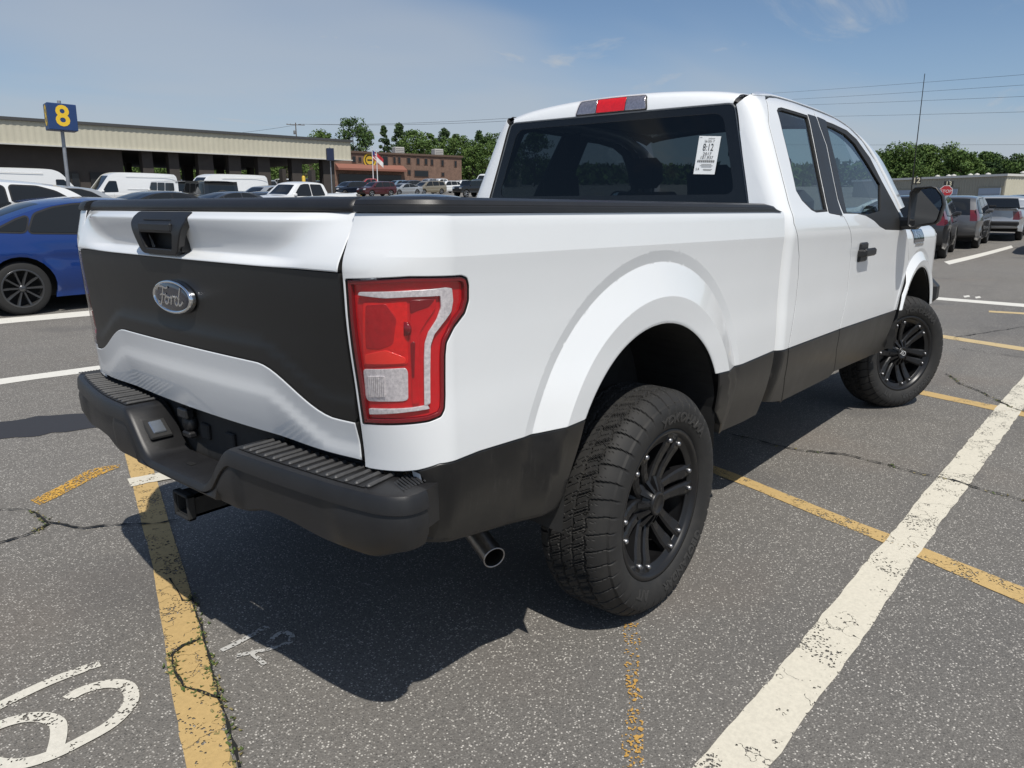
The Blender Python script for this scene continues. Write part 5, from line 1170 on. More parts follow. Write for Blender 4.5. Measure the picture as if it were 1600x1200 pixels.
    # pillar runs
MB0 = MB()
for s in (-1, 1):
    # A pillar and roof rail as a swept section following the door seam
    path = cab_S(resample(smooth_line(np.vstack([[[1.20, 1.912], [1.26, 1.914]], roof_seam+[0, .002]]), 80), .03, False)); 
    V = []; n = 6; T = np.gradient(path, axis=0)
    for i, p in enumerate(path):
        x = p[0]; yin = max(.0, -p[1]-.052); zr = p[2]
        k = sstep(2.55, 2.95, x)
        a = np.array([x, -p[1], p[2]])
        up = np.array([.30*k, -.012-.010*k, .016*(1-k)+.030*k]); inn = np.array([.10*k, -.040-.02*k, .026*(1-k)+.045*k])
        k0 = .10+.90*sstep(1.20, 1.40, x); up = up*[1, 1, k0]; inn = inn*[1, 1, k0]
        pts = [a+[0, -.004, -.002], a+[0, .001, .003], a+up*.6, a+inn, a+inn+[0, -.03, -.035], a+[0, -.05, -.05]]
        V += [(q_[0], s*q_[1], q_[2]) for q_ in pts]
    Fc = [(i*n+k, i*n+(k+1) % n, (i+1)*n+(k+1) % n, (i+1)*n+k) for i in range(len(path)-1) for k in range(n)]
    MB().add(V, Fc, True).build('roof_rail', M_WHITE, TR)
# rear window: frame, black border and glass
def rw_S(uv):
    uv = np.atleast_2d(uv); y, z = uv[:, 0], uv[:, 1]
    return np.stack([1.110+.13*(z-1.42)+.012*(y/.75)**2-.004, y, z], 1)
rwo = round_poly([(-.782, 1.395), (.782, 1.395), (.650, 1.880), (-.650, 1.880)], .035, 6)
rwi = round_poly([(-.700, 1.485), (.700, 1.485), (.600, 1.842), (-.600, 1.842)], .05, 6)
rw = empty('rear_window', parent=TR)
panel('window_border', [rwo, rwi], rw_S, M_FRIT, rw, (-1, 0, 0), h=.04, he=.02, depth=.006, hem=.001, offset=.001)
panel('glass_pane', [inset(resample(rwi, .02), -.003)], rw_S, M_GLASS_R, rw, (-1, 0, 0), h=.08, he=.03, depth=0, hem=0, offset=-.001)
fr_ = MB(); L = resample(rwo, .02); P = rw_S(L); fr_.tube(np.vstack([P, P[:1]]), .0045, 6, cap=False); fr_.build('window_seal', mat('grey_seal', (.10, .11, .12), .4), rw)
bk = MB(); bk.box((1.125, 0, 1.13), (.03, 1.70, .56)); bk.build('cab_back_wall', M_WHITE, TR)
# third brake light on the header
M_CLR = mat('clear_lamp_cell', (.50, .50, .53), .18, metal=.7, noise=.3, nscale=90, bump=.8, bscale=260)
BLt = empty('high_brake_light', parent=TR)
b_ = MB()
def hdr(y, t): return roof_S(np.array([[y, t]]))[0]
for (y0, y1, nm, mm) in ((-.205, -.085, 'cargo_lamp', M_CLR), (-.085, .085, 'brake_lamp', M_REDB), (.085, .205, 'cargo_lamp', M_CLR)):
    loop = round_poly([(y0+.002, .010), (y1-.002, .010), (y1-.002 if abs(y1) < .1 else y1-.018*np.sign(y1), .078), (y0+.002 if abs(y0) < .1 else y0-.018*np.sign(y0), .078)], .006)
    panel(nm, [loop], roof_S, mm, BLt, (-1, 0, 0), h=.02, he=.01, depth=.02, hem=.002, offset=.008)
lp = round_poly([(-.211, .004), (.211, .004), (.193, .083), (-.193, .083)], .012)
panel('lamp_housing', [lp], roof_S, M_RUB, BLt, (-1, 0, 0), h=.03, he=.01, depth=.015, hem=.002, offset=.006)
panel('lens', [inset(resample(lp, .01), .002)], roof_S, M_LENS, BLt, (-1, 0, 0), h=.03, he=.01, depth=.008, hem=.003, offset=.015)
# windscreen, dash, interior
ws = [(-.72, 0), (.72, 0), (.60, 1), (-.60, 1)]
def ws_S(uv):
    uv = np.atleast_2d(uv); y, t = uv[:, 0], uv[:, 1]
    return np.stack([3.50-.74*t-.16*(y/.72)**2, y, 1.315+.62*t], 1)
panel('windscreen', [np.array([(-.80, 0), (.80, 0), (.625, 1), (-.625, 1)])], ws_S, M_GLASS_C, TR, (1, 0, .6), h=.1, he=.05, depth=0, hem=0)
it = MB(); it.box((2.2, 0, .98), (2.2, 1.72, .04)); it.box((2.85, 0, .80), (.5, 1.7, .35)); it.box((3.15, 0, 1.22), (.55, 1.66, .20), bev=.07); it.build('dashboard', M_INT, TR)
hl_ = MB(); hl_.box((1.95, 0, 1.925), (1.25, 1.22, .012)); hl_.build('headliner', mat('headliner', (.22, .21, .2), .95), TR)
for s in (-1, 1):
    dp = MB(); dp.box((2.2, s*.845, 1.10), (2.0, .03, .56)); dp.build('door_inner_trim', M_INT, TR)
def seat(x, y, wdt, heads, nm, zt_s=1.53):
    e_ = empty(nm, parent=TR)
    q = MB(); q.box((x+.25, y, 1.06), (.52, wdt, .17), bev=.06); q.build('cushion', M_INT2, e_)
    q = MB(); q.box((x-.03, y, zt_s-.28), (.15, wdt, .56), Matrix.Rotation(R_(-10), 4, 'Y'), bev=.06); q.build('backrest', M_INT2, e_)
    for hy_ in heads:
        q = MB(); q.box((x-.095, y+hy_, zt_s+.115), (.10, .25, .19), Matrix.Rotation(R_(-8), 4, 'Y'), bev=.045)
        for ss in (-1, 1): q.tube([(x-.085, y+hy_+ss*.06, zt_s-.03), (x-.095, y+hy_+ss*.06, zt_s+.06)], .007, 6)
        q.build('headrest', M_INT2, e_)
seat(2.34, -.41, .52, [0], 'front_seat'); seat(2.34, .41, .52, [0], 'front_seat'); seat(2.34, 0, .28, [], 'centre_seat')
seat(1.48, 0, 1.40, [-.46, .46], 'rear_seat', 1.42)
sw = MB(); th = np.linspace(0, 2*math.pi, 40); Rm = Matrix.Rotation(R_(-62), 3, 'Y')
P = [np.array((2.82, .41, 1.33))+np.array(Rm@Vector((.19*math.cos(a), .19*math.sin(a), 0))) for a in th]; sw.tube(P, .016, 8, cap=False)
sw.box((2.83, .41, 1.33), (.06, .14, .12), Matrix.Rotation(R_(-25), 4, 'Y'), bev=.02); sw.build('steering_wheel', M_INT, TR)
im = MB(); im.box((2.86, 0, 1.80), (.03, .25, .07), bev=.012); im.tube([(2.88, 0, 1.82), (2.93, 0, 1.87)], .01, 6); im.build('interior_mirror', M_INT, TR)
# label on the rear window
lab = empty('window_label', parent=TR)
c4 = pixline(rw_S, [(1093.5, 212.5), (1127.5, 213), (1117, 272.5), (1084, 272)], (-.5, 1.75))
def lab_S(uv):
    uv = np.atleast_2d(uv); a, b = uv[:, :1], uv[:, 1:]
    q = (1-a)*(1-b)*c4[3]+a*(1-b)*c4[2]+a*b*c4[1]+(1-a)*b*c4[0]
    return rw_S(q)-np.array([.004, 0, 0])
mobj('paper', lab_S(np.array([(0, 0), (1, 0), (1, 1), (0, 1.)])), [(0, 1, 2, 3)], M_PAPER, lab)
def lab_text(txt, cx, cy, hgt, sx=1.0):
    V, Fc = text_geo(txt, hgt*1.35); 
    V = V[:, :2]; V[:, 0] *= sx*1.75
    V = V+[cx, cy]
    return lab_S(V)-np.array([.0012, 0, 0]), Fc
lm = MB()
for a in (('Sale 2026  17', .52, .865, .065, .55), ('8:12', .50, .70, .20, .62), ('2017', .50, .53, .085, 1.0), ('101,937', .50, .435, .085, .95), ('S.A', .16, .13, .07, .8)):
    V, Fc = lab_text(*a); lm.add(V, Fc)
for k in range(26): lm.add(lab_S(np.array([(.1+k*.031, .31), (.1+k*.031+(.012 if k % 3 else .022), .31), (.1+k*.031+(.012 if k % 3 else .022), .375), (.1+k*.031, .375)]))-np.array([.0012, 0, 0]), [(0, 1, 2, 3)])
for yl, x0, x1 in ((.255, .30, .78), (.22, .25, .85), (.185, .32, .80), (.12, .42, .85), (.10, .45, .8), (.955, .05, .15), (.93, .45, .75)):
    lm.add(lab_S(np.array([(x0, yl), (x1, yl), (x1, yl+.010), (x0, yl+.010)]))-np.array([.0012, 0, 0]), [(0, 1, 2, 3)])
lm.build('print', M_INK, lab)

# ---------------------------------------------------------------- front fenders, bonnet, nose
for s in (-1, 1):
    S = fen_S if s < 0 else mir(fen_S); H = (0, s, 0)
    a_ = arch_pts(FA, .765, .72, n=40)
    x0 = fd_front[:, 0]+.003
    fl_ = np.vstack([np.stack([x0, fd_front[:, 1]], 1)[::-1][1:], [[3.33, 1.336]], [[4.62, 1.30]], [[4.66, 1.0]], [[4.66, .72]], a_[::-1], [[fd_front[-1][0]+.003, .768]]])
    fe = panel('front_fender', [fl_], S, M_WHITE, TR, H, h=.02, he=.009, depth=.022, hem=.002, feat=[arch_pts(FA, .60, .60, e_*.55, 130) for e_ in (.012, .03, .080, .0885, .0915, .104, .18, .194, .1975, .2012, .208, .22, .2345, .245)])
    # badge
    bg_ = pixline(fen_S, [(1425.5, 363), (1441, 362), (1442, 377), (1427, 378.5)], (3.45, 1.25)) if s < 0 else bg_
    x0b, x1b = bg_[:, 0].min(), bg_[:, 0].max(); zc_ = bg_[:, 1].mean(); xc_ = (x0b+x1b)/2
    bd = MB(); V, Fc = text_geo('F-150', .075); V[:, 0] *= 1.1; V = V[:, :2]
    UV = np.stack([xc_-s*-1*0+(V[:, 0] if s < 0 else -V[:, 0]), zc_+.012+V[:, 1]], 1); P = S(UV); N = snormal(S, UV, H)
    bd.add(P+N*.007, Fc, False, 0)
    pl = round_poly([(xc_-.15, zc_-.035), (xc_+.15, zc_-.035), (xc_+.15, zc_+.05), (xc_-.15, zc_+.05)], .01)
    bo = panel('badge', [pl], S, M_FBLUE, fe, H, h=.03, depth=.006, hem=.001, offset=.005)
    bd.build('badge_lettering', M_CHROME, bo)
    bo2 = panel('badge_bar', [np.array([(xc_-.10, zc_-.06), (xc_+.14, zc_-.06), (xc_+.14, zc_-.04), (xc_-.10, zc_-.04)])], S, M_CHROME, fe, H, h=.03, depth=.004, hem=.001, offset=.004)
def hood_S(uv):
    uv = np.atleast_2d(uv); x, y = uv[:, 0], uv[:, 1]
    return np.stack([x, y, 1.345-.012*(x-3.4)**2-.06*(y/.86)**4+.02*np.exp(-((np.abs(y)-.55)/.12)**2)], 1)
panel('bonnet', [round_poly([(3.42, -.80), (4.66, -.76), (4.70, 0), (4.66, .76), (3.42, .80), (3.50, 0)], .02)], hood_S, M_WHITE, TR, (0, 0, 1), h=.06, he=.03, depth=.03, hem=.003)
fr = MB(); fr.box((4.68, 0, 1.08), (.12, 1.30, .36), bev=.04); fr.build('grille', M_BLK, TR)
fr = MB(); fr.box((4.72, 0, .76), (.26, 1.86, .26), bev=.08); fr.build('front_bumper', M_BLK, TR)
for s in (-1, 1):
    hl = MB(); hl.box((4.62, s*.76, 1.12), (.12, .24, .30), bev=.04); hl.build('headlight', M_SILV, TR)

# ---------------------------------------------------------------- mirrors, antenna
for s in (-1, 1):
    mr = empty('door_mirror', parent=TR)
    X0 = 3.02
    def mp_(u, v, x=X0):
        p = hit(0, x, u, v); return (p[1], p[2])
    face = [mp_(1422, 300), (mp_(1430, 293)), mp_(1455, 291), mp_(1463, 293), mp_(1473, 306), mp_(1474.5, 320), mp_(1466, 345), mp_(1461, 350), mp_(1422, 356), mp_(1418, 352)]
    fc = np.array([mp_(1445, 322)]); P = np.array(face); P[:, 0] *= -s
    fcx = fc[0]*[-s, 1]
    V = []; n = len(P)
    for k, (sc, dx) in enumerate(((.90, .040), (.95, -.010), (1.0, -.012), (1.02, .02), (.99, .08), (.86, .13), (.55, .165), (.15, .175))):
        V += [(X0+dx, fcx[0]+(q_[0]-fcx[0])*sc, fcx[1]+(q_[1]-fcx[1])*sc) for q_ in P]
    Fc = [(i*n+k, i*n+(k+1) % n, (i+1)*n+(k+1) % n, (i+1)*n+k) for i in range(7) for k in range(n)]+[tuple(range(7*n, 8*n))]
    MB().add(V, Fc, True).build('mirror_shell', M_BLK, mr)
    V = [(X0+.010+.05*(q_[1]-fcx[1])-s*.24*((q_[0]-fcx[0])), fcx[0]+(q_[0]-fcx[0])*.91, fcx[1]+(q_[1]-fcx[1])*.91) for q_ in P]
    MB().add(V, [tuple(range(n))]).build('mirror_glass', M_MIRROR, mr)
    a = MB(); a.box((3.10, s*.98, 1.335), (.13, .17, .075), bev=.02); a.box((3.12, s*.905, 1.36), (.16, .03, .13), bev=.012); a.build('mirror_arm', M_BLK, mr)
base = hit(1, -.86, 1423, 305); tip = hit(1, -.86, 1445, 115)
an = MB(); dirv = (tip-base)/np.linalg.norm(tip-base); b0 = base+dirv*(1.33-base[2])/dirv[2]
an.tube([b0, tip], [.0042, .0022], 8); an.tube([b0-[0, 0, .01], b0+dirv*.05], [.012, .008], 10); an.build('antenna', M_RUB, TR)

# ---------------------------------------------------------------- rear bumper
BU = empty('rear_bumper', parent=TR)
cpath = smooth_line([(-1.040, .958), (-1.072, .961), (-1.106, .950), (-1.135, .910), (-1.152, .84), (-1.168, .72), (-1.184, .50), (-1.192, .25), (-1.195, 0)], 108)
cpath = resample(cpath, .011, False); half = cpath
full = np.vstack([half*[1, -1], half[::-1][1:]])+[0, -.008]      # from the right end (y<0) to the left end
full[:, 0] += .036*sstep(.40, .93, full[:, 1])      # the far corner is swept a little more
t_ = np.gradient(full, axis=0); t_ /= np.linalg.norm(t_, axis=1)[:, None]; nrm = np.stack([-t_[:, 1], t_[:, 0]], 1)
nrm *= np.sign((nrm@np.array([-1, 0])).sum())
def ztop(y): return .664+.136*(sstep(.115, .285, y) if y > 0 else sstep(.195, .362, -y))
def zbot(y): return .622-.006*sstep(.30, .45, abs(y))+.018*sstep(.55, .75, abs(y))+.035*sstep(.35, .5, abs(y))*sstep(.75, .55, abs(y))-.004*sstep(.7, .9, abs(y))+.022*sstep(.86, .96, abs(y))
V = []; lower = []
NS = 13
for (x, y), (nx, ny) in zip(full, nrm):
    zt_, zb_ = ztop(y), zbot(y); H_ = zt_-zb_; endk = sstep(.90, .985, abs(y)); dep = .135-.075*sstep(.86, .95, abs(y))
    pock = sstep(.37, .40, abs(y))*sstep(.80, .72, abs(y))      # pressed panels on the face
    lipz = min(.045, H_*.5)
    sec = [(-dep, zt_-.05), (-dep, zt_-.004), (-dep+.004, zt_), (-.016, zt_), (-.006, zt_-.003), (0, zt_-.012), (.003, zt_-lipz), (-.004-.008*pock, zt_-lipz-.004), (.003-.010*pock, zt_-lipz-.03 if H_ > .12 else zb_+.02),
           (.0-.012*pock, zb_+.04 if H_ > .12 else zb_+.014), (-.012, zb_+.010), (-.03, zb_), (-dep, zb_+.01)]
    V += [(x+nx*o, y+ny*o, z) for o, z in sec]
Fc = [(i*NS+k, i*NS+(k+1) % NS, (i+1)*NS+(k+1) % NS, (i+1)*NS+k) for i in range(len(full)-1) for k in range(NS)]
Fc += [tuple(range(NS)), tuple(range((len(full)-1)*NS, len(full)*NS))]
bmq = MB().add(V, Fc, True).build('bumper_shell', M_BLK, BU)
md = bmq.modifiers.new('e', 'EDGE_SPLIT') if False else None
bmq.data.set_sharp_from_angle(angle=R_(38))
for s in (-1, 1):
    cc_ = [(x-nx*.006, y-ny*.006) for (x, y), (nx, ny) in zip(full, nrm) if s*y > .76]; cc_ = cc_ if s < 0 else cc_
    pol = list(cc_)+([(-.985, s*.945), (-.985, s*.76)] if abs(cc_[-1][1]) > abs(cc_[0][1]) else [(-.985, s*.76), (-.985, s*.945)])
    q = MB(); q.prism(pol, .70, .7955, 'z'); q.build('corner_block', M_BLK, BU)
# step pads with ribs
for s in (-1, 1):
    pad = empty('step_pad', parent=BU)
    idx = [i for i in range(len(full)) if (.30 if s > 0 else .375) < s*full[i][1] < .86]
    Vp = []; 
    for i in idx:
        (x, y), (nx, ny) = full[i], nrm[i]; Vp += [(x+nx*o, y+ny*o, .8025) for o in (-.124, -.020)]
    MB().add(Vp, [(2*k, 2*k+1, 2*k+3, 2*k+2) for k in range(len(idx)-1)]).build('pad', M_BLK, pad)
    ys_r = np.arange(.315 if s > 0 else .39, .87, .0335)
    me = None
    for yr in ys_r:
        i = int(np.argmin(np.abs(full[:, 1]-s*yr))); (x, y), (nx, ny) = full[i], nrm[i]
        if me is None:
            r_ = MB(); r_.box((0, 0, 0), (.098, .012, .010), bev=.004); ob = r_.build('rib', mat('worn_rib_plastic', (.05, .05, .051), .5, noise=.35, nscale=30), pad); me = ob.data
        else: ob = link(bpy.data.objects.new('rib', me), pad)
        ob.location = (x-nx*.072, y-ny*.072, .804); ob.rotation_euler = (0, 0, math.atan2(ny, nx))
    # fine ribs on the corner
    for k in range(10):
        ob = link(bpy.data.objects.new('corner_rib', bpy.data.meshes.get('corner_rib') or mesh_data('corner_rib', [(-.05, -.002, 0), (.05, -.002, 0), (.05, .002, 0), (-.05, .002, 0), (-.048, 0, .004), (.048, 0, .004)], [(0, 1, 5, 4), (3, 4, 5, 2), (0, 4, 3), (1, 2, 5)], mat('worn_rib_plastic'))), pad)
        ob.location = (-1.085+k*.0105+.012, s*(.905-.002*k), .8005); ob.rotation_euler = (0, 0, R_(90)-s*R_(-18)); ob.scale = (.55+.03*k, 1, 1)
# centre plate, lamp, connector, hitch
cp = MB(); cp.box((-1.035, 0, .72), (.02, .80, .20)); cp.box((-1.02, 0, .78), (.02, 1.7, .05)); cp.build('licence_recess', M_DARK, BU)
for yy_ in (-.12, .03):
    cn = MB(); cn.box((-1.05, yy_, .74), (.012, .05, .05), bev=.004); cn.build('bracket', M_DARK, BU)
lamp = empty('plate_lamp', parent=BU)
for s in (1, -1):
    y_m, z_m = (.200 if s > 0 else -.280), .735; sl_ = math.atan2(.136, .17*1.0)
    rotm = Matrix.Rotation(s*math.atan2(.8, 1.0), 4, 'X')
    lb = MB(); lb.box((0, 0, 0), (.072, .085, .010), bev=.004); lb.xf(Matrix.Translation((-1.125, y_m, z_m))@rotm); lb.build('lamp_frame', M_RUB, lamp)
    lc = MB(); lc.box((0, 0, 0), (.042, .050, .012), bev=.003); lc.xf(Matrix.Translation((-1.125, y_m-.003*s, z_m+.003))@rotm); lc.build('lamp_lens', mat('clear_lamp', (.30, .33, .37), .1, metal=.7, bump=.6, bscale=300), lamp)
tcx = MB(); tcx.lathe([(0, .02), (.028, .02), (.030, 0), (.024, -.012), (0, -.014)], 20, 'x'); tcx.xf(Matrix.Translation((-1.062, .11, .755))); tcx.box((-1.07, .11, .79), (.03, .06, .035), bev=.006); tcx.box((-1.065, .105, .72), (.03, .05, .02), bev=.005); tcx.build('trailer_socket', M_BLK, BU)
hi = MB()
for dy, dz, sy, sz in ((0, .031, .076, .008), (0, -.031, .076, .008), (.034, 0, .008, .07), (-.034, 0, .008, .07)): hi.box((-1.03, dy, .535+dz), (.26, sy, sz))
for dy, dz, sy, sz in ((0, .036, .092, .010), (0, -.036, .092, .010), (.041, 0, .010, .082), (-.041, 0, .010, .082)): hi.box((-1.155, dy, .535+dz), (.025, sy, sz), bev=.003)
hi.box((-.92, 0, .535), (.06, 1.0, .07)); hi.build('hitch_receiver', M_DARK, BU)
st = MB(); st.box((-1.13, -.02, .6655), (.02, .03, .002)); st.build('step_mark', M_RUB, BU)

# ---------------------------------------------------------------- chassis
ch = MB()
for s in (-1, 1):
    ch.tube([(-1.0, s*.48, .60), (-.55, s*.48, .66), (0, s*.48, .74), (.6, s*.46, .60), (3.0, s*.44, .56), (4.4, s*.40, .60)], .06, 4, smooth=False)
for x in (-.9, -.3, .7, 1.6, 2.6): ch.box((x, 0, .60), (.08, .92, .08))
ch.build('frame', M_DARK, TR)
ax_ = MB(); ax_.tube([(.05, -.74, .42), (.05, .74, .42)], .05, 14); ax_.lathe([(0, -.16), (.10, -.13), (.165, 0), (.10, .13), (0, .15)], 20, 'y', (0, .0, .42)); ax_.tube([(.15, 0, .44), (2.4, 0, .58)], .04, 10); ax_.build('rear_axle', M_DARK, TR)
for s in (-1, 1):
    q = MB(); q.tube([(-.78, s*.56, .62), (-.4, s*.56, .53), (0, s*.56, .50), (.4, s*.56, .53), (.76, s*.56, .58)], .032, 6); q.tube([(-.12, s*.42, .36), (.1, s*.36, .84)], .032, 10); q.build('leaf_spring', M_DARK, TR)
sp = MB(); sp.lathe([(.15, -.10), (.33, -.11), (.37, -.05), (.37, .05), (.33, .11), (.15, .10)], 36, 'z', (-.68, .10, .64)); sp.build('spare_tyre', M_TYRE, TR)
tk = MB(); tk.box((1.3, .38, .62), (1.3, .5, .28), bev=.06); tk.box((2.6, 0, .62), (1.0, .6, .32), bev=.08); tk.box((3.7, 0, .72), (.9, .7, .5), bev=.08); tk.box((2.2, 0, .70), (2.3, 1.66, .06)); tk.build('underbody', M_DARK, TR)
ft = MB(); ft.tube([(3.683, -.70, .45), (3.683, .70, .45)], .045, 10)
for s in (-1, 1): ft.tube([(3.683, s*.58, .45), (3.66, s*.46, .95)], .055, 12)
ft.build('front_suspension', M_DARK, TR)
# wheel-house liners
for s in (-1, 1):
    for A, nm in ((RA, 'wheel_house'), (FA, 'wheel_house')):
        p_ = arch_pts((A[0], A[1], A[2]+.006, A[3]+.006), A[1], A[1], n=28); p_ = np.vstack([[[p_[0][0]-.01, .50]], p_, [[p_[-1][0]+.01, .50]]]); n = len(p_)
        V = [(x, s*.962, z) for x, z in p_]+[(x, s*.62, z+.02) for x, z in p_]
        MB().add(V, [(i, i+1, i+1+n, i+n) for i in range(n-1)]+[tuple(range(n, 2*n))], False).build(nm, M_DARK, TR)
# exhaust
tipc = np.array(CAM_P+ray(772, 871)*2.15)
ex = MB(); d_ = np.array([-.35, -.90, -.22]); d_ /= np.linalg.norm(d_)
p0 = tipc-d_*.02; pts = [p0-d_*.60+np.array([.25, .0, .14]), p0-d_*.40+np.array([.05, .0, .03]), p0-d_*.25, p0-d_*.1, p0+d_*.02]
ex.tube(smooth_line(pts, 24), .0345, 24, cap=False); ex.tube(smooth_line(pts, 24)[::-1], .031, 24, cap=False)
ex.build('exhaust_pipe', M_PIPE, TR)
er = MB(); a_ = np.cross(d_, [0, 0, 1]); a_ /= np.linalg.norm(a_); b_2 = np.cross(d_, a_)
er.tube([p0+d_*.02+.033*(math.cos(t)*a_+math.sin(t)*b_2) for t in np.linspace(0, 2*math.pi, 30)], .0028, 6, cap=False); er.build('exhaust_rim', M_STEEL, TR)

# ---------------------------------------------------------------- wheels
RT, TW = .412, .292
def tyre_mesh():
    nth = 864; prof_ = []
    hw = TW/2
    # (lateral w, radius) : inner bead -> inner sidewall -> tread -> outer sidewall -> outer bead
    side = [(-.105, .262), (-.118, .270), (-.133, .295), (-.144, .330), (-.143, .350), (-.136, .366)]
    tread_w = np.linspace(-.131, .131, 74)
    th = np.arange(nth)/nth*2*math.pi
    W, RR = [], []
    for w_, r in side: W.append(w_); RR.append(np.full(nth, r))
    N = 44
    def tri(p): return 2*np.abs(2*(p-np.floor(p+.5)))-1
    for w_ in tread_w:
        v = w_/.131; r0 = RT-.006*abs(v)**2-.032*np.clip((abs(v)-.58)/.42, 0, 1)**2.2
        ph = th/(2*math.pi)*N; sgn = 1 if v > 0 else -1
        dep = np.zeros(nth)
        av = abs(v)
        zig = .035*tri(ph+.25*sgn)
        g1 = np.abs(av-.53-zig) < .034; g2 = np.abs(av-.18-zig*.8) < .030
        dep = np.where(g1 | g2, 1.0, dep)
        lat = (ph+.55*(av-.56)*sgn*.9+.25*sgn) % 1.0
        if av > .58: dep = np.where((np.abs(lat-.5) > .450), 1.0, dep); sp_ = np.abs((lat*2 % 1)-.5) < .030; dep = np.where(sp_ & (av < .80) & (av > .62), .28, dep)
        elif av > .20:
            la2 = (ph+1.3*av*sgn) % 1.0; dep = np.where(np.abs(la2-.5) > .44, 1.0, dep); dep = np.where((np.abs((la2*3 % 1)-.5) < .07), .5, dep)
        else:
            la3 = (ph+1.6*v) % 1.0; dep = np.where((np.abs(la3-.5) > .45) & (av > .05), .9, dep); dep = np.where((np.abs((la3*2 % 1)-.5) < .045), .5, dep)
        W.append(w_); RR.append(r0-.0080*dep)
    # shoulder lugs run a little down the sidewall
    ph = th/(2*math.pi)*N
    lug = ((ph+.25+.25) % 1.0 > .13)
    outer = [(.1365, .3705), (.141, .361), (.1445, .352), (.1462, .345), (.1455, .322), (.139, .298), (.1325, .286), (.125, .277), (.117, .272), (.108, .262)]
    for i, (w_, r) in enumerate(outer):
        W.append(w_ if i > 2 else None); 
        if i <= 2: W[-1] = w_+np.where(lug, .0025 if i < 2 else .001, -.003)
        RR.append(np.full(nth, r))
    V = []
    c, s_ = np.cos(th), np.sin(th)
    for w_, r in zip(W, RR): V.append(np.stack([r*c, -np.broadcast_to(w_, (nth,)), r*s_], 1))
    n = len(W); V = np.vstack(V)
    i, k = np.meshgrid(np.arange(n-1), np.arange(nth), indexing='ij'); k2 = (k+1) % nth
    Fc = np.stack([i*nth+k, (i+1)*nth+k, (i+1)*nth+k2, i*nth+k2], -1).reshape(-1, 4)
    # flatten the contact patch slightly
    flat = V[:, 2] < -(RT-.012); V[flat, 2] = -(RT-.012)-(-(RT-.012)-V[flat, 2])*.25
    sm = np.repeat([not (4 <= q_ <= 80) for q_ in range(n-1)], nth)
    me = mesh_data('tyre', V, Fc, M_TYRE, list(sm)); return me
ME_TYRE = tyre_mesh()
def letters_mesh():
    res = []
    def arc_text(txt, a_mid, r, size, gapf=1.0):
        q = MB()
        V, Fc = text_geo(txt, size, 1.0, 3, .035); V = V[:, :2]; V[:, 0] *= gapf
        for lv, m in ((.0030, 0),):
            a = a_mid-V[:, 0]/r; rr = r+V[:, 1]
            y = -cr_interp(rr, [.277, .286, .298, .322, .345, .366], [.125, .1325, .139, .1455, .1462, .1445])
            top = np.stack([rr*np.cos(a), y-.0022, rr*np.sin(a)], 1); q.add(top, Fc)
            # sides
            from collections import Counter
            ed = Counter()
            for f in Fc:
                for i in range(len(f)): e = (f[i], f[(i+1) % len(f)]); ed[tuple(sorted(e))] += 1
            be = [e for e, c in ed.items() if c == 1]; bot_ = np.stack([rr*np.cos(a), y+.001, rr*np.sin(a)], 1); n = len(top)
            q.add(np.vstack([top, bot_]), [(e[0], e[1], e[1]+n, e[0]+n) for e in be])
        res.append(mesh_data('tyre_lettering', q.V, q.F, mat('tyre_letters', (.034, .033, .032), .6), False))
    arc_text('YOKOHAMA', R_(72), .318, .048, 1.25)
    arc_text('GEOLANDAR', R_(-62), .316, .040, 1.25)
    arc_text('A/T', R_(-118), .316, .048, 1.2)
    return res
ME_LET = letters_mesh()
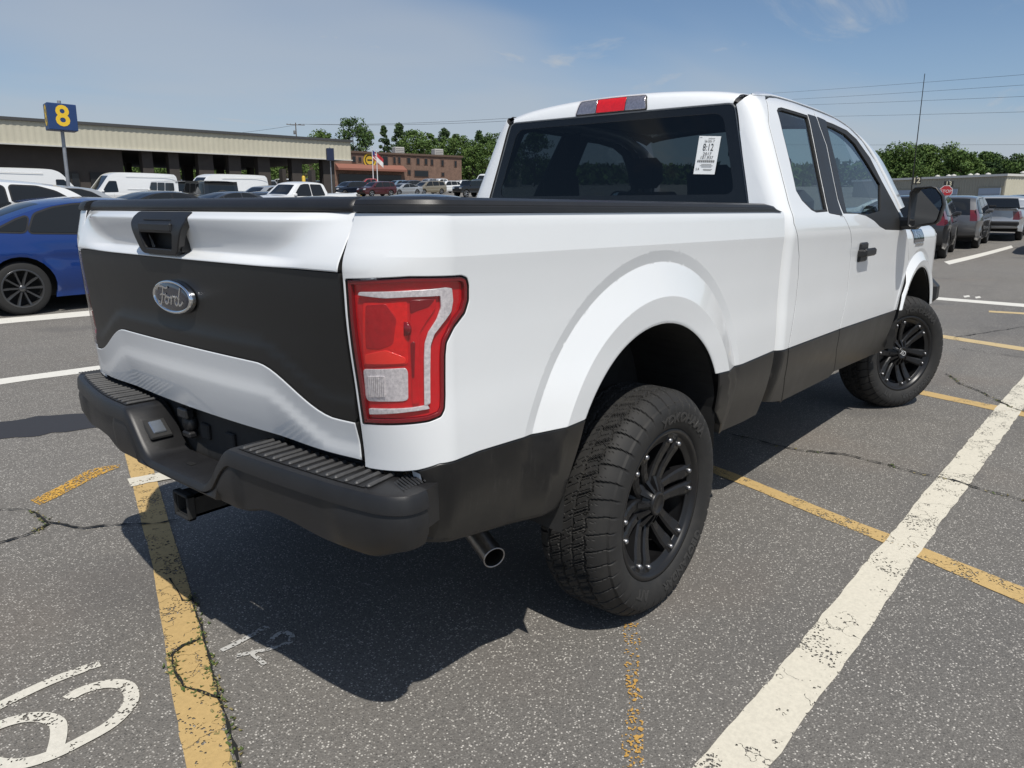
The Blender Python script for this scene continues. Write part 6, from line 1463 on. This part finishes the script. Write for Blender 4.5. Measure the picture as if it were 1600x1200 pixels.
def rim_parts():
    parts = []
    # barrel and lip (outer face towards -y)
    q = MB(); prf = [(.262, -.112), (.272, -.117), (.276, -.121), (.274, -.125), (.264, -.1255), (.258, -.122), (.252, -.112), (.248, -.106), (.226, -.103), (.224, -.098), (.238, -.090), (.236, -.02), (.225, .05), (.240, .11), (.25, .115)]
    q.lathe(prf, 96); parts.append(('barrel', q, M_RIM))
    # six pairs of spokes
    for g in range(6):
        ga = R_(10+60*g)
        for sd in (-1, 1):
            q = MB()
            stn = [(.040, -.074, .015, .045), (.085, -.074, .017, .050), (.13, -.080, .019, .046), (.175, -.092, .0235, .038), (.205, -.104, .0255, .030), (.250, -.109, .028, .020)]
            V = []
            for r, y, hw_, dp in stn:
                cxx = sd*(.022+.015*(r/.238))*1.0
                for (ox, oy) in ((-hw_, dp), (-hw_, .006), (-hw_*.62, 0), (hw_*.62, 0), (hw_, .006), (hw_, dp)):
                    lx, lz = r, cxx+ox; V.append((lx*math.cos(ga)-lz*math.sin(ga), y+oy, lx*math.sin(ga)+lz*math.cos(ga)))
            n = 6; Fc = [(i*n+k, i*n+(k+1) % n, (i+1)*n+(k+1) % n, (i+1)*n+k) for i in range(len(stn)-1) for k in range(n)]+[tuple(range(n)), tuple(range((len(stn)-1)*n, len(stn)*n))]
            q.add(V, Fc); parts.append(('spoke', q, M_RIM))
            bq = MB(); r = .226; lz = sd*(.022+.015*(r/.238)); cx_, cz_ = r*math.cos(ga)-lz*math.sin(ga), r*math.sin(ga)+lz*math.cos(ga)
            bq.lathe([(.0100, .004), (.0100, -.002), (.008, -.0085), (.0035, -.0105), (0, -.0108)], 10, 'y', (cx_, -.108, cz_)); parts.append(('bolt', bq, M_STEEL))
    # hub with radiating fins and cap
    q = MB(); q.lathe([(.115, -.01), (.098, -.055), (.092, -.062), (.066, -.072), (.05, -.088), (.046, -.095)], 48)
    parts.append(('hub', q, M_RIM))
    q = MB()
    for k in range(12):
        a = R_(10+30*k+15); 
        V = []
        for r, y, hw_ in ((.040, -.103, .005), (.060, -.095, .0075), (.094, -.078, .012)):
            for ox, oy in ((-hw_, .02), (-hw_*.7, 0), (hw_*.7, 0), (hw_, .02)): V.append((r*math.cos(a)-ox*math.sin(a), y+oy, r*math.sin(a)+ox*math.cos(a)))
        q.add(V, [(i*4+kk, i*4+kk+1, (i+1)*4+kk+1, (i+1)*4+kk) for i in range(2) for kk in range(3)]+[(8, 9, 10, 11), (0, 1, 2, 3)])
    parts.append(('hub_fins', q, M_RIM))
    q = MB(); q.lathe([(.045, -.08), (.045, -.103), (.041, -.108), (.033, -.109), (.031, -.106), (0, -.1055)], 40); parts.append(('centre_cap', q, M_RIM))
    # drum/brake behind
    q = MB(); q.lathe([(0, .0), (.17, 0), (.175, -.01), (.175, -.03), (.09, -.032), (0, -.035)], 40); parts.append(('brake_disc', q, mat('brake_iron', (.10, .095, .09), .5, metal=.8, noise=.3, nscale=20)))
    return parts
RIM = rim_parts(); RIM_ME = []
def wheel(loc, s, steer=0.0, spin=0.0, logo=False):
    e_ = empty('wheel', loc, parent=TR); e_.rotation_euler = (0, 0, steer+(0 if s < 0 else math.pi))
    sub = link(bpy.data.objects.new('tyre', ME_TYRE), e_)
    for ml_ in ME_LET: link(bpy.data.objects.new('tyre_lettering', ml_), sub)
    global RIM_ME
    rimE = empty('rim', parent=e_); rimE.rotation_euler = (0, spin, 0)
    if not RIM_ME:
        for nm, q, m in RIM: ob = q.build(nm, m, rimE); RIM_ME.append((nm, ob.data))
    else:
        for nm, me in RIM_ME: link(bpy.data.objects.new(nm, me), rimE)
    if logo:
        V, Fc = text_geo('XD', .05); q = MB(); q.add([(v[0]*.8, -.1085, v[1]) for v in V], Fc)
        lo2 = q.build('cap_logo', M_SILV, rimE)
    return e_
YW = .852
wheel((.075, -YW, RT-.008), -1, 0, R_(3)); wheel((.075, YW, RT-.008), 1, 0, R_(20))
wheel((3.755, -YW+.01, RT-.008), -1, R_(-27), R_(24), True); wheel((3.755, YW-.01, RT-.008), 1, R_(-24), R_(-10), True)

# ================================================================ OTHER VEHICLES
M_CGLASS = mat('car_dark_glass', (.010, .012, .014), .04, spec=.6); M_CTYRE = mat('car_tyre', (.018, .018, .018), .8); M_CTRIM = mat('car_black_trim', (.014, .014, .015), .45)
M_CWELL = mat('car_underbody', (.010, .010, .010), .9); M_CRED = mat('car_tail_lamp', (.12, .006, .008), .15, coat=1.0); M_CHEAD = mat('car_head_lamp', (.55, .56, .58), .1, metal=.4, coat=1.0)
M_ALU = mat('alloy_silver', (.50, .51, .53), .3, metal=.85); M_DALU = mat('alloy_dark', (.085, .087, .092), .28, metal=.6); M_PLATE = mat('plate_white', (.65, .66, .66), .5)
def paint(name, c, metal=0.0): return mat('paint_'+name, c, rough=.30, coat=1.0, coat_rough=.03, metal=metal, spec=.4)
PNT = {'blue': paint('blue', (.006, .036, .185), .2), 'white': paint('white', (.76, .77, .77)), 'grey': paint('grey', (.105, .108, .115), .3), 'silver': paint('silver', (.42, .44, .46), .4), 'black': paint('black', (.008, .008, .009)), 'navy': paint('navy', (.012, .018, .034), .2),
       'maroon': paint('maroon', (.075, .016, .020), .2), 'red': paint('red', (.38, .02, .022)), 'gold': paint('gold', (.30, .26, .19), .4), 'slate': paint('slate', (.042, .050, .062), .3), 'paleblue': paint('paleblue', (.20, .30, .40), .3), 'sand': paint('sand', (.36, .34, .30), .2), 'graphite': paint('graphite', (.028, .029, .032), .3)}
# top: silhouette from the rear underside over the roof to the front underside; glass: silhouette spans (by x) that are glass
STY = {
 'sedan': dict(W=1.84, belt=.96, tum=.52, wb=(-1.40, 1.42), wr=.335, top=[(-2.36, .33), (-2.42, .55), (-2.40, .82), (-2.34, .98), (-2.22, 1.035), (-1.80, 1.085), (-1.40, 1.235), (-.98, 1.365), (-.55, 1.425), (-.05, 1.437), (.35, 1.405), (.62, 1.335), (1.02, 1.13), (1.26, 1.005), (1.75, .94), (2.12, .86), (2.34, .74), (2.43, .55), (2.40, .35), (2.30, .22)],
               glass=[(-1.80, -.98), (.62, 1.26)], win=[[(-1.60, 1.035), (-1.28, 1.02), (-1.20, 1.205), (-1.33, 1.165)], [(-1.24, 1.015), (-.30, .985), (-.30, 1.355), (-.62, 1.345), (-.90, 1.30), (-1.12, 1.225)], [(-.22, .983), (.85, .965), (.66, 1.10), (.38, 1.265), (.10, 1.345), (-.22, 1.362)]], tail=(.72, .95), head=(.60, .78), sill=.20),
 'suv': dict(W=1.87, belt=1.08, tum=.40, wb=(-1.36, 1.36), wr=.36, top=[(-2.20, .38), (-2.30, .55), (-2.32, .80), (-2.26, 1.10), (-2.10, 1.38), (-1.92, 1.60), (-1.70, 1.675), (-1.0, 1.705), (-.2, 1.70), (.35, 1.655), (.58, 1.60), (.95, 1.36), (1.28, 1.14), (1.80, 1.06), (2.12, .96), (2.28, .78), (2.33, .55), (2.26, .30)],
             glass=[(-2.26, -1.90), (.58, 1.28)], win=[[(-2.00, 1.17), (-1.38, 1.14), (-1.38, 1.55), (-1.66, 1.55), (-1.84, 1.46)], [(-1.30, 1.135), (-.32, 1.105), (-.32, 1.60), (-1.30, 1.59)], [(-.24, 1.10), (.92, 1.08), (.62, 1.36), (.36, 1.53), (.12, 1.60), (-.24, 1.61)]], tail=(.92, 1.28), head=(.78, .96), sill=.26),
 'van': dict(W=2.06, belt=1.25, tum=.13, wb=(-1.75, 1.95), wr=.35, top=[(-2.92, .42), (-2.98, .60), (-2.97, 1.5), (-2.92, 2.35), (-2.80, 2.58), (-2.55, 2.66), (-1.0, 2.70), (.6, 2.70), (1.05, 2.64), (1.38, 2.44), (1.75, 1.92), (2.12, 1.42), (2.45, 1.24), (2.78, 1.08), (2.93, .85), (2.98, .55), (2.92, .30)],
             glass=[(1.38, 2.12)], win=[[(.98, 1.30), (1.92, 1.26), (1.62, 1.78), (1.42, 2.05), (1.02, 2.05)]], tail=(1.0, 1.55), head=(.80, 1.05), sill=.33, lowroof=0),
 'pickup': dict(W=2.00, belt=1.22, tum=.36, wb=(-1.72, 1.88), wr=.40, top=[(-2.80, .55), (-2.88, .62), (-2.88, .80), (-2.84, 1.00), (-2.82, 1.36), (-2.76, 1.40), (-.92, 1.38), (-.86, 1.40), (-.78, 1.62), (-.70, 1.82), (-.50, 1.90), (.2, 1.93), (.72, 1.88), (.95, 1.78), (1.25, 1.52), (1.52, 1.32), (2.1, 1.25), (2.58, 1.15), (2.74, 1.0), (2.80, .75), (2.74, .48)],
                glass=[(-.86, -.70), (.95, 1.52)], win=[[(-.62, 1.30), (.14, 1.28), (.14, 1.79), (-.50, 1.78)], [(.22, 1.28), (1.22, 1.26), (.98, 1.52), (.72, 1.75), (.50, 1.80), (.22, 1.80)]], tail=(.95, 1.32), head=(.90, 1.12), sill=.40),
 'minivan': dict(W=1.98, belt=1.08, tum=.34, wb=(-1.48, 1.52), wr=.345, top=[(-2.42, .36), (-2.52, .55), (-2.50, .90), (-2.42, 1.20), (-2.25, 1.52), (-2.05, 1.68), (-1.5, 1.74), (-.2, 1.75), (.55, 1.68), (.90, 1.53), (1.35, 1.25), (1.72, 1.07), (2.15, .94), (2.42, .78), (2.52, .55), (2.44, .28)],
                 glass=[(-2.42, -2.10), (.90, 1.72)], win=[[(-2.12, 1.17), (-1.20, 1.13), (-1.20, 1.58), (-1.95, 1.55)], [(-1.10, 1.13), (-.10, 1.10), (-.10, 1.62), (-1.10, 1.60)], [(0., 1.10), (1.22, 1.08), (.92, 1.32), (.60, 1.55), (.36, 1.62), (0., 1.63)]], tail=(.88, 1.30), head=(.72, .92), sill=.24),
 'jeep': dict(W=1.86, belt=1.22, tum=.10, wb=(-1.22, 1.28), wr=.42, top=[(-2.02, .62), (-2.08, .70), (-2.08, 1.15), (-2.06, 1.25), (-2.00, 1.78), (-1.90, 1.86), (-.5, 1.88), (.45, 1.86), (.55, 1.82), (.72, 1.50), (.86, 1.28), (1.4, 1.25), (1.90, 1.20), (1.98, 1.05), (2.02, .72), (1.96, .58)],
              glass=[(-2.06, -2.00), (.55, .86)], win=[[(-1.92, 1.30), (-1.10, 1.30), (-1.10, 1.72), (-1.86, 1.72)], [(-1.00, 1.30), (-.25, 1.30), (-.25, 1.73), (-1.00, 1.73)], [(-.15, 1.30), (.68, 1.30), (.50, 1.70), (.42, 1.74), (-.15, 1.74)]], tail=(.95, 1.20), head=(.90, 1.10), sill=.50),
}
WCACHE = {}; CCACHE = {}
def car_wheel_meshes(wr, style):
    key = (wr, style)
    if key in WCACHE: return WCACHE[key]
    t_ = MB(); wd = .11; t_.lathe([(wr*.70, -wd), (wr*.90, -wd*1.02), (wr*.97, -wd*.86), (wr, -wd*.5), (wr, wd*.5), (wr*.97, wd*.86), (wr*.90, wd), (wr*.68, wd)], 40)
    tm = t_.build('tyre', M_CTYRE); tm_ = tm.data; bpy.data.objects.remove(tm)
    q = MB(); rm = M_ALU if style == 'silver' else M_DALU
    q.lathe([(wr*.71, -wd*.96), (wr*.725, -wd*1.0), (wr*.69, -wd*1.0), (wr*.66, -wd*.85), (wr*.65, -wd*.2), (0, -wd*.15)], 36, m=1); n = 5 if style == 'silver' else 10
    q.lathe([(wr*.725, -wd*.98), (wr*.715, -wd*1.03), (wr*.66, -wd*.98)], 36)
    for k in range(n):
        a = 2*math.pi*k/n; hw = wr*(.085 if n == 5 else .040); V = []
        for r, y, f in ((wr*.06, -wd*.80, 1.1), (wr*.40, -wd*.82, 1.0), (wr*.69, -wd*.95, 1.3)):
            for ox, oy in ((-hw*f, .03), (-hw*f*.7, 0), (hw*f*.7, 0), (hw*f, .03)): V.append((r*math.cos(a)-ox*math.sin(a), y+oy, r*math.sin(a)+ox*math.cos(a)))
        q.add(V, [(i*4+j, i*4+j+1, (i+1)*4+j+1, (i+1)*4+j) for i in range(2) for j in range(3)])
    q.lathe([(wr*.13, -wd*.80), (wr*.12, -wd*.90), (0, -wd*.92)], 16)
    rmo = q.build('rim', [rm, M_CWELL]); rm_ = rmo.data; bpy.data.objects.remove(rmo)
    WCACHE[key] = (tm_, rm_); return WCACHE[key]
def car_meshes(style, col, detail=1, sc=None):
    key = (style, col, detail, sc)
    if key in CCACHE: return CCACHE[key]
    S_ = STY[style]; body = PNT[col]; L2 = max(abs(S_['top'][0][0]), abs(S_['top'][-1][0]))+.08; W2 = S_['W']/2; crown = .045 if style not in ('van', 'jeep') else .03
    zmax = max(p[1] for p in S_['top']); hsc = (sc/zmax) if sc else 1.0
    def Y(x, z):
        x = np.asarray(x, float); z = np.asarray(z, float)
        pl = W2*(1-.14*np.clip((np.abs(x)-.55*L2)/(.45*L2), 0, 1)**2.6)
        y = pl-S_['tum']*np.clip(z-S_['belt'], 0, None)**1.1*(1.0)-.03*np.clip((z-S_['belt']+.18)/.18, 0, 1)**2
        y = y-.05*np.clip((.55-z)/.3, 0, 1)**2-.012*np.exp(-((z-.72)/.12)**2)+.008*np.exp(-((z-S_['belt']+.2)/.05)**2)
        for ax in S_['wb']: y = y+.022*np.exp(-((np.hypot(x-ax, z-S_['wr'])-S_['wr']-.08)/.10)**2)*(z < S_['belt'])
        return y
    def Sd(uv):
        uv = np.atleast_2d(uv); return np.stack([uv[:, 0], -Y(uv[:, 0], uv[:, 1]), uv[:, 1]*hsc], 1)
    top = smooth_line(np.array(S_['top']), len(S_['top'])*(5 if detail else 3)); t_ = np.gradient(top, axis=0); t_ /= np.linalg.norm(t_, axis=1)[:, None]+1e-9; nn = np.stack([-t_[:, 1], t_[:, 0]], 1)
    edge = top-nn*crown
    # side outline with arch openings along the sill
    sill = S_['sill']; lowline = []
    xs_front = edge[-1]; lowline.append((xs_front[0]-.05, sill+.03))
    for ax in sorted(S_['wb'], reverse=True):
        r = S_['wr']+.055; za = S_['wr']; a0 = math.asin(max(-1, min(1, (sill-za)/r)))
        for k in range(17): th = a0+(math.pi-2*a0)*k/16; lowline.append((ax+r*math.cos(th), za+r*math.sin(th)))
    lowline.append((edge[0][0]+.05, sill+.06))
    outl = np.vstack([edge, lowline]); M = []
    hh = .07 if detail else .12
    for s in (-1, 1):
        Sx = Sd if s < 0 else mir(Sd)
        M.append(('body_side', panel('body_side', [outl], Sx, body, None, (0, s, 0), h=hh, he=.06, depth=.03, hem=0, as_data=True)))
        for wpoly in S_['win']:
            wl = round_poly(wpoly, .05, 4)
            M.append(('window_trim', panel('window_trim', [inset(resample(wl, .05), -.022)], Sx, M_CTRIM, None, (0, s, 0), h=.12, he=.07, depth=.006, hem=0, offset=.003, as_data=True)))
            M.append(('window', panel('window', [resample(wl, .06)], Sx, M_CGLASS, None, (0, s, 0), h=.12, he=.07, depth=.004, hem=0, offset=.006, as_data=True)))
        # lamps on the corners
        xe = edge[:, 0].min()+.02; z0, z1 = S_['tail']
        xr = np.interp(z0, np.array([p[1] for p in edge[:len(edge)//4]]), np.array([p[0] for p in edge[:len(edge)//4]])); tlp = np.array([(xr+.02, z0), (xr+.30, z0+.06), (xr+.22, z1), (xr+.05+.05*(z1-z0), z1)])
        if detail: M.append(('tail_light', panel('tail_light', [tlp], Sx, M_CRED, None, (0, s, 0), h=.1, he=.05, depth=.01, hem=.002, offset=.008, as_data=True)))
        if detail:
            zb2 = S_['belt']
            for hx_ in ((-.62, .26) if style in ('sedan', 'suv', 'minivan') else (.32,)):
                q = MB(); yh = float(Y(hx_, zb2-.13)); q.box((hx_, s*(yh+.018), (zb2-.13)*hsc), (.22, .030, .035), bev=.012); q.box((hx_-.09, s*(yh+.004), (zb2-.13)*hsc), (.03, .03, .03)); q.box((hx_+.09, s*(yh+.004), (zb2-.13)*hsc), (.03, .03, .03)); o = q.build('door_handle', body); M.append(('door_handle', o.data)); bpy.data.objects.remove(o)
            sx_ = [w[0] for w in S_['win']][0]
            for xs0 in ([-.26, .92] if style in ('sedan', 'suv', 'minivan') else [.17, 1.25]):
                Lx = np.array([(xs0-.02, sill+.08), (xs0-.004, zb2-.25), (xs0+.0, zb2+.005)]); V2, F2 = stroke_geo(resample(Lx, .06, False), .006); q = MB(); P = Sx(V2); P[:, 1] += s*.0022; q.add(P, F2); o = q.build('door_seam', M_CWELL); M.append(('door_seam', o.data)); bpy.data.objects.remove(o)
        q = MB(); mx_ = S_['win'][-1][1][0]-.02; q.box((mx_, s*(W2-.02), (S_['belt']+.09)*hsc), (.14, .20, .13), bev=.035); o = q.build('mirror', body if col not in ('white',) else body); M.append(('mirror', o.data)); bpy.data.objects.remove(o)
    # top ribbon
    cols_ = 9; V = []; 
    for (x, z), (nx, nz), (ex, ez) in zip(top, nn, edge):
        ye = float(Y(ex, ez))
        for j in range(cols_):
            t = -1+2*j/(cols_-1); d = crown*abs(t)**3.2; V.append((x-nx*d-0*t, ye*np.sign(t)*abs(t)**.9, (z-nz*d)*hsc))
    Fc = []; FM = []
    for i in range(len(top)-1):
        xm = (top[i][0]+top[i+1][0])/2; zm = (top[i][1]+top[i+1][1])/2; g = any(a < xm < b for a, b in S_['glass']) and zm > S_['belt']-.1
        for j in range(cols_-1):
            Fc.append((i*cols_+j, i*cols_+j+1, (i+1)*cols_+j+1, (i+1)*cols_+j)); z0, z1 = S_['tail']; rear = xm < edge[:, 0].min()+.35; front = xm > edge[:, 0].max()-.30
            mi = 0
            if g and 0 < j < cols_-2: mi = 1
            elif rear and (j in (0, cols_-2)) and z0 < zm < z1: mi = 2
            elif front and (j in (0, 1, cols_-2, cols_-3)) and S_['head'][0] < zm < S_['head'][1]: mi = 3
            elif (rear or front) and zm < .45 and style != 'van': mi = 4
            elif front and 2 < j < cols_-3 and S_['head'][0]-.2 < zm < S_['head'][1]-.08: mi = 4
            elif rear and 3 <= j <= 4 and .70 < zm < .82: mi = 5
            FM.append(mi)
    M.append(('body_top', mesh_data('body_top', V, Fc, [body, M_CGLASS, M_CRED, M_CHEAD, M_CTRIM, M_PLATE], True, FM)))
    q = MB(); q.box((0, 0, (sill+S_['belt'])*.5*hsc-.02), (2*L2-.5, 2*W2-.36, (S_['belt']-sill)*hsc-.06)); o = q.build('underbody', M_CWELL); M.append(('underbody', o.data)); bpy.data.objects.remove(o)
    if style == 'van':
        q = MB()
        for s in (-1, 1):
            for zz_ in (.75, 1.30, 2.10): q.box((-1.2, s*(float(Y(-1.2, zz_))+.004), zz_), (3.2, .02, .03), bev=.006)
        o = q.build('side_moulding', body); M.append(('side_moulding', o.data)); bpy.data.objects.remove(o)
    if style in ('pickup',):
        q = MB(); q.box((-2.87, 0, 1.28), (.04, .22, .07), bev=.01); o = q.build('tailgate_handle', M_CTRIM); M.append(('tailgate_handle', o.data)); bpy.data.objects.remove(o)
        q = MB(); q.box((-2.86, 0, .66), (.16, 1.8, .16), bev=.04); o = q.build('bumper', M_CTRIM); M.append(('bumper', o.data)); bpy.data.objects.remove(o)
    if style == 'jeep':
        q = MB(); q.lathe([(.15, -.12), (.40, -.12), (.42, 0), (.40, .1), (0, .1)], 24, 'x'); q.xf(Matrix.Translation((-2.17, 0, 1.05))); o = q.build('spare_wheel', M_CTYRE); M.append(('spare_wheel', o.data)); bpy.data.objects.remove(o)
    CCACHE[key] = M; return M
CN = {'sedan': 'sedan', 'suv': 'sport_utility', 'van': 'cargo_van', 'pickup': 'small_pickup', 'minivan': 'minivan', 'jeep': 'off_roader'}
def car(style, col, p, heading, label, cat, group=None, detail=1, rims='silver', hgt=None):
    e_ = empty(CN[style], p, heading); tag(e_, label, cat, group)
    for nm, me in car_meshes(style, col, detail, hgt): link(bpy.data.objects.new(nm, me), e_)
    S_ = STY[style]; tm, rm = car_wheel_meshes(S_['wr'], rims)
    for ax in S_['wb']:
        for s in (-1, 1):
            w_ = empty('wheel', (ax, s*(S_['W']/2-.125), S_['wr']), 0 if s < 0 else math.pi, e_); link(bpy.data.objects.new('tyre', tm), w_); link(bpy.data.objects.new('rim', rm), w_)
    # tilt with the slope
    h = .8; gx_ = float(ground_z(p[0]+h, p[1])-ground_z(p[0]-h, p[1]))/(2*h); gy_ = float(ground_z(p[0], p[1]+h)-ground_z(p[0], p[1]-h))/(2*h)
    upv = Vector((-gx_, -gy_, 1)).normalized(); e_.rotation_mode = 'QUATERNION'
    e_.rotation_quaternion = Vector((0, 0, 1)).rotation_difference(upv)@Matrix.Rotation(heading, 4, 'Z').to_quaternion()
    return e_
def side_car(style, col, u0, u1, D, heading, label, cat, group=None, detail=0, rims='silver', hgt=None):
    p = at_dist((u0+u1)/2, D); return car(style, col, p, heading, label, cat, group, detail, rims, hgt)
# the blue sedan across the aisle
bw = on_ground(33, 491)
blue = car('sedan', 'blue', np.array([bw[0]+1.40, bw[1]+.80, float(ground_z(bw[0]+1.4, bw[1]+.8))]), R_(1.5), 'deep blue sedan with dark alloy wheels across the aisle', 'car', None, 1, 'dark', 1.44)
q = MB(); q.box((-2.26, 0, 1.075), (.20, 1.30, .03), bev=.012); q.build('boot_spoiler', PNT['blue'], blue)
p = at_dist(18, 14.0); car('suv', 'white', p, R_(2), 'white crossover parked just behind the blue sedan', 'car', None, 1, 'dark', 1.66)
p = at_dist(100, 21.5); car('suv', 'silver', p, R_(2), 'silver-grey crossover between the white crossover and the white vans', 'car', None, 1, 'silver', 1.58)
V0 = 52
car('van', 'white', at_dist(50, 49), R_(4), 'white high-roof van behind the leaning number 8 sign post', 'van', None, 1, 'silver', 2.35)
car('van', 'white', at_dist(204, 56), R_(176), 'white cargo van with its nose towards the number 8 sign', 'van', None, 1, 'silver', 2.35)
car('van', 'white', at_dist(350, 54), R_(178), 'white cargo van parked in front of the canopy piers', 'van', None, 1, 'silver', 2.35)
car('jeep', 'white', at_dist(267, 52), R_(95), 'white boxy off-roader between the two cargo vans', 'car', None, 0)
for u0, u1, D, st, c, hd, lab in ((250, 275, 30, 'sedan', 'black', 5, 'low black sedan showing behind the tailgate handle'), (300, 352, 40, 'jeep', 'black', 80, 'black open-top off-roader before the white cargo van'), (350, 392, 36, 'sedan', 'slate', 4, 'slate sedan roof just above the tailgate cap'),
                                 (404, 432, 46, 'suv', 'silver', 185, 'silver crossover beside the white pickup'), (410, 440, 40, 'sedan', 'navy', 20, 'navy sedan in front of the silver crossover'), (435, 512, 39, 'pickup', 'white', 184, 'white crew-cab pickup before the canopy end')):
    side_car(st, c, u0, u1, D, R_(hd), lab, 'car' if st != 'pickup' else 'pickup truck')
p = at_dist(655, 16.5); car('sedan', 'graphite', np.array([p[0], p[1], p[2]]), R_(182), 'graphite sedan whose roof shows over the truck bed rail', 'car', None, 1, 'dark', 1.58)
p = at_dist(500, 19.5); car('sedan', 'black', p, R_(178), 'black sedan with its windscreen showing over the tailgate cap', 'car', None, 1, 'dark', 1.46)
# row before the brick building
for u0, u1, D, st, c, hd, lab in ((526, 570, 92, 'suv', 'navy', 178, 'navy large SUV beyond the yellow bollards'), (568, 612, 90, 'suv', 'maroon', 176, 'maroon SUV parked near the flagpoles'), (614, 650, 96, 'sedan', 'silver', 176, 'silver sedan beside the maroon SUV'), (650, 690, 101, 'minivan', 'gold', 176, 'gold minivan in the row before the brick building'),
                                 (684, 712, 108, 'suv', 'white', 175, 'white SUV beside the gold minivan'), (712, 758, 88, 'jeep', 'black', 172, 'black boxy off-roader with big tyres near the cab'), (570, 594, 118, 'pickup', 'red', 150, 'red pickup below the flags'), (612, 634, 116, 'suv', 'paleblue', 175, 'pale blue SUV behind the silver sedan'),
                                 (630, 650, 114, 'suv', 'slate', 178, 'slate SUV behind the gold minivan'), (662, 686, 122, 'pickup', 'silver', 172, 'silver pickup close to the brick wall'), (676, 704, 124, 'pickup', 'white', 174, 'white pickup close to the brick wall'), (708, 734, 126, 'suv', 'white', 176, 'white SUV before the tan shed'), (736, 764, 112, 'pickup', 'graphite', 174, 'dark pickup before the tan shed door'), (750, 775, 128, 'van', 'white', 176, 'white van half hidden by the truck cab')):
    side_car(st, c, u0, u1, D, R_(hd), lab, 'car' if st not in ('pickup', 'van') else ('pickup truck' if st == 'pickup' else 'van'))
gC = 'cars parked beyond the canopy'
rc = random.Random(4); labs = {}
for k, u in enumerate(range(212, 500, 11)):
    st = rc.choice(['sedan', 'suv', 'suv', 'pickup']); c = rc.choice(['white', 'white', 'silver', 'black', 'slate', 'sand']); D = 108+rc.uniform(-6, 6)
    side_car(st, c, u, u+8, D, R_(rc.choice([90, 95, 178, 85])), '%s %s parked beyond the canopy piers' % ({'sand': 'beige', 'graphite': 'dark'}.get(c, c), {'sedan': 'sedan', 'suv': 'SUV', 'pickup': 'pickup'}[st]), 'car', '%s %s beyond the canopy' % (c, {'sedan': 'sedans', 'suv': 'SUVs', 'pickup': 'pickups'}[st]))
# vehicles on the right, all pointing away
def wheel_at(u, v, dx, dy):
    p = on_ground(u, v); x, y = p[0]+dx, p[1]+dy; return np.array([x, y, float(ground_z(x, y))])
car('suv', 'graphite', wheel_at(1489, 396, -.9, .86), R_(6), 'dark grey SUV just beyond the door mirror', 'car', None, 1, 'silver', 1.74)
car('suv', 'grey', wheel_at(1522, 387.5, 1.3, .86), R_(3), 'grey crossover with tall red tail lamps beyond the dark SUV', 'car', None, 1, 'silver', 1.70)
car('pickup', 'silver', wheel_at(1592, 375, 1.6, .95), R_(2), 'silver-white pickup seen from behind near the service building', 'pickup truck', None, 1, 'dark', 1.62)
car('suv', 'black', wheel_at(1611, 397, 1.6, -.9), R_(3), 'black vehicle at the edge of the lot opposite the grey crossover', 'car', None, 1, 'dark', 1.8)
car('pickup', 'black', at_dist(1543, 47), R_(92), 'black pickup parked across behind the silver-white pickup', 'pickup truck', None, 1, 'dark', 1.45)
car('suv', 'black', at_dist(1412, 33), R_(95), 'black SUV behind the windscreen pillar of the truck', 'car', None, 1, 'dark', 1.62)
car('sedan', 'white', at_dist(1385, 40), R_(95), 'white sedan half hidden behind the truck cab', 'car', None, 0)
car('pickup', 'black', at_dist(1600, 50), R_(95), 'second black pickup beside the service building corner', 'pickup truck', None, 0, 'dark', 1.45)
